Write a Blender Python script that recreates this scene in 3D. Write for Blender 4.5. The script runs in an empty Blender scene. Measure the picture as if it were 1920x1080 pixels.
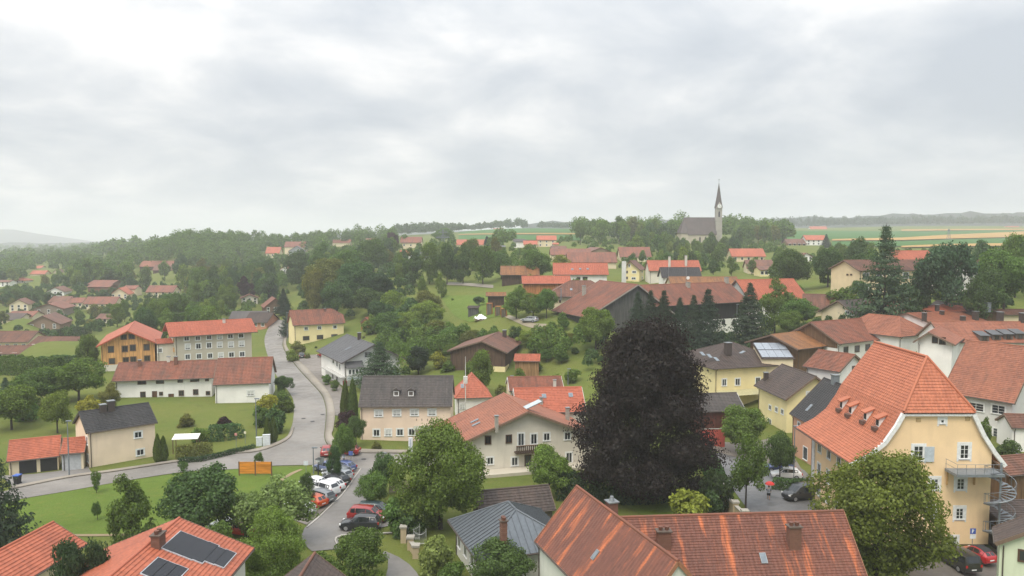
import bpy, bmesh, math, random
import numpy as np
from mathutils import Vector, Matrix

R = math.radians
rng = random.Random(11)
sc = bpy.context.scene
col = sc.collection

# ---------------------------------------------------------------- camera
F, U0, V0, VH, CZ = 1450.0, 960.0, 540.0, 445.0, 33.0      # photo is 1920 x 1080
PIT = math.atan((V0 - VH) / F)
cam_d = bpy.data.cameras.new('camera')
cam = bpy.data.objects.new('camera', cam_d)
col.objects.link(cam)
cam.location = (0, 0, CZ)
cam.rotation_euler = (math.pi / 2 - PIT, 0, 0)
cam_d.sensor_width = 36
cam_d.lens = F / 1920 * 36
cam_d.clip_start = 0.5
cam_d.clip_end = 60000
sc.camera = cam

# ---------------------------------------------------------------- sky and light
HAZE = 0.00030
SUN_EL, SUN_AZ = R(58), R(205)          # azimuth clockwise from +Y: behind the camera, to the left
w = bpy.data.worlds.new('World')
sc.world = w
w.use_nodes = True
nt = w.node_tree
N, Lk = nt.nodes, nt.links
N.clear()


def nd(tree, typ, **kw):
    n = tree.nodes.new(typ)
    for k, v in kw.items():
        if k in n.inputs.keys():
            n.inputs[k].default_value = v
        else:
            setattr(n, k, v)
    return n


def ramp(tree, stops):
    n = tree.nodes.new('ShaderNodeValToRGB')
    e = n.color_ramp.elements
    while len(e) < len(stops):
        e.new(0.5)
    for i, (p, c) in enumerate(stops):
        e[i].position = p
        e[i].color = (*c, 1) if len(c) == 3 else c
    return n


def mth(tree, op, a, b=None, clamp=False):
    n = tree.nodes.new('ShaderNodeMath')
    n.operation = op
    n.use_clamp = clamp
    for i, x in enumerate((a, b)):
        if x is None:
            continue
        if isinstance(x, (int, float)):
            n.inputs[i].default_value = x
        else:
            tree.links.new(x, n.inputs[i])
    return n.outputs[0]


sky = nd(nt, 'ShaderNodeTexSky', sky_type='NISHITA', sun_disc=False, sun_elevation=SUN_EL, sun_rotation=SUN_AZ,
         air_density=1.0, dust_density=3.0)
tc = nd(nt, 'ShaderNodeTexCoord')
sep = nd(nt, 'ShaderNodeSeparateXYZ')
Lk.new(tc.outputs['Generated'], sep.inputs[0])
zc = mth(nt, 'MAXIMUM', sep.outputs['Z'], 0.0)
den = mth(nt, 'ADD', zc, 0.30)
cx = mth(nt, 'DIVIDE', sep.outputs['X'], den)
cy = mth(nt, 'DIVIDE', sep.outputs['Y'], den)
cmb = nd(nt, 'ShaderNodeCombineXYZ')
Lk.new(cx, cmb.inputs[0])
Lk.new(cy, cmb.inputs[1])
n1 = nd(nt, 'ShaderNodeTexNoise', Scale=2.1, Detail=8.0, Roughness=0.55, Distortion=0.25)
Lk.new(cmb.outputs[0], n1.inputs['Vector'])
n2 = nd(nt, 'ShaderNodeTexNoise', Scale=0.75, Detail=3.0, Roughness=0.5)
Lk.new(cmb.outputs[0], n2.inputs['Vector'])
mixn = mth(nt, 'ADD', mth(nt, 'MULTIPLY', n1.outputs['Fac'], 0.72), mth(nt, 'MULTIPLY', n2.outputs['Fac'], 0.28))
# the cloud deck is thinner, so whiter, towards the left (west) as in the photograph
mixn = mth(nt, 'SUBTRACT', mixn, mth(nt, 'MULTIPLY', sep.outputs['X'], 0.09))
cr = ramp(nt, [(0.37, (0.545, 0.59, 0.65)), (0.45, (0.635, 0.672, 0.72)), (0.53, (0.765, 0.785, 0.81)), (0.60, (0.95, 0.945, 0.94))])
Lk.new(mixn, cr.inputs[0])
# overcast sky: luminance rises towards the zenith
grad = mth(nt, 'ADD', mth(nt, 'MULTIPLY', mth(nt, 'POWER', zc, 1.9), 2.2), 0.95)
cm = nd(nt, 'ShaderNodeVectorMath', operation='SCALE')
Lk.new(cr.outputs[0], cm.inputs[0])
Lk.new(grad, cm.inputs['Scale'])
sks = nd(nt, 'ShaderNodeVectorMath', operation='SCALE')
Lk.new(sky.outputs[0], sks.inputs[0])
sks.inputs['Scale'].default_value = 0.08
mx = nd(nt, 'ShaderNodeMix', data_type='RGBA')
mx.inputs[0].default_value = 0.94
Lk.new(sks.outputs[0], mx.inputs[6])
Lk.new(cm.outputs[0], mx.inputs[7])
bg = nd(nt, 'ShaderNodeBackground', Strength=0.66)
Lk.new(mx.outputs[2], bg.inputs[0])
wo = nd(nt, 'ShaderNodeOutputWorld')
Lk.new(bg.outputs[0], wo.inputs[0])

sun_d = bpy.data.lights.new('sun', 'SUN')
sun_d.energy = 1.5
sun_d.angle = R(28)
sun_d.color = (1.0, 0.91, 0.76)
sun = bpy.data.objects.new('sun', sun_d)
col.objects.link(sun)
sd = Vector((math.sin(SUN_AZ) * math.cos(SUN_EL), math.cos(SUN_AZ) * math.cos(SUN_EL), math.sin(SUN_EL)))
sun.rotation_euler = (-sd).to_track_quat('-Z', 'Y').to_euler()
sun.location = sd * 200

vs = sc.view_settings
sc.display_settings.display_device = 'sRGB'
vs.view_transform = 'Standard'
vs.look = 'None'
vs.gamma = 1
vs.use_curve_mapping = False
vs.exposure = 0.72
cy_ = sc.cycles
cy_.max_bounces = 6
cy_.diffuse_bounces = 3
cy_.glossy_bounces = 2
cy_.transmission_bounces = 3
cy_.transparent_max_bounces = 6
cy_.volume_bounces = 1
cy_.use_denoising = True
cy_.caustics_reflective = False
cy_.caustics_refractive = False
try:
    cy_.denoiser = 'OPENIMAGEDENOISE'
    cy_.denoising_prefilter = 'ACCURATE'
except Exception:
    pass

# ---------------------------------------------------------------- pixels to rays
SP, CP = math.sin(PIT), math.cos(PIT)


def ray(u, v):
    x, y = (u - U0) / F, -(v - V0) / F
    return np.array((x, CP + y * SP, -SP + y * CP))


def at(u, v, Y):
    """point seen at photo pixel (u, v) lying Y metres in front of the camera"""
    d = ray(u, v)
    return np.array((0, 0, CZ)) + d * (Y / d[1])


def atz(u, v, z):
    d = ray(u, v)
    return np.array((0, 0, CZ)) + d * ((z - CZ) / d[2])


def proj(x, y, z):
    """photo pixel of a point"""
    dz = z - CZ
    fw = y * CP - dz * SP
    return U0 + F * x / fw, V0 - F * (y * SP + dz * CP) / fw


# ---------------------------------------------------------------- terrain
CTRL = []
for X in (-70, -35, 0, 35, 62):
    for Y in (0, 30, 60, 90):
        CTRL.append((X, Y, 0.0))
for X in (-60, -30, 0, 25):
    CTRL.append((X, 118, 0.0))
for X, Y, Z in ((-55, 150, 0), (-75, 190, 0), (-35, 150, 0), (-100, 150, 0), (-150, 240, 0), (-60, 240, 0), (-78, 275, 0.6),
                (-120, 330, 0), (-210, 330, 0), (-240, 430, 0), (-160, 430, 1), (-340, 560, 1), (-600, 900, -2), (-900, 1400, -4),
                (-2000, 2500, -10), (-4500, 8000, -26), (-2500, 8000, -26), (-300, 2600, 26), (-100, 2200, 40),
                (-15, 150, 0.4), (38, 145, 1.0), (30, 128, 0.2), (48, 128, 0.5), (50, 103, 0.0), (72, 90, 1.0)):
    CTRL.append((X, Y, Z))
for u, v, Y in ((1370, 627, 190), (1010, 606, 195), (900, 590, 222), (880, 556, 262), (800, 556, 280), (930, 716, 160), (870, 720, 158),
                (690, 615, 250), (1090, 532, 250), (1200, 532, 275), (1290, 527, 268), (1110, 501, 345), (1190, 491, 400), (1400, 491, 400), (1425, 513, 320), (1025, 463, 480), (960, 466, 470),
                (1310, 457, 560), (1180, 459, 545), (1400, 460, 560), (960, 444, 760), (960, 429, 1150), (1080, 430, 1150), (1500, 452, 640),
                (1700, 450, 700), (1700, 433, 1150), (1900, 445, 800), (1900, 431, 1150), (1700, 424, 1800), (1900, 424, 1900), (1500, 428, 1700),
                (1200, 430, 1500), (800, 440, 1100), (650, 556, 300), (750, 545, 290), (560, 560, 330),
                (520, 492, 640), (450, 462, 720), (620, 462, 720), (720, 462, 740), (330, 481, 650), (200, 497, 700), (290, 511, 600),
                (500, 597, 300), (450, 560, 380), (780, 465, 560), (700, 478, 560), (880, 470, 470), (960, 535, 275),
                (1650, 556, 200), (1850, 560, 195), (1590, 556, 205), (1640, 692, 152), (1530, 702, 150), (1700, 668, 155), (1480, 592, 200), (1650, 612, 175), (1700, 614, 174), (1830, 612, 165),
                (1870, 838, 109), (1900, 880, 100), (1850, 660, 150), (1900, 600, 175), (1450, 518, 300), (1700, 495, 300), (1560, 500, 330),
                (1060, 622, 184), (1240, 642, 188), (1400, 629, 205), (1400, 766, 145), (1340, 771, 143), (70, 622, 322), (30, 584, 392), (100, 580, 402), (95, 558, 445), (180, 582, 396), (60, 668, 245), (0, 690, 225), (20, 615, 345), (200, 605, 330),
                (480, 616, 290), (515, 592, 335), (465, 573, 370), (450, 614, 292), (760, 491, 480), (790, 497, 470), (750, 498, 440), (890, 468, 560),
                (820, 690, 172), (840, 650, 200), (1050, 660, 175), (1250, 662, 170), (1150, 655, 172)):
    p = at(u, v, Y)
    CTRL.append(tuple(p))
CT = np.array(CTRL)


def feat(X, Y):
    Yc = np.maximum(Y, 0) + 60
    a = np.clip(X / Yc, -0.95, 0.95)
    return np.stack((a * 4.2, np.log(Yc) * 1.9), -1)


_q = feat(CT[:, 0], CT[:, 1])
_C2 = 0.10 ** 2


def _phi(A, B):
    d2 = ((A[:, None, :] - B[None, :, :]) ** 2).sum(-1)
    return np.sqrt(d2 + _C2)


_M = _phi(_q, _q)
_n = len(CT)
_A = np.zeros((_n + 1, _n + 1))
_A[:_n, :_n] = _M - np.eye(_n) * 0.006
_A[:_n, _n] = 1
_A[_n, :_n] = 1
_wt = np.linalg.solve(_A, np.append(CT[:, 2], 0))


def zfun(X, Y):
    X, Y = np.asarray(X, float), np.asarray(Y, float)
    P = feat(X.ravel(), Y.ravel())
    return (_phi(P, _q) @ _wt[:-1] + _wt[-1]).reshape(X.shape)


def axis(lo, hi, step, far_lo, far_hi, g):
    a = list(np.arange(lo, hi + 0.01, step))
    s = step
    while a[-1] < far_hi:
        s *= g
        a.append(a[-1] + s)
    s = step
    while a[0] > far_lo:
        s *= g
        a.insert(0, a[0] - s)
    return np.array(a)


GX = axis(-120, 120, 2.5, -9000, 9000, 1.07)
GY = axis(30, 300, 2.5, -80, 12000, 1.07)
_XX, _YY = np.meshgrid(GX, GY)
GZ = zfun(_XX, _YY)
# the village foreground is levelled ground
_near = np.clip((np.abs(GZ) - 0.35) / 0.5, 0, 1)
GZ = np.where((_YY < 150) & (np.abs(GZ) < 0.85), GZ * _near, GZ)


def H(x, y):
    """height of the terrain sheet, same triangles as the mesh"""
    x = np.asarray(x, float)
    y = np.asarray(y, float)
    i = np.clip(np.searchsorted(GX, x) - 1, 0, len(GX) - 2)
    j = np.clip(np.searchsorted(GY, y) - 1, 0, len(GY) - 2)
    fx = np.clip((x - GX[i]) / (GX[i + 1] - GX[i]), 0, 1)
    fy = np.clip((y - GY[j]) / (GY[j + 1] - GY[j]), 0, 1)
    z00, z10, z01, z11 = GZ[j, i], GZ[j, i + 1], GZ[j + 1, i], GZ[j + 1, i + 1]
    lo = z00 + fx * (z10 - z00) + fy * (z11 - z10)
    hi = z00 + fy * (z01 - z00) + fx * (z11 - z01)
    r = np.where(fx >= fy, lo, hi)
    return float(r) if r.ndim == 0 else r


_TT = np.concatenate((np.arange(35, 400, 0.5), np.geomspace(400, 9000, 700)))


def gp(u, v):
    """ground point seen at photo pixel (u, v)"""
    d = ray(u, v)
    d = d / d[1]
    P = np.array((0, 0, CZ)) + d[None, :] * _TT[:, None]
    h = P[:, 2] - H(P[:, 0], P[:, 1])
    k = np.argmax(h < 0)
    if h[k] >= 0:
        k = int(np.argmax(_TT > 1300))
        return np.array((P[k, 0], P[k, 1], H(P[k, 0], P[k, 1])))
    if k == 0:
        return P[0]
    f = h[k - 1] / (h[k - 1] - h[k] + 1e-9)
    p = P[k - 1] + (P[k] - P[k - 1]) * f
    p[2] = H(p[0], p[1])
    return p

# ---------------------------------------------------------------- materials
MATS = {}


def newmat(name):
    m = bpy.data.materials.new(name)
    m.use_nodes = True
    t = m.node_tree
    b = t.nodes['Principled BSDF']
    return m, t, b


def mixc(t, fac, a, b):
    n = t.nodes.new('ShaderNodeMix')
    n.data_type = 'RGBA'
    for s, x in ((0, fac), (6, a), (7, b)):
        if isinstance(x, (int, float)):
            n.inputs[s].default_value = x
        elif isinstance(x, tuple):
            n.inputs[s].default_value = (*x, 1)
        else:
            t.links.new(x, n.inputs[s])
    return n.outputs[2]


def noise(t, vec, scale, detail=4.0, rough=0.55, mapping=None):
    if mapping is not None:
        mp = nd(t, 'ShaderNodeMapping')
        mp.inputs['Scale'].default_value = mapping
        t.links.new(vec, mp.inputs[0])
        vec = mp.outputs[0]
    n = nd(t, 'ShaderNodeTexNoise', Scale=scale, Detail=detail, Roughness=rough)
    t.links.new(vec, n.inputs['Vector'])
    return n.outputs['Fac']


def sstep(t, x, lo, hi):
    n = nd(t, 'ShaderNodeMapRange', interpolation_type='SMOOTHSTEP')
    t.links.new(x, n.inputs[0])
    n.inputs[1].default_value = lo
    n.inputs[2].default_value = hi
    return n.outputs[0]


def bump(t, h, strength, dist=0.02):
    n = nd(t, 'ShaderNodeBump', Strength=strength, Distance=dist)
    t.links.new(h, n.inputs['Height'])
    return n.outputs[0]


def mul(c, k):
    return tuple(max(0, min(1, x * k)) for x in c)


def plain(c, rough=0.6, metal=0.0, spec=0.4):
    key = ('plain', c, rough, metal)
    if key in MATS:
        return MATS[key]
    m, t, b = newmat('paint')
    g = nd(t, 'ShaderNodeTexCoord').outputs['Object']
    n = noise(t, g, 3.0, 5)
    t.links.new(mixc(t, sstep(t, n, 0.3, 0.7), mul(c, 0.88), mul(c, 1.08)), b.inputs['Base Color'])
    b.inputs['Roughness'].default_value = rough
    b.inputs['Metallic'].default_value = metal
    b.inputs['Specular IOR Level'].default_value = spec
    MATS[key] = m
    return m


def plaster(c):
    key = ('plaster', c)
    if key in MATS:
        return MATS[key]
    m, t, b = newmat('plaster')
    g = nd(t, 'ShaderNodeTexCoord').outputs['Object']
    big = noise(t, g, 0.35, 4)
    fine = noise(t, g, 7.0, 5)
    streak = noise(t, g, 1.3, 4, 0.6, (1.0, 1.0, 0.08))
    a = mixc(t, sstep(t, big, 0.3, 0.7), mul(c, 0.92), mul(c, 1.05))
    a = mixc(t, mth(t, 'MULTIPLY', sstep(t, streak, 0.52, 0.75), 0.28), a, mul(c, 0.70))
    a = mixc(t, mth(t, 'MULTIPLY', sstep(t, fine, 0.45, 0.8), 0.2), a, mul(c, 0.86))
    t.links.new(a, b.inputs['Base Color'])
    b.inputs['Roughness'].default_value = 0.9
    b.inputs['Specular IOR Level'].default_value = 0.2
    t.links.new(bump(t, fine, 0.25, 0.02), b.inputs['Normal'])
    MATS[key] = m
    return m


def timber(c, vertical=True, pitch=0.22):
    key = ('timber', c, vertical)
    if key in MATS:
        return MATS[key]
    m, t, b = newmat('timber')
    g = nd(t, 'ShaderNodeTexCoord').outputs['Object']
    s = (1, 1, 0.05) if vertical else (0.05, 0.05, 1)
    grain = noise(t, g, 5.0, 6, 0.65, s)
    patch = noise(t, g, 0.6, 4)
    a = mixc(t, sstep(t, grain, 0.35, 0.65), mul(c, 0.6), mul(c, 1.25))
    a = mixc(t, mth(t, 'MULTIPLY', sstep(t, patch, 0.4, 0.7), 0.5), a, mul(c, 0.75))
    t.links.new(a, b.inputs['Base Color'])
    b.inputs['Roughness'].default_value = 0.85
    b.inputs['Specular IOR Level'].default_value = 0.2
    t.links.new(bump(t, grain, 0.6, 0.03), b.inputs['Normal'])
    MATS[key] = m
    return m


def rooftile(c1, c2, streak=0.45, moss=0.0, tile=0.30, lo=0.38, hi=0.64):
    """clay or concrete tiles; the UV map is in metres (along eave, up the slope)"""
    key = ('roof', c1, c2, streak, moss, tile, lo)
    if key in MATS:
        return MATS[key]
    m, t, b = newmat('roof_tiles')
    uvn = nd(t, 'ShaderNodeUVMap')
    uv = uvn.outputs[0]
    ob = nd(t, 'ShaderNodeTexCoord').outputs['Object']
    oi = nd(t, 'ShaderNodeObjectInfo').outputs['Random']
    # every tile its own shade
    mp = nd(t, 'ShaderNodeMapping')
    mp.inputs['Scale'].default_value = (1 / tile, 1 / 0.36, 1)
    t.links.new(uv, mp.inputs[0])
    fl = nd(t, 'ShaderNodeVectorMath', operation='FLOOR')
    t.links.new(mp.outputs[0], fl.inputs[0])
    wn = nd(t, 'ShaderNodeTexWhiteNoise', noise_dimensions='3D')
    t.links.new(fl.outputs[0], wn.inputs[0])
    st = noise(t, uv, 1.0, 5, 0.6, (1.0, 0.12, 1))
    big = noise(t, ob, 0.22, 4)
    f = mth(t, 'ADD', mth(t, 'MULTIPLY', sstep(t, st, lo, hi), streak), mth(t, 'MULTIPLY', sstep(t, big, 0.35, 0.65), 1 - streak), True)
    a = mixc(t, f, c1, c2)
    tv = nd(t, 'ShaderNodeVectorMath', operation='SCALE')
    t.links.new(a, tv.inputs[0])
    t.links.new(mth(t, 'ADD', 0.80, mth(t, 'MULTIPLY', wn.outputs['Value'], 0.28)), tv.inputs['Scale'])
    a = tv.outputs[0]
    if moss:
        ms = noise(t, ob, 0.9, 6, 0.7)
        a = mixc(t, mth(t, 'MULTIPLY', sstep(t, ms, 0.5, 0.72), moss), a, (0.085, 0.08, 0.055))
    t.links.new(a, b.inputs['Base Color'])
    b.inputs['Roughness'].default_value = 0.62
    b.inputs['Specular IOR Level'].default_value = 0.35
    wv = nd(t, 'ShaderNodeTexWave', wave_type='BANDS', bands_direction='X', Scale=1.0)
    mp2 = nd(t, 'ShaderNodeMapping')
    mp2.inputs['Scale'].default_value = (1 / tile / 3.1416 * 0.5, 0, 0)
    t.links.new(uv, mp2.inputs[0])
    t.links.new(mp2.outputs[0], wv.inputs[0])
    t.links.new(bump(t, wv.outputs['Fac'], 0.55, 0.05), b.inputs['Normal'])
    MATS[key] = m
    return m


def glassmat(c=(0.03, 0.035, 0.04)):
    key = ('glass', c)
    if key in MATS:
        return MATS[key]
    m, t, b = newmat('window_glass')
    oi = nd(t, 'ShaderNodeObjectInfo').outputs['Random']
    t.links.new(mixc(t, sstep(t, oi, 0.2, 1.0), mul(c, 0.6), mul(c, 2.0)), b.inputs['Base Color'])
    b.inputs['Roughness'].default_value = 0.08
    b.inputs['Specular IOR Level'].default_value = 0.6
    MATS[key] = m
    return m


def carpaint(c):
    key = ('car', c)
    if key in MATS:
        return MATS[key]
    m, t, b = newmat('car_paint')
    g = nd(t, 'ShaderNodeTexCoord').outputs['Object']
    n = noise(t, g, 2.0, 4)
    t.links.new(mixc(t, n, mul(c, 0.9), mul(c, 1.05)), b.inputs['Base Color'])
    b.inputs['Roughness'].default_value = 0.28
    b.inputs['Coat Weight'].default_value = 0.5
    b.inputs['Coat Roughness'].default_value = 0.08
    MATS[key] = m
    return m


def asphalt(c, wet=0.5, name='asphalt'):
    key = (name, c, wet)
    if key in MATS:
        return MATS[key]
    m, t, b = newmat(name)
    g = nd(t, 'ShaderNodeTexCoord').outputs['Object']
    fine = noise(t, g, 9.0, 5, 0.7)
    big = noise(t, g, 0.09, 5, 0.6)
    mid = noise(t, g, 0.45, 5, 0.65)
    a = mixc(t, sstep(t, big, 0.35, 0.65), mul(c, 0.75), mul(c, 1.15))
    a = mixc(t, mth(t, 'MULTIPLY', sstep(t, mid, 0.5, 0.7), 0.5), a, mul(c, 0.62))
    a = mixc(t, mth(t, 'MULTIPLY', fine, 0.3), a, mul(c, 1.3))
    t.links.new(a, b.inputs['Base Color'])
    r = mth(t, 'SUBTRACT', 0.78, mth(t, 'MULTIPLY', sstep(t, mid, 0.38, 0.66), wet))
    t.links.new(r, b.inputs['Roughness'])
    b.inputs['Specular IOR Level'].default_value = 0.5
    t.links.new(bump(t, fine, 0.25, 0.01), b.inputs['Normal'])
    MATS[key] = m
    return m


def grassmat(name, c1, c2, c3, s1=0.05, s2=0.6):
    m, t, b = newmat(name)
    g = nd(t, 'ShaderNodeTexCoord').outputs['Object']
    big = noise(t, g, s1, 5, 0.6)
    mid = noise(t, g, s2, 6, 0.7)
    fine = noise(t, g, 4.5, 6, 0.75)
    a = mixc(t, sstep(t, big, 0.38, 0.62), c1, c2)
    a = mixc(t, mth(t, 'MULTIPLY', sstep(t, mid, 0.48, 0.72), 0.65), a, c3)
    a = mixc(t, mth(t, 'MULTIPLY', sstep(t, fine, 0.4, 0.75), 0.55), a, mul(c1, 0.5))
    pt = noise(t, g, s2 * 0.35, 7, 0.72)
    a = mixc(t, mth(t, 'MULTIPLY', sstep(t, pt, 0.54, 0.66), 0.45), a, mul(c2, 0.62))
    a = mixc(t, mth(t, 'MULTIPLY', sstep(t, pt, 0.44, 0.34), 0.45), a, (c3[0] * 1.15, c3[1] * 1.02, c3[2]))
    t.links.new(a, b.inputs['Base Color'])
    b.inputs['Roughness'].default_value = 0.95
    b.inputs['Specular IOR Level'].default_value = 0.1
    t.links.new(bump(t, mth(t, 'ADD', fine, mid), 0.9, 0.15), b.inputs['Normal'])
    return m


def leafmat(name, trans=0.36, spread=0.42):
    """foliage: the tree's own tint is its object colour, every leaf varies round it"""
    m = bpy.data.materials.new(name)
    m.use_nodes = True
    t = m.node_tree
    t.nodes.clear()
    oi = nd(t, 'ShaderNodeObjectInfo')
    geo = nd(t, 'ShaderNodeNewGeometry')
    ob = nd(t, 'ShaderNodeTexCoord').outputs['Object']
    k = mth(t, 'ADD', 1 - spread, mth(t, 'MULTIPLY', geo.outputs['Random Per Island'], 2 * spread))
    cl = noise(t, ob, 5.0, 3)
    k = mth(t, 'MULTIPLY', k, mth(t, 'ADD', 0.62, mth(t, 'MULTIPLY', cl, 0.76)))
    sc_ = nd(t, 'ShaderNodeVectorMath', operation='SCALE')
    t.links.new(oi.outputs['Color'], sc_.inputs[0])
    t.links.new(k, sc_.inputs['Scale'])
    d = nd(t, 'ShaderNodeBsdfDiffuse', Roughness=0.5)
    tr = nd(t, 'ShaderNodeBsdfTranslucent')
    gl = nd(t, 'ShaderNodeBsdfGlossy', Roughness=0.45)
    gl.inputs['Color'].default_value = (0.6, 0.65, 0.6, 1)
    hs = nd(t, 'ShaderNodeHueSaturation', Saturation=1.15, Value=1.25)
    t.links.new(sc_.outputs[0], hs.inputs['Color'])
    t.links.new(sc_.outputs[0], d.inputs['Color'])
    t.links.new(hs.outputs[0], tr.inputs['Color'])
    m1 = nd(t, 'ShaderNodeMixShader')
    m1.inputs[0].default_value = trans
    t.links.new(d.outputs[0], m1.inputs[1])
    t.links.new(tr.outputs[0], m1.inputs[2])
    m2 = nd(t, 'ShaderNodeMixShader')
    m2.inputs[0].default_value = 0.018
    t.links.new(m1.outputs[0], m2.inputs[1])
    t.links.new(gl.outputs[0], m2.inputs[2])
    o = nd(t, 'ShaderNodeOutputMaterial')
    t.links.new(m2.outputs[0], o.inputs[0])
    return m


LEAF = leafmat('leaves')
BARK = timber((0.06, 0.048, 0.038))
WHITE = plain((0.74, 0.75, 0.74), 0.5)
ZINC = plain((0.27, 0.29, 0.30), 0.45, 0.6)
GALV = plain((0.22, 0.245, 0.27), 0.55, 0.4)
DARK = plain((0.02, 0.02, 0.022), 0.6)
GLASS = glassmat()
BLIND = plain((0.55, 0.56, 0.55), 0.7)
BRICK = plain((0.17, 0.085, 0.06), 0.9)
CONCRETE = plain((0.34, 0.32, 0.28), 0.9)

T_ORANGE = rooftile((0.41, 0.118, 0.066), (0.34, 0.10, 0.056), 0.35)
T_RED = rooftile((0.40, 0.115, 0.06), (0.31, 0.09, 0.05), 0.4)
T_REDBR = rooftile((0.245, 0.086, 0.049), (0.13, 0.058, 0.040), 0.55, 0.3)
T_BROWN = rooftile((0.19, 0.083, 0.052), (0.10, 0.05, 0.035), 0.5, 0.2)
T_DKBR = rooftile((0.085, 0.06, 0.05), (0.05, 0.038, 0.034), 0.5, 0.2)
T_PINKBR = rooftile((0.31, 0.118, 0.068), (0.225, 0.088, 0.054), 0.45, 0.2)
T_OLD = rooftile((0.150, 0.060, 0.042), (0.50, 0.145, 0.055), 0.92, 0.1, 0.2, 0.51, 0.65)
T_GREY = rooftile((0.105, 0.105, 0.11), (0.085, 0.085, 0.09), 0.3)
T_BLACK = rooftile((0.040, 0.038, 0.038), (0.026, 0.026, 0.028), 0.4)
T_GREYBR = rooftile((0.085, 0.072, 0.066), (0.055, 0.05, 0.047), 0.5)
T_RUST = rooftile((0.30, 0.135, 0.05), (0.17, 0.085, 0.045), 0.6, 0.3)
T_ZINC = plain((0.12, 0.135, 0.15), 0.42, 0.35)

# ---------------------------------------------------------------- mesh helpers


class MB:
    def __init__(s):
        s.v, s.f, s.uv = [], [], []

    def face(s, pts, uv=None):
        n = len(s.v)
        s.v.extend(tuple(map(float, p)) for p in pts)
        s.f.append(tuple(range(n, n + len(pts))))
        s.uv.append(uv if uv else [(0, 0)] * len(pts))
        return s

    def mesh_(s, vs, fs):
        n = len(s.v)
        s.v.extend(tuple(map(float, p)) for p in vs)
        for f in fs:
            s.f.append(tuple(n + i for i in f))
            s.uv.append([(0, 0)] * len(f))
        return s

    def box(s, x0, x1, y0, y1, z0, z1, M=None):
        vs = [(x, y, z) for x in (x0, x1) for y in (y0, y1) for z in (z0, z1)]
        if M is not None:
            vs = [tuple(M @ Vector(p)) for p in vs]
        return s.mesh_(vs, [(0, 1, 3, 2), (4, 6, 7, 5), (0, 4, 5, 1), (2, 3, 7, 6), (0, 2, 6, 4), (1, 5, 7, 3)])

    def beam(s, p0, p1, w_, h, up=(0, 0, 1)):
        p0, p1 = Vector(p0), Vector(p1)
        d = (p1 - p0)
        if d.length < 1e-6:
            return s
        d.normalize()
        u = Vector(up)
        if abs(d.dot(u)) > 0.98:
            u = Vector((1, 0, 0))
        sx = d.cross(u).normalized()
        uz = sx.cross(d).normalized()
        vs = []
        for p in (p0, p1):
            for a, b in ((-1, -1), (1, -1), (1, 1), (-1, 1)):
                vs.append(p + sx * (a * w_ / 2) + uz * (b * h / 2))
        return s.mesh_(vs, [(0, 1, 2, 3), (7, 6, 5, 4), (0, 4, 5, 1), (1, 5, 6, 2), (2, 6, 7, 3), (3, 7, 4, 0)])

    def tube(s, pts, rad, n=6, cap=True):
        """tapered tube along points; rad is a number or one per point"""
        pts = [Vector(p) for p in pts]
        if not isinstance(rad, (list, tuple)):
            rad = [rad] * len(pts)
        base = len(s.v)
        ref = Vector((0.31, 0.83, 0.2)).normalized()
        for i, p in enumerate(pts):
            d = (pts[min(i + 1, len(pts) - 1)] - pts[max(i - 1, 0)]).normalized()
            a = d.cross(ref).normalized() if abs(d.dot(ref)) < 0.95 else d.cross(Vector((1, 0, 0))).normalized()
            b = d.cross(a)
            for k in range(n):
                t = 2 * math.pi * k / n
                s.v.append(tuple(p + (a * math.cos(t) + b * math.sin(t)) * rad[i]))
        for i in range(len(pts) - 1):
            for k in range(n):
                q = (base + i * n + k, base + i * n + (k + 1) % n, base + (i + 1) * n + (k + 1) % n, base + (i + 1) * n + k)
                s.f.append(q)
                s.uv.append([(0, 0)] * 4)
        if cap:
            for st in (base, base + (len(pts) - 1) * n):
                s.f.append(tuple(range(st, st + n)))
                s.uv.append([(0, 0)] * n)
        return s

    def cyl(s, c, r, h, n=12, axis='z', r2=None):
        c = Vector(c)
        d = {'z': Vector((0, 0, 1)), 'x': Vector((1, 0, 0)), 'y': Vector((0, 1, 0))}[axis]
        return s.tube([c, c + d * h], [r, r if r2 is None else r2], n)

    def mesh(s, name, mat, smooth=False):
        me = bpy.data.meshes.new(name)
        me.from_pydata(s.v, [], s.f)
        if any(any(c != (0, 0) for c in q) for q in s.uv):
            ul = me.uv_layers.new(name='UVMap')
            flat = np.array([c for q in s.uv for c in q], dtype=np.float32).ravel()
            ul.data.foreach_set('uv', flat)
        if mat:
            me.materials.append(mat)
        if smooth:
            me.polygons.foreach_set('use_smooth', [True] * len(me.polygons))
        me.update()
        return me

    def build(s, name, mat, parent=None, loc=(0, 0, 0), rz=0, smooth=False):
        return obj(name, s.mesh(name, mat, smooth), parent, loc, rz)


def obj(name, me, parent=None, loc=(0, 0, 0), rz=0):
    o = bpy.data.objects.new(name, me)
    col.objects.link(o)
    if parent is not None:
        o.parent = parent
    o.location = loc
    o.rotation_euler = (0, 0, rz)
    return o


def tag(o, label=None, cat=None, group=None, kind=None):
    for k, x in (('label', label), ('category', cat), ('group', group), ('kind', kind)):
        if x:
            o[k] = x
    return o


def thing(name, label, cat, loc=(0, 0, 0), rz=0, group=None):
    return tag(obj(name, None, None, tuple(map(float, loc)), rz), label, cat, group)


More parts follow.
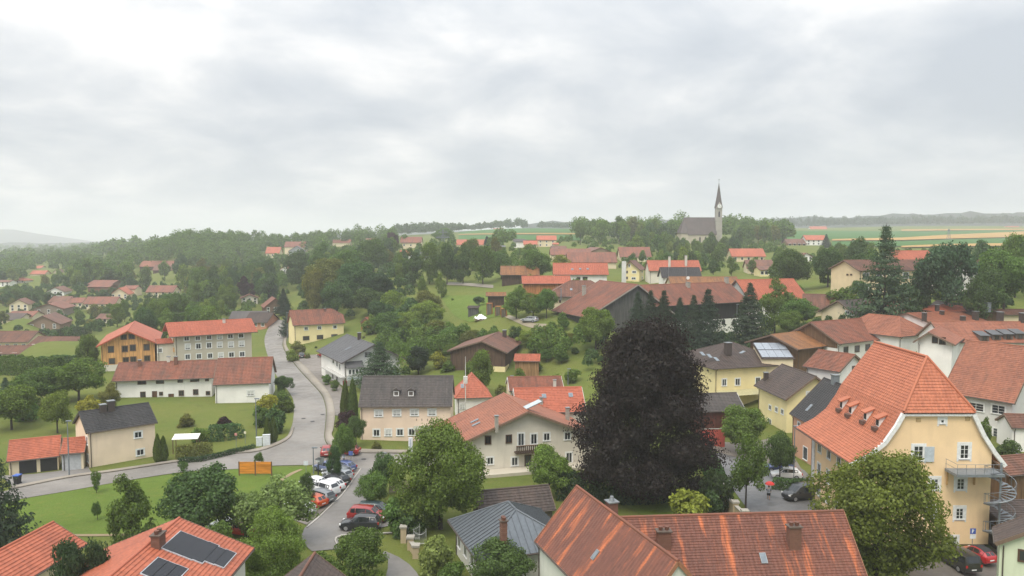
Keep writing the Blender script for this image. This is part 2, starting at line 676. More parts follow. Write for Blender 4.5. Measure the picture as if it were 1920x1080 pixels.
def np_mesh(name, V, Q, mat):
    """fast mesh of quads from numpy arrays"""
    me = bpy.data.meshes.new(name)
    nv, nq = len(V), len(Q)
    me.vertices.add(nv)
    me.vertices.foreach_set('co', np.asarray(V, np.float32).ravel())
    k = Q.shape[1]
    me.loops.add(nq * k)
    me.loops.foreach_set('vertex_index', np.asarray(Q, np.int32).ravel())
    me.polygons.add(nq)
    me.polygons.foreach_set('loop_start', np.arange(0, nq * k, k, dtype=np.int32))
    me.update(calc_edges=True)
    me.validate()
    if mat:
        me.materials.append(mat)
    return me

# ---------------------------------------------------------------- ground and terrain sheet
G_BASE = grassmat('meadow', (0.112, 0.148, 0.032), (0.138, 0.160, 0.038), (0.162, 0.158, 0.05))
G_LAWN = grassmat('lawn_grass', (0.118, 0.176, 0.032), (0.105, 0.158, 0.028), (0.15, 0.172, 0.042), 0.09, 0.9)
ny, nx = GZ.shape
_V = np.stack((_XX.ravel(), _YY.ravel(), GZ.ravel()), -1)
_i = (np.arange(ny - 1)[:, None] * nx + np.arange(nx - 1)[None, :]).ravel()
_T = np.concatenate((np.stack((_i, _i + 1, _i + nx + 1), -1), np.stack((_i, _i + nx + 1, _i + nx), -1)))
ground = obj('ground', np_mesh('ground', _V, _T, G_BASE))
ground.data.polygons.foreach_set('use_smooth', [True] * len(ground.data.polygons))
tag(ground, 'meadow green ground of the village and the country behind', None, None, 'structure')


def resample(P, n, curve=True):
    """smooth polyline through P (n x 2) sampled at n even steps"""
    P = np.asarray(P, float)
    if len(P) > 2 and curve:
        ext = np.vstack((2 * P[0] - P[1], P, 2 * P[-1] - P[-2]))
        out = []
        for k in range(1, len(ext) - 2):
            p0, p1, p2, p3 = ext[k - 1:k + 3]
            for t in np.linspace(0, 1, 12, endpoint=False):
                out.append(0.5 * (2 * p1 + (p2 - p0) * t + (2 * p0 - 5 * p1 + 4 * p2 - p3) * t * t + (3 * p1 - p0 - 3 * p2 + p3) * t ** 3))
        out.append(P[-1])
        P = np.array(out)
    s = np.r_[0, np.cumsum(np.linalg.norm(np.diff(P, axis=0), axis=1))]
    q = np.linspace(0, s[-1], n)
    return np.stack((np.interp(q, s, P[:, 0]), np.interp(q, s, P[:, 1])), -1)


def sheet(name, left, right, off, mat, label=None, step=1.6, skirt=0.0, px=True, kind='structure', curve=True):
    """ground-hugging sheet between two edge lines (photo pixels projected on the terrain, or metres)"""
    A = np.array([gp(*p)[:2] if px else p for p in left])
    B = np.array([gp(*p)[:2] if px else p for p in right])
    la = np.linalg.norm(np.diff(A, axis=0), axis=1).sum()
    wd = max(np.linalg.norm(A[0] - B[0]), np.linalg.norm(A[-1] - B[-1]), np.linalg.norm(A[len(A) // 2] - B[len(B) // 2]))
    n = int(min(400, max(4, la / step)))
    m = int(min(60, max(3, wd / step)))
    A, B = resample(A, n, curve), resample(B, n, curve)
    t = np.linspace(0, 1, m)[None, :, None]
    P = A[:, None, :] * (1 - t) + B[:, None, :] * t
    Z = H(P[..., 0], P[..., 1]) + off
    V = np.concatenate((P.reshape(-1, 2), Z.reshape(-1, 1)), 1)
    i = (np.arange(n - 1)[:, None] * m + np.arange(m - 1)[None, :]).ravel()
    Q = np.stack((i, i + 1, i + m + 1, i + m), -1)
    if skirt:
        loop = np.r_[np.arange(0, m), np.arange(2 * m - 1, n * m, m), np.arange(n * m - 2, (n - 1) * m - 1, -1), np.arange((n - 2) * m, 0, -m)]
        k = len(V)
        low = V[loop].copy()
        low[:, 2] -= skirt
        V = np.vstack((V, low))
        nl = len(loop)
        a = np.arange(nl)
        b = (a + 1) % nl
        Q = np.vstack((Q, np.stack((loop[a], loop[b], k + b, k + a), -1)))
    o = obj(name, np_mesh(name, V, Q, mat))
    if kind:
        tag(o, label, None, None, kind)
    return o


A_ROAD = asphalt((0.195, 0.18, 0.163), 0.36)
A_LOT = asphalt((0.17, 0.16, 0.15), 0.35, 'lot_asphalt')
A_YARD = asphalt((0.17, 0.15, 0.13), 0.3, 'yard_paving')
A_PAVE = asphalt((0.25, 0.22, 0.18), 0.25, 'pavement')
A_GRAVEL = asphalt((0.27, 0.23, 0.16), 0.0, 'gravel')
SOIL = asphalt((0.24, 0.18, 0.10), 0.0, 'bare_soil')

sheet('lawn', [(0, 946), (35, 937), (125, 922), (225, 904), (350, 886), (445, 880), (512, 876), (585, 876)],
      [(-60, 1003), (50, 1003), (140, 1004), (230, 1003), (330, 1000), (440, 985), (520, 962), (572, 935)], 0.03, G_LAWN, 'mown green lawn between the road and the foreground roofs')
RL = [(511, 600), (500, 622), (496, 642), (507, 682), (520, 707), (545, 740), (551, 760), (550, 785), (546, 802), (537, 820), (517, 833), (478, 848), (420, 858)]
RR = [(534, 600), (535, 620), (530, 650), (555, 687), (580, 715), (602, 740), (610, 762), (611, 780), (609, 805), (608, 820), (612, 832), (622, 842), (660, 851)]
sheet('road', RL, RR, 0.06, A_ROAD, 'wet grey asphalt road bending down through the village')
sheet('road', [(-120, 945), (0, 924), (37, 915), (130, 896), (212, 885), (337, 866), (430, 852), (500, 841), (622, 840), (655, 850), (755, 852), (900, 860), (1000, 868)],
      [(-120, 975), (0, 947), (35, 937), (125, 922), (225, 904), (350, 885), (445, 880), (512, 874), (620, 873), (690, 880), (750, 876), (900, 882), (1000, 890)], 0.075, A_ROAD, 'wet road running left past the beige house')
sheet('pavement', [(535, 616), (531, 650), (556, 687), (581, 715), (603, 740), (611, 762), (612, 780), (610, 805), (609, 820), (613, 832), (623, 841), (656, 850), (760, 851)],
      [(540, 616), (538, 650), (572, 687), (598, 715), (618, 740), (626, 762), (628, 780), (625, 805), (622, 815), (628, 826), (640, 834), (670, 843), (765, 845)], 0.17, A_PAVE, 'narrow paved footway along the right of the road', 1.2, 0.2)
sheet('pavement', [(20, 914), (130, 893), (212, 882), (337, 863), (430, 849), (480, 843), (520, 830), (540, 818), (548, 802)],
      [(20, 919), (130, 897), (212, 886), (337, 867), (430, 853), (482, 848), (524, 834), (545, 820), (552, 802)], 0.19, A_PAVE, 'footway past the beige house', 1.2, 0.2)
sheet('forecourt', [(545, 668), (556, 684), (574, 706), (600, 735), (612, 760), (614, 778)], [(605, 664), (618, 690), (632, 715), (648, 740), (654, 765), (652, 782)], 0.09, A_YARD, 'wet forecourt in front of the grey roofed shop')
sheet('driveway', [(676, 878), (662, 898), (642, 925), (617, 950), (598, 968), (572, 990), (566, 1015), (585, 1035)],
      [(700, 880), (690, 897), (690, 920), (700, 938), (722, 955), (735, 985), (640, 1004), (640, 1030)], 0.095, A_LOT, 'grey asphalt driveway between the rows of parked cars')
sheet('parking_bays', [(655, 878), (618, 893), (590, 915), (562, 940), (520, 965)], [(677, 880), (660, 900), (640, 926), (615, 951), (575, 985)], 0.085, A_YARD, 'paved bays under the row of parked cars')
sheet('path', [(716, 1037), (728, 1052), (724, 1080), (712, 1120)], [(722, 1034), (756, 1050), (782, 1075), (800, 1110)], 0.06, A_LOT, 'asphalt path curving away behind the maple')
sheet('street', [(1325, 850), (1345, 880), (1372, 915), (1402, 955), (1436, 985), (1470, 1040)], [(1432, 838), (1450, 862), (1505, 880), (1535, 920), (1560, 960), (1600, 1030)], 0.06, asphalt((0.14, 0.14, 0.145), 0.45, 'street_asphalt'), 'wet street beside the big yellow house')
sheet('forecourt', [(1330, 826), (1345, 848), (1440, 862)], [(1445, 822), (1482, 850), (1515, 900)], 0.09, A_YARD, 'brown paved square behind the street')
sheet('yard', [(1640, 1040), (1700, 1075), (1760, 1140)], [(1900, 1030), (1960, 1060), (2020, 1120)], 0.06, asphalt((0.13, 0.115, 0.10), 0.35, 'yard_asphalt'), 'damp yard with two parked cars')
sheet('footpath', [(50, 1000), (120, 1002), (200, 1002), (270, 1000)], [(50, 1004), (120, 1006), (200, 1006), (270, 1004)], 0.06, SOIL, 'bare earth path along the lawn', 1.0)
sheet('footpath', [(563, 880), (545, 887), (525, 899)], [(568, 881), (549, 890), (530, 902)], 0.06, SOIL, 'trodden earth path across the lawn corner', 0.8)
sheet('yard', [(0, 893), (60, 890), (110, 884), (165, 876)], [(25, 914), (80, 905), (130, 896), (172, 888)], 0.10, A_LOT, 'wet garage yard beside the beige house')
sheet('farm_track', [(900, 600), (935, 592), (985, 612), (1020, 618)], [(905, 590), (925, 582), (990, 604), (1025, 608)], 0.1, A_GRAVEL, 'pale earth track through the farm garden')
sheet('lawn', [(1165, 945), (1200, 962), (1230, 985)], [(1270, 940), (1320, 960), (1380, 985)], 0.04, G_LAWN, 'garden lawn below the copper beech')
sheet('lawn', [(825, 553), (850, 590), (880, 605)], [(940, 553), (960, 575), (965, 590)], 0.12, G_LAWN, 'sloping lawn above the orchard', 3)
sheet('lane', [(60, 622), (120, 616), (175, 615)], [(60, 625), (120, 619), (175, 618)], 0.15, A_PAVE, 'narrow lane beside the chalets', 3)
sheet('lane', [(820, 530), (870, 531), (925, 535)], [(820, 534), (870, 536), (925, 541)], 0.2, A_PAVE, 'pale gravel lane under the tall trees', 3)

FG = grassmat('green_field', (0.055, 0.14, 0.035), (0.065, 0.15, 0.04), (0.09, 0.14, 0.05), 0.012, 0.08)
FT = grassmat('stubble_field', (0.42, 0.27, 0.10), (0.37, 0.235, 0.09), (0.33, 0.23, 0.10), 0.012, 0.08)
for lab, mat, a, b, off in (
        ('green crop field right of the church', FG, [(1440, 434), (1560, 433), (1690, 434), (1780, 434), (1920, 431)], [(1440, 452), (1560, 450), (1690, 449), (1780, 441), (1920, 434)], 0.5),
        ('tan stubble strip at the top of the right fields', FT, [(1690, 431), (1780, 430.5), (1960, 430)], [(1690, 434), (1780, 433), (1960, 432)], 0.9),
        ('tan stubble field sloping across the right', FT, [(1560, 450), (1690, 447), (1780, 441), (1960, 433)], [(1560, 453), (1690, 452), (1780, 449), (1960, 443)], 0.9),
        ('green field below the stubble', FG, [(1560, 454), (1690, 453), (1780, 450), (1960, 444)], [(1560, 462), (1690, 463), (1780, 461), (1960, 455)], 0.6),
        ('narrow tan strip above the school', FT, [(1690, 463), (1780, 459), (1880, 458)], [(1690, 466), (1780, 464), (1880, 463)], 0.8),
        ('green field on the skyline left of the church', FG, [(860, 436), (960, 429), (1090, 430)], [(860, 440), (960, 438), (1090, 438)], 0.8),
        ('thin stubble strip below the skyline field', FT, [(860, 440), (960, 438.6), (1090, 439)], [(860, 441.5), (960, 440.8), (1090, 441)], 0.9),
        ('lower green field behind the cream farmhouse', FG, [(860, 442), (960, 441.5), (1090, 441.5)], [(860, 452), (960, 451), (1090, 452)], 0.6),
        ('yellowish meadow far left', FT, [(40, 481), (80, 480), (110, 482)], [(35, 489), (75, 489), (105, 488)], 0.6),
        ('green field at the left edge', FG, [(-40, 501), (0, 500), (15, 500)], [(-40, 513), (0, 513), (14, 514)], 0.5)):
    sheet('field', a, b, off, mat, lab, 12, curve=False)

KERB = asphalt((0.36, 0.34, 0.31), 0.1, 'kerb_stone')
sheet('kerb', [(676, 879.5), (662, 899), (642, 926), (617, 951), (598, 969), (574, 990)], [(678, 880), (664, 900), (644.5, 927), (619.5, 952.2), (600.5, 970.3), (576.5, 991)], 0.15, KERB, 'pale kerb line along the parking bays', 0.8, 0.1)
sheet('kerb', [(735, 1000), (690, 1002), (645, 1004), (628, 1010), (630, 1022), (642, 1032)], [(735, 1002), (690, 1004), (647, 1006), (631, 1011), (633, 1021), (645, 1031)], 0.17, KERB, 'pale kerb round the grass below the black car', 0.8, 0.1)

# distant wooded hills and the faint mountain
FOREST = grassmat('far_forest', (0.012, 0.022, 0.016), (0.016, 0.028, 0.018), (0.010, 0.018, 0.014), 0.004, 0.02)


def ridge(name, crest, Y, depth, mat, label, seed, rough=6.0, step=40):
    """long hill: crest given as photo pixels at distance Y, real slopes before and behind it"""
    C = np.array([at(u, v, Y) for u, v in crest])
    xs = np.arange(C[0, 0], C[-1, 0], step)
    zs = np.interp(xs, C[:, 0], C[:, 2])
    rs = np.random.RandomState(seed)
    k = len(xs)
    prof = np.array([-1, -0.8, -0.55, -0.3, -0.12, 0, 0.15, 0.4, 0.7, 1.0])
    hh = np.array([-0.25, 0.18, 0.5, 0.78, 0.95, 1.0, 0.94, 0.7, 0.3, -0.25])
    V = []
    for p, h in zip(prof, hh):
        y = Y + p * depth + rs.normal(0, depth * 0.02, k)
        g = np.full(k, np.minimum(zs.min() - 25, zs.min() * 0.4))
        z = g + (zs - g) * h + rs.normal(0, rough, k) * (1 if 0 < h < 1.01 else 0)
        V.append(np.stack((xs, y, z), -1))
    V = np.vstack(V)
    i = (np.arange(len(prof) - 1)[:, None] * k + np.arange(k - 1)[None, :]).ravel()
    o = obj(name, np_mesh(name, V, np.stack((i, i + 1, i + k + 1, i + k), -1), mat))
    return tag(o, label, None, None, 'structure')


ridge('hills', [(1440, 412), (1500, 408), (1560, 407), (1600, 409), (1640, 402), (1700, 399), (1760, 402), (1800, 398), (1860, 401), (1920, 397), (2060, 402), (2300, 415)],
      2250, 350, FOREST, 'blue wooded hills on the right horizon', 3, 3.0)
ridge('hills', [(980, 424), (1040, 416), (1120, 418), (1200, 414), (1300, 412), (1400, 414), (1480, 416), (1600, 418)], 2150, 350, FOREST, 'low wooded rise behind the church', 5, 3.0)
ridge('hills', [(-300, 458), (0, 457), (100, 456), (220, 453), (330, 450), (460, 446), (560, 440), (760, 436), (900, 432)], 3100, 500, FOREST, 'flat dark woods along the left horizon', 6, 2.0)
ridge('mountain', [(-420, 440), (-250, 420), (-120, 424), (-40, 429), (20, 431), (60, 440), (95, 446), (130, 452), (200, 460)], 5000, 1000, FOREST, 'faint blue mountain on the far left', 7, 6.0, 120)

# ---------------------------------------------------------------- foliage generators
TREE_SRC = {}


def leaf_quads(P, Nn, size, rs, asp=1.5):
    n = len(P)
    Nn = Nn / (np.linalg.norm(Nn, axis=1, keepdims=True) + 1e-9)
    t = rs.normal(size=(n, 3))
    t -= Nn * (t * Nn).sum(1, keepdims=True)
    t /= np.linalg.norm(t, axis=1, keepdims=True) + 1e-9
    b = np.cross(Nn, t)
    s = (size * rs.uniform(0.65, 1.35, n))[:, None]
    a, c = t * s * asp * 0.5, b * s * 0.5
    bend = Nn * s * 0.18
    V = np.stack((P - a, P + c * 0.9 - a * 0.1 + bend, P + a, P - c * 0.9 - a * 0.1 + bend), 1).reshape(-1, 3)
    Q = np.arange(4 * n).reshape(n, 4)
    return V, Q


def lobed_crown(seed, nl, n, size, cz=0.62, rx=0.36, rz=0.30, lr=(0.10, 0.19), power=1.0, inward=-0.25, irr=1.0):
    rs = np.random.RandomState(seed)
    d = rs.normal(size=(nl, 3))
    d /= np.linalg.norm(d, axis=1, keepdims=True)
    rr = rs.uniform(0.30, 1.0, nl) ** 0.5
    ph = rs.uniform(0, 6.28, 4)
    rr *= 1 + irr * 0.17 * np.sin(2.6 * d[:, 0] + 3.1 * d[:, 2] + ph[0]) + irr * 0.13 * np.sin(4.3 * d[:, 1] - 2.2 * d[:, 2] + ph[1])
    C = d * rr[:, None] * np.array((rx, rx, rz))
    C[:, 2] += cz
    # crowns narrow towards the top
    k = np.clip((C[:, 2] - cz) / rz, -1, 1)
    C[:, :2] *= (1 - 0.28 * power * np.clip(k, 0, 1))[:, None]
    rad = rs.uniform(lr[0], lr[1], nl)
    area = rad ** 2
    cnt = np.maximum(8, (n * area / area.sum())).astype(int)
    PP, NN = [], []
    for c, r, m in zip(C, rad, cnt):
        q = rs.normal(size=(m * 2, 3))
        q /= np.linalg.norm(q, axis=1, keepdims=True)
        out = c - np.array((0, 0, cz - 0.05))
        out /= np.linalg.norm(out) + 1e-6
        q = q[(q @ out) > inward][:m]
        f = rs.uniform(0.55, 1.08, len(q)) * (1 + 0.16 * np.sin(q[:, 0] * 7 + c[0] * 40) * np.sin(q[:, 1] * 6 + c[1] * 40 + q[:, 2] * 5))
        p = c + q * (r * f)[:, None] * np.array((1, 1, 0.85))
        PP.append(p)
        NN.append(q + rs.normal(0, 0.55, q.shape) + np.array((0, 0, 0.25)))
    m = int(n * 0.10)
    q = rs.normal(size=(m, 3))
    q *= (rs.uniform(0, 1, (m, 1)) ** 0.33) / np.linalg.norm(q, axis=1, keepdims=True)
    p = q * np.array((rx, rx, rz)) * 0.74
    p[:, :2] *= (1 - 0.28 * power * np.clip(p[:, 2:3] / rz, 0, 1))
    p[:, 2] += cz
    PP.append(p)
    NN.append(rs.normal(size=(m, 3)))
    return np.vstack(PP), np.vstack(NN), size, rs, C


def finish_crown(P, Nn, size, rs, name, asp=1.5):
    P = P.copy()
    P[:, :2] *= 0.5 / np.percentile(np.linalg.norm(P[:, :2], axis=1), 99.0)
    P[:, 2] *= 1.0 / np.percentile(P[:, 2], 99.7)
    V, Q = leaf_quads(P, Nn, size, rs, asp)
    return np_mesh(name, V, Q, LEAF)


def trunk_mesh(name, C, top=0.6, r0=0.022, nb=7, seed=1):
    rs = random.Random(seed)
    b = MB()
    b.tube([(0, 0, -0.03), (0.002, 0, 0.12), (0.006, 0.004, 0.34), (0.0, 0.01, top)], [r0 * 1.25, r0, r0 * 0.8, r0 * 0.3], 7)
    order = sorted(range(len(C)), key=lambda k: rs.random())[:nb]
    for k in order:
        c = C[k]
        z0 = rs.uniform(0.22, min(0.5, max(0.24, c[2] - 0.05)))
        m = (c * 0.5 + np.array((0, 0, z0)) * 0.5) + np.array((0, 0, 0.03))
        b.tube([(0, 0, z0), tuple(m), tuple(c)], [r0 * 0.5, r0 * 0.3, r0 * 0.1], 5)
    return b.mesh(name, BARK, True)


def reg(kind, seed, nl, n, size, trunk=True, **kw):
    P, Nn, s, rs, C = lobed_crown(seed, nl, n, size, **kw)
    asp = 1.5
    TREE_SRC.setdefault(kind, []).append((finish_crown(P, Nn, s, rs, kind + '_crown', asp), trunk_mesh(kind + '_trunk', C, seed=seed) if trunk else None))


for sd_ in range(5):
    reg('broad', 100 + sd_, 44, 10500, 0.027, lr=(0.085, 0.175))
for sd_ in range(3):
    reg('oval', 200 + sd_, 30, 7000, 0.030, cz=0.56, rx=0.30, rz=0.40, lr=(0.11, 0.18))
for sd_ in range(2):
    reg('loose', 300 + sd_, 30, 4600, 0.030, cz=0.60, rx=0.38, rz=0.36, lr=(0.08, 0.15), inward=-1)
for sd_ in range(2):
    reg('big', 400 + sd_, 92, 32000, 0.0160, cz=0.53, rx=0.38, rz=0.42, lr=(0.065, 0.14))


def beech(seed=9, nl=210, n=95000, size=0.0110):
    """broad dome standing almost to the ground"""
    rs = np.random.RandomState(seed)
    z = rs.uniform(0.10, 0.94, nl)
    prof = np.interp(z, (0.06, 0.14, 0.25, 0.40, 0.55, 0.70, 0.82, 0.90, 0.96), (0.28, 0.37, 0.42, 0.40, 0.345, 0.275, 0.20, 0.125, 0.04))
    a = rs.uniform(0, 2 * math.pi, nl)
    prof = prof * (1 + 0.07 * np.sin(3 * a + 9 * z) + 0.06 * np.sin(5 * a - 14 * z))
    rr = prof * rs.uniform(0.25, 1.0, nl) ** 0.4
    C = np.stack((np.cos(a) * rr, np.sin(a) * rr, z), -1)
    rad = rs.uniform(0.045, 0.105, nl)
    cnt = np.maximum(20, n * rad ** 2 / (rad ** 2).sum()).astype(int)
    PP, NN = [], []
    for c, r, m in zip(C, rad, cnt):
        q = rs.normal(size=(m, 3))
        q /= np.linalg.norm(q, axis=1, keepdims=True)
        f = rs.uniform(0.5, 1.1, m) * (1 + 0.2 * np.sin(q[:, 0] * 8 + c[0] * 50) * np.sin(q[:, 1] * 7 + c[2] * 40))
        PP.append(c + q * (r * f)[:, None] * np.array((1.25, 1.25, 0.7)))
        NN.append(q + rs.normal(0, 0.5, q.shape) + np.array((0, 0, 0.35)))
    m = 22000
    zz = rs.uniform(0.06, 0.9, m)
    pr = np.interp(zz, (0.06, 0.25, 0.55, 0.82, 0.96), (0.25, 0.34, 0.30, 0.18, 0.03)) * rs.uniform(0, 1, m) ** 0.5
    aa = rs.uniform(0, 6.283, m)
    PP.append(np.stack((np.cos(aa) * pr, np.sin(aa) * pr, zz), -1))
    NN.append(rs.normal(size=(m, 3)))
    P, Nn = np.vstack(PP), np.vstack(NN)
    TREE_SRC['beech'] = [(finish_crown(P, Nn, size, rs, 'beech_crown'), trunk_mesh('beech_trunk', C, 0.8, 0.03, 14, seed))]


beech()
for sd_ in range(3):
    reg('far', 600 + sd_, 20, 2200, 0.050, cz=0.56, rx=0.34, rz=0.38, lr=(0.12, 0.20))
for sd_ in range(3):
    reg('shrub', 700 + sd_, 18, 2600, 0.062, trunk=False, cz=0.42, rx=0.36, rz=0.36, lr=(0.14, 0.24))


def spruce(seed, whorls=46, br=15, per=18, size=0.027, slim=1.0, droop=0.10):
    rs = np.random.RandomState(seed)
    P, Nn = [], []
    for i in range(whorls):
        z = 0.05 + 0.93 * (i / whorls) + rs.uniform(-0.008, 0.008)
        r = 0.5 * (1 - z) ** 1.0 * rs.uniform(0.78, 1.15) + 0.006
        for k in range(br):
            a = rs.uniform(0, 2 * math.pi)
            rr = r * rs.uniform(0.72, 1.1)
            for q in range(per):
                f = rs.uniform(0.03, 1.0) ** 0.6
                zz = z - droop * f * rr * 1.6 + (0.05 * rr * f * f * 4) + rs.normal(0, 0.008)
                sp = rs.normal(0, 0.022 * f + 0.006)
                P.append((math.cos(a) * rr * f - math.sin(a) * sp, math.sin(a) * rr * f + math.cos(a) * sp, zz))
                Nn.append((math.cos(a) * 0.5 + rs.normal(0, 0.4), math.sin(a) * 0.5 + rs.normal(0, 0.4), 0.7))
    P, Nn = np.array(P), np.array(Nn)
    P[:, :2] *= 0.5 / np.percentile(np.linalg.norm(P[:, :2], axis=1), 97)
    V, Q = leaf_quads(P, Nn, size * (0.30 + 0.85 * np.clip(1 - P[:, 2], 0, 1)), rs, 2.0)
    b = MB().tube([(0, 0, -0.03), (0, 0, 0.5), (0, 0, 1.0)], [0.018, 0.011, 0.002], 7)
    return np_mesh('spruce_crown', V, Q, LEAF), b.mesh('spruce_trunk', BARK, True)


TREE_SRC['spruce'] = [spruce(1), spruce(2), spruce(3, 38, 14)]


def column(seed):
    rs = np.random.RandomState(seed)
    n = 5200
    z = rs.uniform(0.01, 1, n)
    r = 0.5 * np.minimum(1, (z / 0.18) ** 0.5) * np.clip((1 - z) / 0.62, 0, 1) ** 0.55 * rs.uniform(0.8, 1.05, n)
    a = rs.uniform(0, 2 * math.pi, n)
    r *= 1 + 0.10 * np.sin(a * 5 + z * 9)
    P = np.stack((np.cos(a) * r, np.sin(a) * r, z), -1)
    Nn = np.stack((np.cos(a), np.sin(a), 0.3 + 0 * a), -1) + rs.normal(0, 0.4, (n, 3))
    V, Q = leaf_quads(P, Nn, 0.05, rs, 1.8)
    b = MB().tube([(0, 0, -0.03), (0, 0, 0.9)], [0.03, 0.006], 6)
    return np_mesh('thuja_crown', V, Q, LEAF), b.mesh('thuja_trunk', BARK, True)


TREE_SRC['thuja'] = [column(1), column(2)]

GREENS = {'mid': (0.116, 0.184, 0.042), 'dark': (0.078, 0.132, 0.042), 'deep': (0.050, 0.082, 0.032), 'light': (0.162, 0.23, 0.046), 'yellow': (0.27, 0.28, 0.045),
          'pale': (0.20, 0.255, 0.08), 'olive': (0.16, 0.172, 0.044), 'spruce': (0.040, 0.066, 0.036), 'bluegreen': (0.068, 0.115, 0.056), 'copper': (0.034, 0.0235, 0.0205),
          'lime': (0.150, 0.176, 0.032), 'thuja': (0.092, 0.138, 0.028), 'purple': (0.058, 0.030, 0.032)}
_tc = {}


def tint(c, j=0.16):
    c = GREENS.get(c, c)
    k = rng.uniform(1 - j, 1 + j)
    h = rng.uniform(-0.09, 0.09)
    return (c[0] * k * (1 + h), c[1] * k, c[2] * k * (1 - h), 1)


FOOT = []


def plant(kind, x, y, h, wd, color, label, cat='tree', group=None, name=None, z=None, sink=0.15, jit=0.16):
    src = TREE_SRC[kind]
    k = _tc[kind] = _tc.get(kind, rng.randrange(7)) + 1
    cr_, tr_ = src[k % len(src)]
    z = H(x, y) if z is None else z
    nm = name or {'spruce': 'spruce_tree', 'thuja': 'thuja_tree', 'shrub': 'shrub'}.get(kind, 'broadleaf_tree')
    rz = rng.uniform(0, 6.28)
    c = tint(color, jit)
    if tr_ is None:
        o = obj(nm, cr_, None, (x, y, z - sink - 0.05 * h), rz)
        o.scale = (wd, wd, h * 1.05)
        o.color = c
        return tag(o, label, cat, group)
    e = thing(nm, label, cat, (x, y, z - sink), rz, group)
    e.scale = (wd, wd, h + sink)
    t = obj('trunk', tr_, e)
    cobj = obj('crown', cr_, e)
    cobj.color = c
    return e


def tree(kind, u, vt, vb, wpx, color, label, group=None, Y=None, cat='tree', name=None, z=None):
    """a tree by its place in the photograph: column u, top row vt, foot row vb (on the ground) or its distance Y, width in pixels"""
    if Y is None:
        p = gp(u, vb)
    else:
        p = at(u, vb or 500, Y)
    x, y = p[0], p[1]
    g = H(x, y) if z is None else z
    top = at(u, vt, y)[2]
    hh = max(0.8, top - g)
    wd = wpx * y / F * (1.6 if kind == 'spruce' else 1.0)
    if kind != 'beech':
        wd = min(wd, hh * 1.25)
    return plant(kind, x, y, hh, wd, color, label, cat, group, name, z)


def hedge(pts, h, wd, color, label, name='hedge', dens=60, size=0.20, px=True, group=None, round_=0.25):
    P = [gp(*p)[:2] if px else np.array(p, float) for p in pts]
    rs = np.random.RandomState(len(label) * 7 + int(abs(P[0][0])) % 97)
    PP, NN = [], []
    o0 = P[0]
    for a, b in zip(P[:-1], P[1:]):
        L = np.linalg.norm(b - a)
        d = (b - a) / L
        nrm = np.array((-d[1], d[0]))
        n = int(dens * L * (2 * h + wd))
        n = min(n, 9000)
        s = rs.uniform(-0.02, 1.02, n) * L
        per = rs.uniform(0, 2 * h + wd, n)
        side = np.where(per < h, -1, np.where(per > h + wd, 1, 0))
        off = np.where(side == 0, (per - h) - wd / 2, side * wd / 2)
        zz = np.where(side == 0, h, np.where(side < 0, per, 2 * h + wd - per))
        bumpy = 1 + 0.12 * np.sin(s * 1.3 + 1) * np.sin(s * 0.47)
        zz = zz * bumpy + rs.normal(0, 0.06, n)
        off = off * (1 + rs.normal(0, 0.08, n)) * (1 - round_ * np.clip(zz / h, 0, 1) ** 3)
        xy = a[None, :] + d[None, :] * s[:, None] + nrm[None, :] * off[:, None]
        g = H(xy[:, 0], xy[:, 1])
        PP.append(np.stack((xy[:, 0], xy[:, 1], g + zz), -1))
        NN.append(np.stack((nrm[0] * side, nrm[1] * side, (side == 0) * 1.0 + 0.2), -1) + rs.normal(0, 0.5, (n, 3)))
    P3 = np.vstack(PP)
    z0 = H(o0[0], o0[1])
    org = np.array((o0[0], o0[1], z0))
    V, Q = leaf_quads(P3 - org, np.vstack(NN), size, rs, 1.4)
    o = obj(name, np_mesh(name, V, Q, LEAF), None, tuple(org))
    o.color = tint(color, 0.08)
    return tag(o, label, 'hedge', group)

# ---------------------------------------------------------------- houses
WIN = {}
REPORT = []


def ring(b, w_, h, t, y0, y1):
    """rectangular frame lying in the xz plane, centred, outer size w_ x h, bar width t"""
    b.box(-w_ / 2, w_ / 2, y0, y1, h / 2 - t, h / 2)
    b.box(-w_ / 2, w_ / 2, y0, y1, -h / 2, -h / 2 + t)
    b.box(-w_ / 2, -w_ / 2 + t, y0, y1, -h / 2 + t, h / 2 - t)
    b.box(w_ / 2 - t, w_ / 2, y0, y1, -h / 2 + t, h / 2 - t)


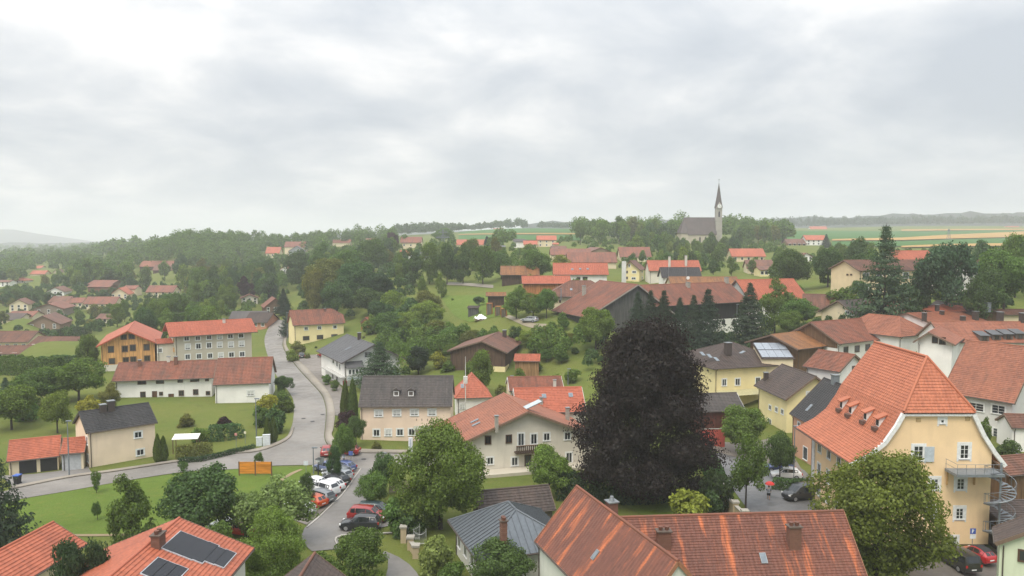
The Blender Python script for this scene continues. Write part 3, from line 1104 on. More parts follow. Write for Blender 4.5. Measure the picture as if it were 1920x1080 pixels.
def win_meshes(w_, h, style, lod):
    w_, h = round(w_ * 10) / 10, round(h * 10) / 10
    w_, h = max(w_, 0.3), max(h, 0.3)
    key = (w_, h, style, lod)
    if key in WIN:
        return WIN[key]
    f = MB()
    s = 0.16 if style in ('w', 'blind', 'cross', 'dark') else 0.08
    if lod > 1:
        s = 0.12
    white = style != 'brown' and style != 'door'
    if lod > 1:
        ring(f, w_ + 2 * s, h + 2 * s, s + 0.03, -0.05, 0.02)
    else:
        ring(f, w_ + 2 * s, h + 2 * s, s, -0.045, 0.02)
        ring(f, w_, h, 0.07, -0.03, 0.0)
        if w_ > 0.75 and style != 'plainpane':
            f.box(-0.035, 0.035, -0.03, 0.0, -h / 2 + 0.07, h / 2 - 0.07)
        if style == 'cross':
            for q in (0.17, -0.17):
                f.box(-w_ / 2 + 0.07, -0.035, -0.028, 0.0, q * h - 0.02, q * h + 0.02)
                f.box(0.035, w_ / 2 - 0.07, -0.028, 0.0, q * h - 0.02, q * h + 0.02)
        f.box(-w_ / 2 - s * 0.9, w_ / 2 + s * 0.9, -0.13, -0.046, -h / 2 - 0.05, -h / 2 + 0.01)
    p = MB().box(-w_ / 2 + 0.02, w_ / 2 - 0.02, -0.016, 0.015, -h / 2 + 0.02, h / 2 - 0.02)
    bl = None
    if style == 'blind':
        bl = MB().box(-w_ / 2 + 0.04, w_ / 2 - 0.04, -0.026, -0.0165, -h * 0.28, h / 2 - 0.04).mesh('blind', BLIND)
    fm = WHITE if white else plain((0.09, 0.05, 0.03))
    if style == 'dark':
        fm = plain((0.10, 0.065, 0.045))
    WIN[key] = (f.mesh('window', fm), p.mesh('pane', GLASS), bl)
    return WIN[key]


def roof_poly(b, e0, e1, r1, r0, course=0.36, lift=0.055, th=0.2, edges=True):
    e0, e1, r1, r0 = (np.array(p, float) for p in (e0, e1, r1, r0))
    ex = (e1 - e0)
    le = np.linalg.norm(ex)
    ex = ex / le
    mid = (r0 + r1) / 2 - (e0 + e1) / 2
    sl = mid - ex * (mid @ ex)
    ls = np.linalg.norm(sl)
    sd_ = sl / ls
    nrm = np.cross(ex, sd_)
    if nrm[2] < 0:
        nrm = -nrm
    n = max(1, int(round(ls / course))) if course else 1
    L_ = nrm * (lift if course else 0)

    def uvp(p):
        q = p - e0
        return (float(q @ ex) + 3.1, float(q @ sd_) + 2.3)
    for i in range(n):
        t0, t1 = i / n, (i + 1) / n
        a0, a1 = e0 + (r0 - e0) * t0, e1 + (r1 - e1) * t0
        c1, c0 = e1 + (r1 - e1) * t1, e0 + (r0 - e0) * t1
        b.face([a0 + L_, a1 + L_, c1, c0], [uvp(a0), uvp(a1), uvp(c1), uvp(c0)])
        if course:
            b.face([a0, a1, a1 + L_, a0 + L_], [uvp(a0), uvp(a1), uvp(a1), uvp(a0)])
    dn = nrm * th
    b.face([e0 - dn, r0 - dn, r1 - dn, e1 - dn], [uvp(e0), uvp(r0), uvp(r1), uvp(e1)])
    if edges:
        for p, q in ((e0, e1), (e1, r1), (r1, r0), (r0, e0)):
            if np.linalg.norm(p - q) > 0.05:
                b.face([p - dn, q - dn, q, p], [uvp(p), uvp(q), uvp(q), uvp(p)])
    return nrm


SEEN = []


def hides(x, y, h, wd):
    """would a tree here stand before a building that the photograph shows?"""
    g = H(x, y)
    u, vt = proj(x, y, g + h)
    hw = wd * 0.5 * F / y * 0.8
    for a, b, ve, Yh in SEEN:
        if y < Yh + 1 and Yh - y < 260 and u + hw > a and u - hw < b and vt < ve - 1.5:
            return True
    return False


def clear_of(x, y, m):
    for cx_, cy__, a, b, w_ in FOOT:
        dx, dy = x - cx_, y - cy__
        lx, ly = abs(math.cos(w_) * dx + math.sin(w_) * dy), abs(-math.sin(w_) * dx + math.cos(w_) * dy)
        if lx < a + m and ly < b + m:
            return False
    return True


class House:
    pass


def house(name, label, A, Y=None, B=None, L=None, yaw=None, D=8, mode='x', ridge=None, rh=None, wall=(0.6, 0.58, 0.52), roof=None,
          ovf=0.6, ovg=0.5, wins=None, chim=(), sky=(), trim=(0.16, 0.11, 0.08), cat='house', group=None, lod=None, Aw=None, root=None,
          wallmat=None, hip=None, base=None, gut=None, course=0.36, ridgemat=None, half=None, asroot=None, plinth=None):
    h = House()
    A3 = np.array(Aw, float) if Aw is not None else at(A[0], A[1], Y)
    Ze = A3[2]
    if B is not None:
        B3 = atz(B[0], B[1], Ze)
        d = B3 - A3
        L = float(np.hypot(d[0], d[1]))
        yw = math.atan2(d[1], d[0])
    else:
        yw = R(yaw)
    ca, sa = math.cos(yw), math.sin(yw)
    dist = A3[1]
    if lod is None:
        lod = 0 if dist < 140 else 1 if dist < 290 else 2

    def wxy(x, y):
        return A3[0] + ca * x - sa * y, A3[1] + sa * x + ca * y
    gs = [H(*wxy(x, y)) for x in (0.5, L - 0.5) for y in (0.5, D - 0.5)]
    if base is None:
        base = min(gs) - 0.3
    ze = Ze - base

    def loc_ray(u, v):
        dr = ray(u, v)
        ox, oy = -A3[0], -A3[1]
        o = np.array((ca * ox + sa * oy, -sa * ox + ca * oy, CZ - base))
        return o, np.array((ca * dr[0] + sa * dr[1], -sa * dr[0] + ca * dr[1], dr[2]))

    def hit_plane(u, v, ax, val):
        o, dr = loc_ray(u, v)
        return o + dr * ((val - o[ax]) / dr[ax])
    xp = L / 2
    if ridge is not None:
        p = hit_plane(ridge[0], ridge[1], 1, D / 2 if mode != 'y' else 0.0)
        zr = p[2]
        if mode == 'y' and len(ridge) == 2:
            xp = min(max(p[0], 0.3 * L), 0.7 * L)
    else:
        zr = ze + rh
    REPORT.append((name, label[:34], 'L %.1f D %.1f yaw %.0f wall %.1f rise %.1f' % (L, D, math.degrees(yw), ze - max(0, np.mean(gs) - base), zr - ze)))
    FOOT.append((*wxy(L / 2, D / 2), L / 2, D / 2, yw))
    pj = [proj(*wxy(x, y), z_) for x in (0, L) for y in (0, D) for z_ in (Ze, base + zr)]
    SEEN.append((min(p[0] for p in pj), max(p[0] for p in pj), proj(A3[0], A3[1], Ze)[1], A3[1]))
    own = root is None
    if own:
        root = thing(name, label, cat, (A3[0], A3[1], base), yw, group)
        off = Matrix.Identity(4)
    else:
        # a wing of another building: same root, own place in it
        rl = Matrix.Translation(root.location) @ Matrix.Rotation(root.rotation_euler[2], 4, 'Z')
        off = rl.inverted() @ Matrix.Translation((A3[0], A3[1], base)) @ Matrix.Rotation(yw, 4, 'Z')
    oz = off.to_euler()[2]

    def put(nm, me, parent, p=(0, 0, 0), rz=0.0):
        if parent is root:
            q = off @ Vector(p)
            return obj(nm, me, parent, tuple(q), oz + rz)
        return obj(nm, me, parent, p, rz)
    t = 0.2
    rmat = roof or T_RED
    b = MB()
    cs = course if lod == 0 else course * 1.25 if lod == 1 else 0
    polys = []
    if mode == 'x':
        hl = hr_ = 0.0
        if half:       # half hips cut off the gable tops
            hl, hr_ = half
        zl = ze + (zr - ze) * 0.55
        yl = D / 2 * 0.55
        f_ = [(0, 0, ze), (L, 0, ze), (L - hr_, D / 2, zr), (hl, D / 2, zr)]
        g_ = [(L, D, ze), (0, D, ze), (hl, D / 2, zr), (L - hr_, D / 2, zr)]
        if not half:
            polys += [f_, g_]
        else:
            for (e0, e1, r1, r0), ya in ((f_, yl), (g_, D - yl)):
                # lower part straight, upper part drawn in by the half hips
                fl = [e0, e1, (e1[0], ya, zl), (e0[0], ya, zl)]
                polys += [fl, [fl[3], fl[2], r1, r0]]
            if hr_:
                polys.append([(L, yl, zl), (L, D - yl, zl), (L - hr_, D / 2, zr), (L - hr_, D / 2, zr)])
            if hl:
                polys.append([(0, D - yl, zl), (0, yl, zl), (hl, D / 2, zr), (hl, D / 2, zr)])
    elif mode == 'y':
        polys += [[(0, D, ze), (0, 0, ze), (xp, 0, zr), (xp, D, zr)], [(L, 0, ze), (L, D, ze), (xp, D, zr), (xp, 0, zr)]]
    elif mode == 'lean':
        polys += [[(0, 0, ze), (L, 0, ze), (L, D, zr), (0, D, zr)]]
    elif mode == 'hip':
        if L >= D:
            q = hip if hip is not None else D / 2 * 0.95
            q = min(q, L / 2 - 0.05)
            c0, c1 = (q, D / 2, zr), (L - q, D / 2, zr)
            polys += [[(0, 0, ze), (L, 0, ze), c1, c0], [(L, D, ze), (0, D, ze), c0, c1], [(0, D, ze), (0, 0, ze), c0, c0], [(L, 0, ze), (L, D, ze), c1, c1]]
        else:
            q = hip if hip is not None else L / 2 * 0.95
            c0, c1 = (L / 2, q, zr), (L / 2, D - q, zr)
            polys += [[(0, 0, ze), (L, 0, ze), c0, c0], [(L, D, ze), (0, D, ze), c1, c1], [(0, D, ze), (0, 0, ze), c0, c1], [(L, 0, ze), (L, D, ze), c1, c0]]
    nrms = [roof_poly(b, *q, course=cs, th=t) for q in polys]
    rf = put('roof', b.mesh('roof', rmat), root)
    # walls
    wb = MB()
    if mode == 'y':
        x0, x1, y0, y1 = ovf, L - ovf, ovg, D - ovg
        sl, sr = (zr - ze) / xp, (zr - ze) / (L - xp)
        zl, zr_ = ze + sl * x0 - t - 0.03, ze + sr * ovf - t - 0.03
        zt = zr - t - 0.05
        for y in (y0, y1):
            pts = [(x0, y, 0), (x1, y, 0), (x1, y, zr_), (xp, y, zt), (x0, y, zl)]
            wb.face(pts if y == y0 else pts[::-1])
        wb.face([(x0, y1, 0), (x0, y0, 0), (x0, y0, zl), (x0, y1, zl)])
        wb.face([(x1, y0, 0), (x1, y1, 0), (x1, y1, zr_), (x1, y0, zr_)])
    elif mode in ('x', 'lean'):
        x0, x1, y0, y1 = ovg, L - ovg, ovf, D - ovf
        if mode == 'x':
            s_ = (zr - ze) / (D / 2)
            zf = zb = ze + s_ * ovf - t - 0.03
            zt = zr - t - 0.05
        else:
            s_ = (zr - ze) / D
            zf, zb = ze + s_ * ovf - t - 0.03, zr - s_ * ovf - t - 0.03
        for x in (x0, x1):
            if mode == 'lean':
                pts = [(x, y1, 0), (x, y0, 0), (x, y0, zf), (x, y1, zb)]
            elif half and half[0 if x == x0 else 1]:
                zc, yc = ze + (zr - ze) * 0.55 - t - 0.08, D / 2 * 0.55
                pts = [(x, y1, 0), (x, y0, 0), (x, y0, zf), (x, yc, zc), (x, D - yc, zc), (x, y1, zb)]
            else:
                pts = [(x, y1, 0), (x, y0, 0), (x, y0, zf), (x, D / 2, zt), (x, y1, zb)]
            wb.face(pts if x == x0 else pts[::-1])
        wb.face([(x0, y0, 0), (x1, y0, 0), (x1, y0, zf), (x0, y0, zf)])
        wb.face([(x1, y1, 0), (x0, y1, 0), (x0, y1, zb), (x1, y1, zb)])
    else:
        x0, x1, y0, y1 = ovf, L - ovf, ovf, D - ovf
        zf = ze - 0.02
        for p, q in (((x0, y0), (x1, y0)), ((x1, y0), (x1, y1)), ((x1, y1), (x0, y1)), ((x0, y1), (x0, y0))):
            wb.face([(*p, 0), (*q, 0), (*q, zf), (*p, zf)])
    wl = put('wall', wb.mesh('wall', wallmat or plaster(wall)), root)
    tm = plain(trim)
    # verge boards, eaves gutter, ridge tiles
    if lod < 2 and mode in ('x', 'y'):
        if mode == 'x' and not half:
            runs = [((x, 0, ze), (x, D / 2, zr)) for x in (0, L)] + [((x, D, ze), (x, D / 2, zr)) for x in (0, L)]
        elif mode == 'y':
            runs = [((0, y, ze), (xp, y, zr)) for y in (0, D)] + [((L, y, ze), (xp, y, zr)) for y in (0, D)]
        else:
            runs = []
        for p, q in runs:
            o_ = Vector(((-0.03 if p[0] == 0 else 0.03) if mode == 'x' else 0, (-0.03 if p[1] == 0 else 0.03) if mode == 'y' else 0, -0.10))
            put('barge_board', MB().beam(Vector(p) + o_, Vector(q) + o_, 0.05, 0.3).mesh('barge_board', tm), rf)
    if (gut if gut is not None else lod < 2) and mode in ('x', 'y', 'hip', 'lean'):
        gm = plain((0.10, 0.08, 0.07), 0.5, 0.3)
        g = []
        if mode in ('x', 'hip', 'lean'):
            g.append(((0.05, -0.06, ze - 0.08), (L - 0.05, -0.06, ze - 0.08)))
        if mode in ('y', 'hip'):
            g += [((-0.06, 0.05, ze - 0.08), (-0.06, D - 0.05, ze - 0.08)), ((L + 0.06, 0.05, ze - 0.08), (L + 0.06, D - 0.05, ze - 0.08))]
        for p, q in g:
            put('gutter', MB().tube([p, q], 0.075, 6).mesh('gutter', gm), rf)
        if lod < 2 and mode != 'lean':
            x_ = x0 + 0.25
            put('downpipe', MB().tube([(x_, 0.0, ze - 0.12), (x_, y0 - 0.08, ze - 0.6), (x_, y0 - 0.08, 0.2)], 0.055, 6).mesh('downpipe', gm), wl)
    if lod < 2 and mode != 'lean':
        rb = MB()
        rms = ridgemat or rmat
        if mode == 'x':
            rb.tube([(hl - 0.02, D / 2, zr + 0.0), (L - hr_ + 0.02, D / 2, zr + 0.0)], 0.13, 8)
            if half:
                if hr_:
                    for ya in (yl, D - yl):
                        rb.tube([(L - 0.0, ya, ze + (zr - ze) * 0.55 + 0.02), (L - hr_, D / 2, zr)], 0.11, 8)
                if hl:
                    for ya in (yl, D - yl):
                        rb.tube([(0, ya, ze + (zr - ze) * 0.55 + 0.02), (hl, D / 2, zr)], 0.11, 8)
        elif mode == 'y':
            rb.tube([(xp, -0.02, zr), (xp, D + 0.02, zr)], 0.13, 8)
        else:
            rb.tube([c0, c1] if Vector(c0) != Vector(c1) else [c0, (c0[0], c0[1], c0[2] + 0.1)], 0.12, 8)
            for e in ((0, 0, ze), (0, D, ze)):
                rb.tube([e, c0 if (L >= D or e[1] == 0) else c1], 0.11, 8)
            for e in ((L, 0, ze), (L, D, ze)):
                rb.tube([e, c1 if (L >= D or e[1] == D) else c0], 0.11, 8)
        put('ridge_tiles', rb.mesh('ridge_tiles', rms), rf)
    fy0, fx0, fx1 = y0, x0, x1
    planes = {'f': (1, fy0, 0.0), 'l': (0, fx0, -math.pi / 2), 'r': (0, fx1, math.pi / 2), 'b': (1, y1, math.pi)}

    def to_m(px):
        return px * dist / F

    def add_window(face, pos, w_, hh, style='w'):
        ax, val, rz = planes[face]
        p = list(pos)
        p[ax] = val
        if style == 'door':
            me = MB()
            ring(me, w_ + 0.2, hh + 0.1, 0.1, -0.06, 0.02)
            dr = put('door', me.mesh('door', WHITE), root, p, rz)
            MBd = MB().box(-w_ / 2, w_ / 2, -0.03, 0.01, -hh / 2 + 0.05, hh / 2 - 0.05)
            obj('door_leaf', MBd.mesh('door_leaf', timber((0.11, 0.06, 0.035))), dr)
            return dr
        fm, pm, bl = win_meshes(w_, hh, style, lod)
        wo_ = put('window', fm, root, p, rz)
        obj('pane', pm, wo_)
        if bl:
            obj('blind', bl, wo_)
        return wo_
    h.add_window = add_window
    for face, lst in (wins or {}).items():
        ax, val, rz = planes[face]
        if lst and lst[0] == 'grid':
            _, ncol, nrow, w_, hh = lst[:5]
            style = lst[5] if len(lst) > 5 else 'w'
            a0, a1 = (x0, x1) if ax == 1 else (y0, y1)
            zw0 = max(0.0, np.mean(gs) - base)
            top = ze - 0.1
            for r_ in range(nrow):
                zc_ = zw0 + (top - zw0) * (r_ + 0.56) / nrow
                for c_ in range(ncol):
                    q = a0 + (a1 - a0) * (c_ + 0.5) / ncol
                    add_window(face, (q, 0, zc_) if ax == 1 else (0, q, zc_), w_, hh, style)
            continue
        for wn_ in lst:
            p = hit_plane(wn_[0], wn_[1], ax, val)
            # pixel size to metres on that face
            wy = A3[1] + sa * p[0] + ca * p[1]
            sw, sh = wn_[2] * wy / F, wn_[3] * wy / F
            fo = abs(ca) if ax == 1 else max(0.35, abs(sa))
            if ax == 0:
                sw = min(sw / fo, 1.4)
            else:
                sw = sw / max(0.4, fo)
            add_window(face, p, sw, sh, wn_[4] if len(wn_) > 4 else 'w')

    def roof_hit(u, v):
        o, dr = loc_ray(u, v)
        best = None
        for q, nm_ in zip(polys, nrms):
            dn = dr @ nm_
            if dn > -1e-4:
                continue
            s = ((np.array(q[0]) - o) @ nm_) / dn
            p = o + dr * s
            inb = -1.5 < p[0] < L + 1.5 and -1.5 < p[1] < D + 1.5 and ze - 0.6 < p[2] < zr + 0.8
            if inb and (best is None or s < best[0]):
                best = (s, p, nm_, q)
        if best is None:
            return None
        return best[1:]
    h.roof_hit = roof_hit
    for c_ in chim:
        u, v, hh = c_[:3]
        w_ = c_[3] if len(c_) > 3 else 0.6
        kind = c_[4] if len(c_) > 4 else 'brick'
        r_ = roof_hit(u, v)
        p = r_[0] if r_ else np.array((L / 2, D / 2, zr))
        ch = MB().box(p[0] - w_ / 2, p[0] + w_ / 2, p[1] - w_ / 2, p[1] + w_ / 2, p[2] - 0.8, p[2] + hh)
        co = put('chimney', ch.mesh('chimney', {'brick': BRICK, 'white': plaster((0.55, 0.53, 0.48)), 'dark': plain((0.06, 0.045, 0.04)), 'steel': GALV, 'grey': CONCRETE}[kind]), rf)
        cp = MB().box(p[0] - w_ / 2 - 0.08, p[0] + w_ / 2 + 0.08, p[1] - w_ / 2 - 0.08, p[1] + w_ / 2 + 0.08, p[2] + hh, p[2] + hh + 0.1)
        put('chimney_cap', cp.mesh('chimney_cap', c_[5] if len(c_) > 5 else ZINC), rf)

    def on_roof(nm, u, v, w_, hh, mat, up=0.09, frame=None):
        r_ = roof_hit(u, v)
        if not r_:
            return None
        p, n_, q = r_
        ex = np.array(q[1], float) - np.array(q[0], float)
        ex /= np.linalg.norm(ex)
        sy = np.cross(n_, ex)
        c0_ = p + n_ * 0.03
        M = Matrix(((ex[0], sy[0], n_[0], c0_[0]), (ex[1], sy[1], n_[1], c0_[1]), (ex[2], sy[2], n_[2], c0_[2]), (0, 0, 0, 1)))
        fr = MB().box(-w_ / 2, w_ / 2, -hh / 2, hh / 2, 0.0, up, M)
        o_ = put(nm, fr.mesh(nm, frame or ZINC), root)
        pn = MB().box(-w_ / 2 + 0.06, w_ / 2 - 0.06, -hh / 2 + 0.06, hh / 2 - 0.06, up, up + 0.012, M)
        obj('pane', pn.mesh('pane', mat), o_)
        return o_
    h.on_roof = on_roof
    for s_ in sky:
        u, v = s_[:2]
        on_roof('skylight', u, v, s_[2] if len(s_) > 2 else 0.8, s_[3] if len(s_) > 3 else 1.1, SKYPANE)
    h.root, h.roof, h.wall, h.L, h.D, h.ze, h.zr, h.base, h.yw, h.xp = root, rf, wl, L, D, ze, zr, base, yw, xp
    h.hit_plane, h.put, h.A3, h.polys, h.wxy = hit_plane, put, A3, polys, wxy
    h.x0, h.x1, h.y0, h.y1 = x0, x1, y0, y1
    return h


SKYPANE = plain((0.17, 0.20, 0.23), 0.15)
PANEL = plain((0.014, 0.016, 0.022), 0.2, 0.0, 0.25)


def shed_posts(h, n, mat, inset=0.3, r=0.07):
    for x in np.linspace(inset, h.L - inset, n):
        for y in (inset, h.D - inset):
            obj('post', MB().box(x - r, x + r, y - r, y + r, 0, h.ze - 0.05).mesh('post', mat), h.root)

# ---------------------------------------------------------------- the buildings
W_WHITE, W_CREAM, W_YEL, W_PEACH, W_GREY = (0.80, 0.79, 0.76), (0.72, 0.62, 0.44), (0.79, 0.68, 0.38), (0.74, 0.59, 0.47), (0.64, 0.60, 0.52)
W_BEIGE, W_STONE, W_SAND = (0.78, 0.64, 0.48), (0.50, 0.46, 0.38), (0.85, 0.63, 0.38)
WOOD_OR = timber((0.60, 0.33, 0.13))
WOOD_DK = timber((0.075, 0.05, 0.035))
WOOD_GR = timber((0.10, 0.10, 0.095))
WOOD_BR = timber((0.15, 0.09, 0.05))


def wing_boards(h, face, n, mat, proud=0.03, z0=0.0, z1=None):
    """upright wall boards, each one a piece"""
    z1 = z1 or h.ze - 0.1
    me = None
    a0, a1 = (h.x0, h.x1) if face == 'f' else (h.y0, h.y1)
    wd = (a1 - a0) / n
    me = MB().box(-wd * 0.46, wd * 0.46, -proud, 0.0, z0, z1).mesh('board', mat)
    for k in range(n):
        q = a0 + (k + 0.5) * wd
        if face == 'f':
            h.put('board', me, h.root, (q, h.y0, 0), 0)
        else:
            h.put('board', me, h.root, (h.x0, q, 0), -math.pi / 2)


# --- beige house with the black roof, left
hB = house('detached_house', 'beige two storey house with black tiled roof at the left roadside', (162, 812), 108.7, B=(295, 792), D=8.2, ridge=(211, 764), wall=W_BEIGE, roof=T_BLACK, ovf=0.25, ovg=0.3,
           wins={'f': [(259, 815, 10, 12), (263, 848, 10, 12)], 'l': [(163, 826, 8, 14), (165, 859, 8, 14)]},
           chim=((193, 770, 0.9, 0.8, 'dark'), (208, 768, 1.3, 0.9, 'dark')), trim=(0.05, 0.045, 0.045))
hG = house('garage', 'low garage with red tiled roof and two open black bays beside the beige house', (12, 866), 105.0, B=(112, 855), D=7.5, ridge=(50, 823), wall=W_CREAM, roof=T_RED, ovf=0.4, ovg=0.2, cat='garage')
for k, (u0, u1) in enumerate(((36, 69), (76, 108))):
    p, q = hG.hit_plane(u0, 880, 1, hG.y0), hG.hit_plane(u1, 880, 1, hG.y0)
    hG.put('door_or_bay_shade', MB().box(p[0], q[0], hG.y0 - 0.03, hG.y0 + 0.1, 0, hG.ze - 0.25).mesh('door_or_bay_shade', DARK), hG.root)  # open bay: dark panel paints in the shade inside, no door leaf
hG2 = house('garage', 'lower garage wing with grey door between garage and beige house', (112, 852), 107, B=(158, 848), D=6.0, ridge=(122, 822), wall=W_CREAM, roof=T_RED, ovf=0.3, ovg=0.2, cat='garage')
p, q = hG2.hit_plane(116, 865, 1, hG2.y0), hG2.hit_plane(152, 865, 1, hG2.y0)
hG2.put('door_or_bay_shade', MB().box(p[0], q[0], hG2.y0 - 0.03, hG2.y0 + 0.1, 0, hG2.ze - 0.2).mesh('door_or_bay_shade', plain((0.42, 0.44, 0.45))), hG2.root)

# --- long white farmhouse
hF = house('farmhouse', 'long white farmhouse with weathered red brown roof above the meadow', (209, 715), 154, B=(400, 708.5), D=10.5, ridge=(300, 678), wall=W_WHITE, roof=T_REDBR, ovf=0.7, ovg=0.5,
           wins={'f': [(266, 716.5, 14, 7, 'brown'), (300, 715, 13, 7, 'brown'), (338, 713, 8, 7, 'brown'), (365, 712, 14, 6, 'brown'), (388, 711, 5, 6, 'brown'),
                       (268, 740, 8, 10, 'brown'), (290, 742, 9, 19, 'door'), (302, 738, 5, 6, 'brown'), (321, 746, 10, 17, 'door'), (340, 737, 8, 9, 'brown'), (367, 735, 8, 9, 'brown'), (390, 737, 6, 6, 'brown')]},
           chim=((262, 686, 1.2, 0.6, 'brick'), (330, 683, 1.6, 0.6, 'brick'), (444, 676, 1.0, 0.6, 'white')))
house('farmhouse', '', (399, 722), 151.5, B=(507, 718), D=13.5, ridge=(452, 671), wall=W_WHITE, roof=T_REDBR, ovf=0.35, ovg=0.35, root=hF.root, wins={'r': [], 'f': [(470, 737, 12, 9, 'blind')]})
# --- larch clad gabled block and grey apartment block behind
hW = house('apartment_building', 'orange larch clad apartment house with red gable roof', (180, 650), 182, B=(297, 644.5), D=24, mode='y', ridge=(239, 620.5), wallmat=WOOD_OR, roof=T_ORANGE, ovf=0.9, ovg=0.9,
           wins={'f': [(232, 632, 8, 8, 'dark'), (247, 631, 8, 8, 'dark'), (208, 655, 8, 10, 'dark'), (234, 654, 8, 10, 'dark'), (249, 652, 8, 10, 'dark'), (275, 651, 8, 10, 'dark'),
                       (210, 677, 8, 9, 'dark'), (236, 675, 8, 9, 'dark'), (250, 674, 8, 9, 'dark'), (276, 672, 8, 9, 'dark'), (211, 698, 5, 9)]}, trim=(0.40, 0.10, 0.05), cat='building')
zf_ = 2.6
hW.put('plinth', MB().box(hW.x0 - 0.05, hW.x1 + 0.05, hW.y0 - 0.06, hW.y1 + 0.05, 0, zf_).mesh('plinth', plaster(W_GREY)), hW.root)
hA = house('apartment_building', 'grey beige four storey apartment block with bright red roof', (318, 632), 184, B=(483, 622), D=14, ridge=(400, 601), wall=W_STONE, roof=T_ORANGE, ovf=1.0, ovg=1.3,
           wins={'f': [(350, 635, 7.5, 7.5), (371, 634, 7.5, 7.5), (392, 632.5, 7.5, 7.5), (412, 631.5, 7.5, 7.5, 'blind'), (432, 630.5, 7.5, 7.5), (452, 629.5, 7.5, 7.5),
                       (352, 650, 7.5, 10, 'blind'), (372, 649, 7.5, 10), (392, 647.5, 7.5, 10), (412, 646.5, 7.5, 10, 'blind'), (433, 646, 7.5, 10, 'blind'), (453, 644.5, 7.5, 10, 'blind'),
                       (352, 669, 7.5, 9), (373, 668, 7.5, 9), (394, 667, 7.5, 9), (414, 666, 7.5, 9, 'blind'), (434, 665, 7.5, 9), (454, 664, 7.5, 9)]},
           chim=((420, 605, 0.9, 0.6, 'white'),), trim=(0.35, 0.10, 0.06), cat='building')
hL = house('apartment_building', '', (294, 645), 186, B=(336, 642.5), D=9, rh=0.6, wall=W_GREY, roof=T_ORANGE, ovf=0.2, ovg=0.1, root=hA.root, wins={'f': [(300, 657, 6, 8)]})
for z in (2.4, 5.2, 7.6):
    b = MB().box(3.6, 5.0, -1.3, 0.15, z, z + 0.12).box(3.6, 5.0, -1.3, -1.24, z + 0.12, z + 1.05).box(3.6, 3.66, -1.24, 0.1, z + 0.12, z + 1.05)
    hL.put('balcony', b.mesh('balcony', WOOD_OR), hL.root)

# --- yellow house at the top of the road
house('detached_house', 'pale yellow house with half hipped red brown roof at the top of the road', (549, 610.5), 241, B=(648, 605.5), D=10, ridge=(595, 580), wall=W_YEL, roof=T_REDBR, ovf=0.5, ovg=0.5, half=(0.01, 3.2),
      wins={'f': [(574, 616, 6, 6), (599, 614.5, 6, 6), (628, 613, 6, 6), (574, 634, 10, 7, 'brown'), (600, 632, 10, 7, 'brown'), (627, 630.5, 10, 7, 'brown')]}, chim=((609, 583, 0.8, 0.6, 'brick'),))

# --- white shop with the grey roof
hS = house('shop_building', 'white shop building with large grey roof facing the forecourt', (640, 681), 167, B=(760, 671.5), D=21, mode='y', ridge=(702, 646), wall=W_WHITE, roof=T_GREY, ovf=0.9, ovg=1.0,
           wins={'f': [(690, 665, 12, 10, 'cross')], 'l': [(625, 676, 5, 11), (632, 682, 5, 11), (637, 688, 4, 11), (624, 702, 9, 18, 'plainpane'), (632, 710, 7, 18, 'plainpane')]},
           chim=((715, 645, 1.5, 0.7, 'dark'),), sky=((653, 654, 0.6, 1.6),), trim=(0.09, 0.08, 0.08), cat='shop')
pa, pb = hS.hit_plane(649, 696, 1, hS.y0), hS.hit_plane(677, 696, 1, hS.y0)
zb0, zb1 = hS.hit_plane(663, 703, 1, hS.y0)[2], hS.hit_plane(663, 688, 1, hS.y0)[2]
b = MB().box(pa[0], pb[0], hS.y0 - 1.1, hS.y0 - 0.02, zb0, zb1)
hS.put('bay', b.mesh('bay', plaster(W_WHITE)), hS.root)
b = MB().mesh_([(pa[0] - 0.3, hS.y0 - 1.4, zb1 + 0.02), (pb[0] + 0.3, hS.y0 - 1.4, zb1 + 0.02), (pb[0] + 0.3, hS.y0 - 0.02, zb1 + 1.3), (pa[0] - 0.3, hS.y0 - 0.02, zb1 + 1.3), (pa[0] - 0.3, hS.y0 - 0.02, zb1 + 0.02), (pb[0] + 0.3, hS.y0 - 0.02, zb1 + 0.02)],
               [(0, 1, 2, 3), (0, 3, 4), (1, 5, 2), (0, 4, 5, 1)])
hS.put('bay_roof', b.mesh('bay_roof', T_GREY), hS.root)
for k in range(4):
    x = pa[0] + (pb[0] - pa[0]) * (0.16 + 0.23 * k)
    fm, pm, _ = win_meshes(0.6, 1.1, 'plainpane', 1)
    wv_ = hS.put('window', fm, hS.root, (x, hS.y0 - 1.1, (zb0 + zb1) / 2))
    obj('pane', pm, wv_)
hS.put('fascia_band', MB().box(hS.x0 - 1.2, hS.x0 - 0.01, hS.y0 - 1.2, hS.y1 - 4, zb0 - 0.35, zb0 - 0.1).mesh('fascia_band', plain((0.5, 0.5, 0.48))), hS.root)
sgn = MB().box(pa[0] - 0.2, pb[0] + 0.3, hS.y0 - 1.25, hS.y0 - 1.12, zb0 - 0.9, zb0 - 0.1)
so = hS.put('shop_sign', sgn.mesh('shop_sign', plain((0.62, 0.66, 0.66))), hS.root)
lt = MB()
xx = pa[0] + 0.1
for k in range(13):
    lt.box(xx, xx + 0.16, hS.y0 - 1.27, hS.y0 - 1.252, zb0 - 0.66, zb0 - (0.32 if k in (0, 4, 7) else 0.40))
    xx += 0.24 if k != 3 else 0.4
tag(obj('lettering', lt.mesh('lettering', plain((0.22, 0.30, 0.30))), so), None, None, None, 'stuff')
red = MB().box(pa[0] - 0.9, pa[0] + 0.0, hS.y0 - 0.5, hS.y0 - 0.38, zb0 - 2.0, zb0 - 1.0)
ro_ = hS.put('red_sign', red.mesh('red_sign', plain((0.34, 0.02, 0.03))), hS.root)
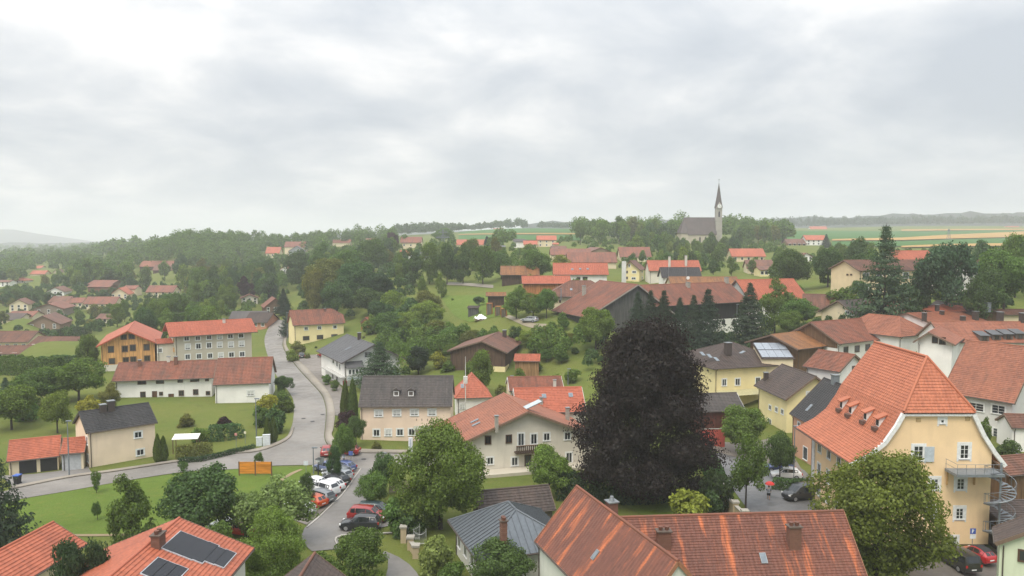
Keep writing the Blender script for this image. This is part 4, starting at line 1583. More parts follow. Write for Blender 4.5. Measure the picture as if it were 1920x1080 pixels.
mk = MB().box(pa[0] - 0.72, pa[0] - 0.25, hS.y0 - 0.52, hS.y0 - 0.502, zb0 - 1.4, zb0 - 1.15).box(pa[0] - 0.6, pa[0] - 0.38, hS.y0 - 0.52, hS.y0 - 0.502, zb0 - 1.85, zb0 - 1.4)
obj('mark', mk.mesh('mark', WHITE), ro_)

# --- pink house with dark roof and dormers
hP = house('guest_house', 'pale pink house with dark brown tiled roof and two small dormers', (672, 762.5), 124, B=(847, 761.5), D=10.0, ridge=(767, 705), wall=W_PEACH, roof=T_GREYBR, ovf=0.5, ovg=0.2,
           wins={'f': [(710, 775, 14, 12, 'blind'), (744, 774, 14, 12, 'blind'), (777, 773.5, 14, 12, 'blind'), (810, 773, 14, 12, 'blind'),
                       (706, 811.5, 12, 13), (728, 811, 12, 13, 'blind'), (750, 810.5, 12, 13), (772, 810, 12, 13)]}, trim=(0.10, 0.09, 0.085))
pd = hP.hit_plane(793, 815, 1, hP.y0)
dr_ = MB()
ring(dr_, 1.4, 2.3, 0.08, -0.05, 0.02)
dr_.box(-0.04, 0.04, -0.05, 0.0, -1.1, 1.1)
do = hP.put('door', dr_.mesh('door', WHITE), hP.root, (pd[0], hP.y0, 1.45))
obj('pane', MB().box(-0.62, 0.62, -0.03, 0.01, -1.07, 1.07).mesh('pane', GLASS), do)
pc0, pc1 = hP.hit_plane(776, 800, 1, hP.y0), hP.hit_plane(834, 798, 1, hP.y0)
hP.put('canopy', MB().mesh_([(pc0[0], hP.y0 - 1.1, pc0[2] - 0.25), (pc1[0], hP.y0 - 1.1, pc0[2] - 0.25), (pc1[0], hP.y0 - 0.01, pc0[2] + 0.12), (pc0[0], hP.y0 - 0.01, pc0[2] + 0.12),
                          (pc0[0], hP.y0 - 1.1, pc0[2] - 0.33), (pc1[0], hP.y0 - 1.1, pc0[2] - 0.33), (pc1[0], hP.y0 - 0.01, pc0[2] + 0.04), (pc0[0], hP.y0 - 0.01, pc0[2] + 0.04)],
                         [(0, 1, 2, 3), (4, 7, 6, 5), (0, 4, 5, 1), (0, 3, 7, 4), (1, 5, 6, 2)]).mesh('canopy', plain((0.28, 0.30, 0.24))), hP.root)
for u_ in (781, 791, 801.5, 808, 818.5, 828.5):
    pl_ = hP.hit_plane(u_, 787, 1, hP.y0)
    hP.put('letter', MB().box(-0.07, 0.07, -0.03, -0.004, -0.17, 0.17).mesh('letter', plain((0.30, 0.24, 0.19))), hP.root, (pl_[0], hP.y0, pl_[2]))
for u_ in (743, 770.5):
    rr_ = hP.roof_hit(u_, 743)[0]
    y_, z_ = rr_[1], rr_[2]
    x_ = rr_[0]
    b = MB().box(x_ - 0.55, x_ + 0.55, y_, y_ + 1.5, z_ - 0.1, z_ + 1.0)
    do = hP.put('dormer', b.mesh('dormer', plain((0.10, 0.085, 0.075))), hP.root)
    fr = MB()
    ring(fr, 0.9, 0.85, 0.13, -0.04, 0.0)
    f_ = obj('window', fr.mesh('window', WHITE), do, (x_, y_, z_ + 0.45))
    obj('dormer_roof', MB().mesh_([(x_ - 0.7, y_ - 0.2, z_ + 0.98), (x_ + 0.7, y_ - 0.2, z_ + 0.98), (x_, y_ - 0.2, z_ + 1.4), (x_ - 0.7, y_ + 1.9, z_ + 0.98), (x_ + 0.7, y_ + 1.9, z_ + 0.98), (x_, y_ + 1.9, z_ + 1.4)],
                                [(0, 1, 2), (0, 2, 5, 3), (1, 4, 5, 2), (0, 3, 4, 1)]).mesh('dormer_roof', T_GREYBR), do)

# --- small hipped house right of it
house('detached_house', 'small white house with pyramid red roof and tall white mast', (853, 747), 137, B=(923, 745), D=7.5, mode='hip', ridge=(875, 700), wall=W_WHITE, roof=T_ORANGE, ovf=0.4,
      wins={'f': [(867, 762, 9, 10, 'blind')]}, sky=((867, 724, 0.6, 0.8),), hip=3.0)
# --- grey gabled house in front
hQ = house('farmhouse', 'broad grey white gabled house with wooden balcony and pale red roof', (843, 842), 104.5, B=(1130, 820.5), D=13.5, mode='y', ridge=(991, 771.5), wall=W_GREY, roof=T_PINKBR, ovf=1.0, ovg=0.9,
           wins={'f': [(915, 825, 11, 15, 'brown'), (954, 823, 11, 15, 'brown'), (977, 824, 12, 24), (1001, 823, 11, 20), (1025, 819, 11, 14), (1064, 817.5, 11, 14),
                       (919, 864, 12, 14), (965, 865, 12, 16), (990, 864, 11, 22, 'brown'), (1067, 858, 12, 20)]},
           chim=((931, 800, 1.5, 0.45, 'grey'), (1064, 788, 1.9, 0.5, 'grey')), sky=((890, 790, 0.6, 1.3), (893, 796, 0.6, 1.3)), trim=(0.20, 0.13, 0.09))
hQ.on_roof('solar_collector', 999, 759, 1.7, 2.6, plain((0.42, 0.47, 0.50), 0.15))
pb0, pb1 = hQ.hit_plane(964, 848, 1, hQ.y0), hQ.hit_plane(1019, 845, 1, hQ.y0)
zb = pb0[2]
bal = MB().box(pb0[0], pb1[0], hQ.y0 - 1.2, hQ.y0 - 0.01, zb, zb + 0.15)
bo = hQ.put('balcony', bal.mesh('balcony', WOOD_DK), hQ.root)
nb_ = 15
bm_ = MB().box(-0.09, 0.09, -0.02, 0.02, 0.0, 0.95).mesh('baluster', WOOD_DK)
for k in range(nb_):
    obj('baluster', bm_, bo, (pb0[0] + 0.1 + (pb1[0] - pb0[0] - 0.2) * k / (nb_ - 1), hQ.y0 - 1.17, zb + 0.15))
obj('rail', MB().box(pb0[0], pb1[0], hQ.y0 - 1.24, hQ.y0 - 1.10, zb + 1.1, zb + 1.2).mesh('rail', WOOD_BR), bo)
pt = hQ.hit_plane(900, 905, 1, hQ.y0 - 2.6)
hQ.put('terrace', MB().box(hQ.x0 + 2, hQ.x1 - 1, hQ.y0 - 2.6, hQ.y0 - 0.05, 0.0, 0.9).mesh('terrace', plaster((0.50, 0.46, 0.38))), hQ.root)
# --- tiled roofs behind it
house('outbuilding', 'low building with red brown tiled roof behind the grey gabled house', (955, 733), 137, B=(1058, 731), D=7.5, ridge=(1005, 706), wall=W_CREAM, roof=T_REDBR, ovf=0.3, ovg=0.15, trim=(0.6, 0.6, 0.58), chim=((1040, 727, 1.4, 0.5, 'white'),))
house('outbuilding', 'bright red roofed building half hidden behind the copper beech', (968, 775), 122, B=(1100, 772), D=9, ridge=(1030, 726.5), wall=W_GREY, roof=T_ORANGE, ovf=0.3, ovg=0.15, trim=(0.6, 0.6, 0.58), sky=((1020, 743, 0.7, 0.9), (1070, 741, 0.7, 0.9)), chim=((1015, 757, 1.0, 0.45, 'grey'),))
# --- brown barn on the slope
hBn = house('barn', 'dark brown boarded barn with red gable roof on the green slope', (838, 658), 168, B=(951, 661.5), D=17, mode='y', ridge=(903, 639.5), wallmat=timber((0.10, 0.065, 0.045)), roof=T_BROWN, ovf=0.6, ovg=0.6, wins={'f': [(932, 696, 6, 8, 'cross')]},
            chim=((946, 632, 1.6, 0.8, 'dark'),), cat='barn')
q0 = hBn.hit_plane(925, 700, 1, hBn.y0)
hBn.put('plinth', MB().box(q0[0], hBn.x1 + 0.04, hBn.y0 - 0.05, hBn.y0 + 4, 0, hBn.hit_plane(925, 687, 1, hBn.y0)[2]).mesh('plinth', plaster(W_YEL)), hBn.root)
hSh = house('shed', 'small upright board shed with flat red roof beside the brown barn', (963, 677), 162, L=5.6, yaw=-3, D=4.6, mode='lean', rh=0.9, wallmat=timber((0.30, 0.18, 0.09)), roof=T_RED, ovf=0.3, ovg=0.3, cat='shed')

# --- copper beech farm on the hill
hR = house('barn', 'great brown boarded farm barn with wide red brown roof on the hilltop', (1100, 596), 184, L=25, yaw=22, D=20, mode='y', ridge=(1197, 533.5), wallmat=WOOD_GR, roof=T_REDBR, ovf=1.2, ovg=0.8,
           chim=((1095, 553, 2.4, 0.8, 'grey'),), trim=(0.30, 0.27, 0.24), cat='barn')
for u_ in (1042, 1082):
    pw = hR.hit_plane(u_, 605, 0, hR.x0)
    hR.put('door_or_bay_shade', MB().box(hR.x0 - 0.06, hR.x0 + 0.1, pw[1] - 2.4, pw[1] + 2.4, 0.2, 3.2).mesh('door_or_bay_shade', plain((0.6, 0.6, 0.58))), hR.root)
house('farmhouse', 'cream farmhouse with brown hipped roof and two steel flues beside the great barn', (1022, 556), 206, L=19, yaw=-4, D=14, mode='hip', ridge=(1078, 526), wall=W_CREAM, roof=T_BROWN, ovf=0.7, wins={'f': [(1040, 564, 3, 4, 'brown'), (1050, 565, 3, 4, 'brown')]},
      chim=((1052, 557, 2.2, 0.25, 'steel'),), sky=((1071, 543, 0.6, 1.0),))
hT = house('barn', 'long farm barn with black boarded upper wall and white stable below', (1222, 575), 190, B=(1405, 565.5), D=16, ridge=(1300, 531), wallmat=timber((0.035, 0.032, 0.032)), roof=T_REDBR, ovf=0.9, ovg=0.6,
           chim=((1290, 538, 1.2, 0.9, 'grey'), (1362, 530, 1.4, 0.9, 'grey')), trim=(0.30, 0.27, 0.24), cat='barn')
zs = hT.hit_plane(1370, 597, 1, hT.y0)[2]
st = MB().box(hT.x0 - 0.06, hT.x1 + 0.06, hT.y0 - 0.08, hT.y1 + 0.06, 0.0, zs)
hT.put('stable_wall', st.mesh('stable_wall', plaster(W_WHITE)), hT.root)
for u_ in (1356, 1376, 1396):
    pw = hT.hit_plane(u_, 604, 1, hT.y0)
    arc = MB()
    pts = [(-0.6, -0.09, -0.7), (0.6, -0.09, -0.7)] + [(0.6 * math.cos(a), -0.09, 0.35 + 0.5 * math.sin(a)) for a in np.linspace(0, math.pi, 7)]
    arc.mesh_(pts + [(x, 0.0, z) for x, _, z in pts], [tuple(range(len(pts))), tuple(range(2 * len(pts) - 1, len(pts) - 1, -1))] + [(k, len(pts) + k, len(pts) + (k + 1) % len(pts), (k + 1) % len(pts)) for k in range(len(pts))])
    hT.put('stable_window', arc.mesh('stable_window', DARK), hT.root, (pw[0], hT.y0 - 0.02, pw[2]))
house('barn', 'orange roofed barn wing at the right end of the farm', (1405, 563), 206, L=19, yaw=18, D=13, ridge=(1465, 523), wall=W_WHITE, roof=T_RED, ovf=0.8, ovg=0.6, cat='barn')
hO = house('farm_store', 'low orange board store with red roof left of the farm', (979, 532), 226, L=14.5, yaw=2, D=8, ridge=(1030, 517.5), wallmat=timber((0.38, 0.17, 0.07)), roof=T_ORANGE, ovf=0.5, ovg=0.5, cat='barn')
house('detached_house', 'white house with bright red roof and three skylights behind the farm', (1037, 515), 250, L=18, yaw=-2, D=11, ridge=(1092, 493.5), wall=W_WHITE, roof=T_ORANGE, ovf=0.6, ovg=0.6, wins={'f': [(1085, 522, 5, 4, 'brown'), (1097, 522, 8, 5, 'brown')], 'r': [(1130, 522, 3, 7)]}, sky=((1073, 505, 0.7, 0.9), (1088, 504.5, 0.7, 0.9), (1102, 504.5, 0.7, 0.9)))
house('detached_house', 'yellow gabled house with balcony beneath a brown roof behind the farm', (1167, 506), 283, L=6.6, yaw=-20, D=11, mode='y', ridge=(1180.5, 489), wall=W_YEL, roof=T_BROWN, ovf=0.5, ovg=0.7, lod=1,
      wins={'f': [(1180, 498, 3, 5), (1174, 510, 6, 4, 'brown'), (1189, 510, 7, 4), (1174, 521, 6, 4, 'brown'), (1188, 522, 7, 4)], 'r': [(1204, 509, 3, 4), (1211, 509, 3, 4), (1218, 509, 3, 4), (1204, 521, 3, 4)]})
house('detached_house', 'white house with red roof and two tall white chimneys behind the farm', (1217, 508), 272, L=18.5, yaw=-1, D=11, ridge=(1267, 488.5), wall=(0.70, 0.66, 0.58), roof=T_ORANGE, ovf=0.5, ovg=0.3, lod=1,
      chim=((1255, 500, 3.6, 0.75, 'white'), (1286, 498, 3.6, 0.75, 'white')))
house('detached_house', 'small white house with dark slate roof in front of the tall chimneys', (1241, 520.5), 250, L=13, yaw=-1, D=9, ridge=(1277, 501.5), wall=W_WHITE, roof=T_BLACK, ovf=0.4, ovg=0.5, lod=1, wins={'f': [(1259, 524, 5, 4)]})
house('outbuilding', 'low rusty roofed outbuilding behind the long barn', (1258, 534), 232, L=21, yaw=0, D=9, ridge=(1310, 519), wall=W_CREAM, roof=T_RUST, ovf=0.3, ovg=0.3, lod=1)
house('barn', 'brown wooden field barn with rusty roof by the tall trees', (938, 515.5), 275, L=14, yaw=0, D=10, ridge=(975, 499), wallmat=WOOD_DK, roof=T_RUST, ovf=0.7, ovg=0.6, lod=1, cat='barn')

# --- village right of the beech
hK = house('shop_building', 'yellow two storey building with brown hipped roof and glass awning', (1338, 692), 144, B=(1488, 683.5), D=17, mode='hip', ridge=(1395, 641), wall=W_YEL, roof=T_DKBR, ovf=0.7, hip=8.0,
           wins={'f': [(1358, 717, 9, 13), (1383, 716, 9, 13), (1421, 714, 9, 13), (1358, 752, 9, 13), (1445, 748, 9, 13)], 'l': []}, chim=((1365, 658, 1.6, 1.1, 'dark'),), sky=((1317, 664, 0.7, 1.4), (1330, 668, 0.7, 1.4), (1343, 674, 0.7, 1.4), (1392, 661, 0.9, 1.0)), cat='shop')
pk0, pk1 = hK.hit_plane(1342, 735, 1, hK.y0), hK.hit_plane(1424, 735, 1, hK.y0)
aw = MB()
for k in range(13):
    x_ = pk0[0] + (pk1[0] - pk0[0]) * k / 12
    aw.beam((x_, hK.y0 - 2.4, pk0[2] - 0.5), (x_, hK.y0 - 0.02, pk0[2] + 0.1), 0.08, 0.12)
ao = hK.put('awning', aw.mesh('awning', plain((0.42, 0.36, 0.16))), hK.root)
obj('awning_glass', MB().mesh_([(pk0[0], hK.y0 - 2.45, pk0[2] - 0.42), (pk1[0], hK.y0 - 2.45, pk0[2] - 0.42), (pk1[0], hK.y0 - 0.03, pk0[2] + 0.19), (pk0[0], hK.y0 - 0.03, pk0[2] + 0.19)], [(0, 1, 2, 3)]).mesh('awning_glass', plain((0.42, 0.40, 0.24), 0.2)), ao)
house('shed', 'dark roofed wooden shed with red front behind the round tree', (1306, 772.5), 127, B=(1398, 769.5), D=7.5, ridge=(1350, 737), wallmat=timber((0.10, 0.035, 0.025)), roof=T_GREYBR, ovf=0.3, ovg=0.3, trim=(0.5, 0.5, 0.5), cat='shed')
hY = house('detached_house', 'cream yellow house with brown roof and ochre gable by the arched gate', (1414, 722.5), 140.5, B=(1473, 749.5), D=10.5, ridge=(1505, 696.5), wall=W_YEL, roof=T_DKBR, ovf=0.6, ovg=0.7,
           wins={'f': [(1444, 764, 4, 9), (1456, 768, 4, 9), (1467, 772, 4, 9), (1443, 792, 5, 12)], 'r': [(1516, 739, 8, 9, 'blind')]}, chim=((1436, 712, 1.3, 0.7, 'dark'),))
hI = house('detached_house', 'salmon pink house with steep black roof beside the big yellow house', (1481, 775), 117, B=(1523, 797.5), D=10.5, ridge=(1552, 711), wall=(0.62, 0.36, 0.24), roof=T_BLACK, ovf=0.35, ovg=0.3,
           wins={'f': [(1498, 798, 4, 13), (1512, 806, 5, 14), (1510, 850, 7, 24, 'plainpane')]}, chim=((1566, 716, 1.0, 0.9, 'steel'),), sky=((1518, 765, 0.7, 1.3),))
house('detached_house', 'white house with mottled orange roof behind the salmon pink house', (1505, 686.5), 137, B=(1574, 697.5), D=9, ridge=(1575, 661), wall=W_WHITE, roof=T_REDBR, ovf=0.5, ovg=0.5, wins={'r': [(1600, 690, 6, 7, 'brown')]})
hV = house('outbuilding', 'low roof covered with pale solar panels beside the wooden barn', (1428, 672), 148, B=(1490, 672), D=6, mode='lean', rh=2.2, wall=W_CREAM, roof=T_DKBR, ovf=0.2, ovg=0.2)
for k in range(4):
    for r_ in range(2):
        x_, y_ = 0.9 + k * 1.5, 1.5 + r_ * 2.9
        pp = np.array((x_, y_, hV.ze + 2.2 * y_ / hV.D))
        sl_ = math.atan2(2.2, hV.D)
        M = Matrix.Translation(pp + np.array((0, 0, 0.12))) @ Matrix.Rotation(sl_, 4, 'X')
        hV.put('solar_panel', MB().box(-0.72, 0.72, -1.4, 1.4, 0, 0.05, M).mesh('solar_panel', plain((0.26, 0.29, 0.33), 0.15)), hV.root)
house('barn', 'old wooden barn with mossy ochre roof left of the white inn', (1497, 655.5), 149, B=(1572, 646), D=13, ridge=(1500, 621.5), wallmat=WOOD_BR, roof=T_RUST, ovf=0.8, ovg=0.8, cat='barn')
hInn = house('inn', 'white inn with long red brown roof and a row of brown windows', (1574, 645), 151, B=(1692, 632.5), D=14, ridge=(1588, 598.5), wall=W_WHITE, roof=T_REDBR, ovf=0.8, ovg=0.5,
      wins={'f': [(1586, 656, 11, 11, 'brown'), (1607, 654, 11, 11, 'brown'), (1627, 651.5, 11, 11, 'brown'), (1669, 645, 10, 9, 'brown'), (1685, 646, 11, 11, 'brown')]})
hInn.put('gable_boarding', MB().face([(hInn.x0 - 0.04, hInn.y1, hInn.ze - 1.0), (hInn.x0 - 0.04, hInn.y0, hInn.ze - 1.0), (hInn.x0 - 0.04, hInn.y0, hInn.ze), (hInn.x0 - 0.04, hInn.D / 2, hInn.zr - 0.28), (hInn.x0 - 0.04, hInn.y1, hInn.ze)]).mesh('gable_boarding', WOOD_BR), hInn.root)
house('town_house', 'pinkish brown roof of the house right of the inn', (1688, 632), 153, B=(1752, 625), D=15, mode='hip', hip=4.0, ridge=(1700, 587.5), wall=W_WHITE, roof=T_PINKBR, ovf=0.6, ovg=0.3, chim=((1733, 595, 0.9, 0.7, 'dark'),))
house('town_house', 'long pinkish roof with dark chimneys behind the balcony house', (1748, 606), 158, B=(1850, 601), D=13, ridge=(1790, 583.5), wall=W_WHITE, roof=T_PINKBR, ovf=0.5, ovg=0.3, chim=((1766, 590, 0.8, 0.7, 'dark'), (1829, 600, 1.8, 0.9, 'dark'), (1805, 602, 1.0, 0.8, 'dark')))
hN = house('town_house', 'white cross gable with corner balcony before the dormer roof', (1712, 641), 137, L=6.6, yaw=-37, D=14, mode='y', ridge=(1741, 623), wall=W_WHITE, roof=T_PINKBR, ovf=0.6, ovg=0.9, wins={'f': [(1753, 637, 7, 12, 'brown'), (1767, 639, 8, 13, 'brown')]})
hX = house('town_house', 'long pinkish roof slope with four dark shed dormers at the right edge', (1772, 642), 141, L=20, yaw=-2, D=11, ridge=(1850, 603), wall=W_WHITE, roof=T_PINKBR, ovf=0.5, ovg=0.3, chim=((1917, 603, 1.6, 0.9, 'dark'), (1875, 600, 1.5, 0.9, 'dark')))
for u_, v_ in ((1846, 640), (1869, 638), (1891, 637), (1913, 636)):
    rh_ = hX.roof_hit(u_, v_)
    if rh_ is None:
        continue
    x_, y_, z_ = rh_[0]
    dm = hX.put('dormer', MB().mesh_([(x_ - 0.8, y_, z_ - 0.1), (x_ + 0.8, y_, z_ - 0.1), (x_ + 0.8, y_, z_ + 1.0), (x_ - 0.8, y_, z_ + 1.0), (x_ - 0.8, y_ + 2.6, z_ + 1.45), (x_ + 0.8, y_ + 2.6, z_ + 1.45), (x_ - 0.8, y_ + 2.6, z_ - 0.1), (x_ + 0.8, y_ + 2.6, z_ - 0.1)],
                                     [(0, 1, 2, 3), (3, 2, 5, 4), (0, 3, 4, 6), (1, 7, 5, 2)]).mesh('dormer', plain((0.12, 0.10, 0.09))), hX.root)
    obj('dormer_roof', MB().mesh_([(x_ - 0.95, y_ - 0.25, z_ + 1.0), (x_ + 0.95, y_ - 0.25, z_ + 1.0), (x_ + 0.95, y_ + 2.6, z_ + 1.55), (x_ - 0.95, y_ + 2.6, z_ + 1.55), (x_ - 0.95, y_ - 0.25, z_ + 1.1), (x_ + 0.95, y_ - 0.25, z_ + 1.1), (x_ + 0.95, y_ + 2.6, z_ + 1.65), (x_ - 0.95, y_ + 2.6, z_ + 1.65)],
                                  [(4, 5, 6, 7), (0, 1, 5, 4), (0, 4, 7, 3), (1, 2, 6, 5)]).mesh('dormer_roof', plain((0.09, 0.095, 0.10), 0.5)), dm)
    fm, pm, _ = win_meshes(0.8, 0.8, 'brown', 1)
    obj('window', fm, dm, (x_, y_, z_ + 0.5))
    obj('pane', pm, dm, (x_, y_, z_ + 0.5))
hU = house('town_house', 'large grey walled house with broad orange tiled roof at the right', (1765, 735), 119, B=(1902, 757), D=15, ridge=(1850, 642), wall=(0.60, 0.60, 0.58), roof=T_PINKBR, ovf=0.6, ovg=0.5,
           wins={'f': [(1830, 763, 16, 15, 'cross'), (1872, 768, 13, 17, 'cross'), (1873, 812, 12, 17, 'cross')], 'r': []})
house('outbuilding', 'small white lean annexe with dark roof at the right edge', (1898, 802), 106, L=6, yaw=-8, D=5, mode='x', rh=1.4, wall=W_WHITE, roof=T_BROWN, ovf=0.3, ovg=0.2)
house('detached_house', 'brown roofed house with pale gable behind the inn', (1606, 590.5), 176, B=(1667, 586.5), D=11, ridge=(1618, 561), wall=W_CREAM, roof=T_DKBR, ovf=0.6, ovg=0.6, wins={'l': [(1589, 586, 4, 6), (1597, 588, 4, 6)]}, sky=((1642, 575, 0.7, 1.1),))
house('town_house', 'orange roofed house with three skylights behind the inn', (1666, 588.5), 174, B=(1752, 585), D=12, ridge=(1690, 561), wall=W_CREAM, roof=T_ORANGE, ovf=0.5, ovg=0.4, sky=((1662, 579, 0.7, 1.1), (1674, 578.5, 0.7, 1.1), (1688, 577.5, 0.7, 1.1)), chim=((1715, 583, 1.3, 0.9, 'dark'), (1700, 565, 0.8, 0.6, 'dark')))
house('detached_house', 'small hipped orange roof beside the wood at the right', (1750, 584), 168, L=11, yaw=0, D=9, mode='hip', ridge=(1785, 571), wall=W_CREAM, roof=T_RED, ovf=0.4, chim=((1757, 582, 1.2, 0.7, 'dark'),))
house('detached_house', 'dark timber gabled house with big steel chimney at the right edge', (1826, 590), 165, L=7.5, yaw=6, D=16, mode='y', ridge=(1846, 575), wallmat=WOOD_BR, roof=T_DKBR, ovf=0.6, ovg=0.6, chim=((1852, 578, 1.2, 0.9, 'steel'),))
house('detached_house', 'low brown roof behind the timber gabled house', (1868, 590), 172, L=9, yaw=0, D=8, ridge=(1895, 580), wall=W_CREAM, roof=T_BROWN, ovf=0.4, ovg=0.3)
house('detached_house', 'brown roofed cottage left of the old barn', (1505, 578), 190, L=9.5, yaw=-20, D=11, ridge=(1545, 552), wall=W_CREAM, roof=T_BROWN, ovf=0.7, ovg=0.5)
hSc = house('school', 'long cream school wing with brown roof behind the tall spruce', (1611, 507.5), 202, L=32, yaw=10, D=14, ridge=(1650, 487.5), wall=(0.68, 0.56, 0.36), roof=T_BROWN, ovf=0.6, ovg=0.5, lod=1,
            wins={'f': ['grid', 8, 2, 1.6, 1.5], 'l': [(1589, 515, 2, 2, 'brown'), (1596, 515, 2, 2, 'brown')]}, cat='school')
house('school', 'red roofed school hall behind the cream wing', (1680, 488), 262, L=14, yaw=0, D=11, ridge=(1706, 470), wall=W_CREAM, roof=T_RED, ovf=0.4, ovg=0.3, lod=1, cat='school')
house('detached_house', 'white gabled house with brown roof between the big trees at right', (1822, 500), 192, L=7.5, yaw=14, D=16, mode='y', ridge=(1841, 487), wall=(0.66, 0.66, 0.62), roof=T_BROWN, ovf=0.7, ovg=0.7, wins={'f': [(1841, 515, 5, 8), (1841, 537, 5, 8)]})

# --- the big yellow house with the flared half-hipped roof
def yellow_house():
    ox, oy = 36.0, 81.0
    root = thing('rectory', 'big yellow house with flared orange half hipped roof and spiral stair', 'house', (ox, oy, 0))
    LY = 15.6
    left = [(0, 9.0), (2.2, 10.15), (3.7, 11.4), (4.9, 13.2), (5.6, 14.55), (9.6, 19.9)]
    right = [(16.6, 8.9), (15.4, 10.4), (14.2, 12.2), (13.0, 14.55), (9.6, 19.9)]
    b = MB()
    hy = 3.3        # the half hip leans back this far
    for prof, sgn in ((left, 1), (right, -1)):
        for (xa, za), (xb, zb) in zip(prof[:-1], prof[1:]):
            top = zb > 19
            ya = hy if top else 0.0
            if sgn > 0:
                roof_poly(b, (xa, LY, za), (xa, 0, za), (xb, ya, zb), (xb, LY, zb), 0.36, 0.055, 0.2, False)
            else:
                roof_poly(b, (xa, 0, za), (xa, LY, za), (xb, LY, zb), (xb, ya, zb), 0.36, 0.055, 0.2, False)
    roof_poly(b, (5.45, -0.15, 14.45), (13.15, -0.15, 14.45), (9.6, hy, 19.9), (9.6, hy, 19.9), 0.36, 0.055, 0.2)
    rf = obj('roof', b.mesh('roof', T_BIG), root)
    rb = MB().tube([(9.6, hy, 19.93), (9.6, LY, 19.93)], 0.15, 8)
    rb.tube([(5.5, -0.1, 14.6), (9.6, hy, 19.95)], 0.14, 8).tube([(13.1, -0.1, 14.6), (9.6, hy, 19.95)], 0.14, 8)
    obj('ridge_tiles', rb.mesh('ridge_tiles', T_BIG), rf)
    # walls follow the curve
    y0, y1 = 0.35, LY - 0.3
    pl = [(2.0, 0), (2.0, 9.7)] + [(x, z - 0.3) for x, z in left[2:5]] + [(x, z - 0.3) for x, z in reversed(right[:4])]
    pl[-1] = (15.3, right[0][1] + 0.9)
    pl = pl + [(15.3, 0)]
    wb = MB()
    wb.face([(x, y0, z) for x, z in reversed(pl)])
    wb.face([(x, y1, z) for x, z in pl])
    wb.face([(2.0, y1, 0), (2.0, y0, 0), (2.0, y0, 9.7), (2.0, y1, 9.7)])
    wb.face([(15.3, y0, 0), (15.3, y1, 0), (15.3, y1, 9.7), (15.3, y0, 9.7)])
    wb.face([(5.6, y1, 14.3), (13, y1, 14.3), (9.6, y1, 19.6)])
    obj('wall', wb.mesh('wall', plaster(W_SAND)), root)
    # white verge mouldings along both curves and the cornice under the hip
    for prof in (left[:5], right[:4]):
        for (xa, za), (xb, zb) in zip(prof[:-1], prof[1:]):
            obj('verge_moulding', MB().beam((xa, 0.1, za - 0.25), (xb, 0.1, zb - 0.25), 0.36, 0.42).mesh('verge_moulding', WHITE), root)
    obj('cornice', MB().box(5.5, 13.1, 0.0, 0.34, 14.05, 14.28).mesh('cornice', WHITE), root)
    obj('eaves_moulding', MB().box(1.4, 1.98, 0.4, LY - 0.4, 8.95, 9.25).mesh('eaves_moulding', WHITE), root)
    obj('gutter', MB().tube([(-0.06, 0.1, 8.9), (-0.06, LY - 0.1, 8.9)], 0.09, 6).mesh('gutter', plain((0.14, 0.08, 0.06), 0.5, 0.3)), rf)
    obj('downpipe', MB().tube([(0.1, LY - 0.4, 8.8), (1.9, LY - 0.4, 8.0), (1.9, LY - 0.4, 0.2)], 0.06, 6).mesh('downpipe', plain((0.14, 0.08, 0.06), 0.5, 0.3)), root)
    obj('quoin', MB().box(1.88, 1.998, y1 - 0.9, y1 - 0.0, 0, 8.9).mesh('quoin', WHITE), root)

    def gpix(u, v):
        p = at(u, v, oy + y0)
        return p[0] - ox, p[2]
    for u, v, w_, h_, st_ in ((1722, 850, 17, 28, 'cross'), (1808, 847, 16, 27, 'cross'), (1752, 908, 14, 22, 'cross'), (1801, 907.5, 14, 22, 'cross'), (1799, 963, 14, 22, 'cross'),
                              (1787, 1014, 12, 14, 'cross'), (1767, 790, 7, 8, 'w'), (1694, 903, 14, 22, 'cross'), (1745, 962, 14, 22, 'cross')):
        x, z = gpix(u, v)
        fm, pm, _ = win_meshes(w_ * 0.056, h_ * 0.056, st_, 0)
        wo_ = obj('window', fm, root, (x, y0, z))
        obj('pane', pm, wo_)
        obj('surround', MB().box(-w_ * 0.028 - 0.34, -w_ * 0.028 - 0.17, -0.03, 0.02, -h_ * 0.028 - 0.3, h_ * 0.028 + 0.3).box(w_ * 0.028 + 0.17, w_ * 0.028 + 0.34, -0.03, 0.02, -h_ * 0.028 - 0.3, h_ * 0.028 + 0.3)
            .box(-w_ * 0.028 - 0.17, w_ * 0.028 + 0.17, -0.03, 0.02, h_ * 0.028 + 0.17, h_ * 0.028 + 0.3).mesh('surround', WHITE), wo_)
    for u, v in ((1722, 787), (1814, 785)):
        x, z = gpix(u, v)
        obj('vent', MB().box(x - 0.25, x + 0.25, y0 - 0.06, y0, z - 0.2, z + 0.2).mesh('vent', plain((0.45, 0.32, 0.16))), root)
    x, z = gpix(1742, 850)
    sh = MB().box(x - 0.5, x + 0.5, y0 - 0.12, y0 - 0.06, z - 0.9, z + 0.75)
    tag(obj('shutter', sh.mesh('shutter', plain((0.46, 0.52, 0.56))), root), 'open pale grey window shutter')
    for y in (LY - 2.6, LY - 5.4, LY - 8.2):
        for z in (7.3, 4.3, 1.6):
            fm, pm, _ = win_meshes(0.9, 1.6 if z > 2 else 1.0, 'w', 0)
            wo_ = obj('window', fm, root, (2.0, y, z), -math.pi / 2)
            obj('pane', pm, wo_)
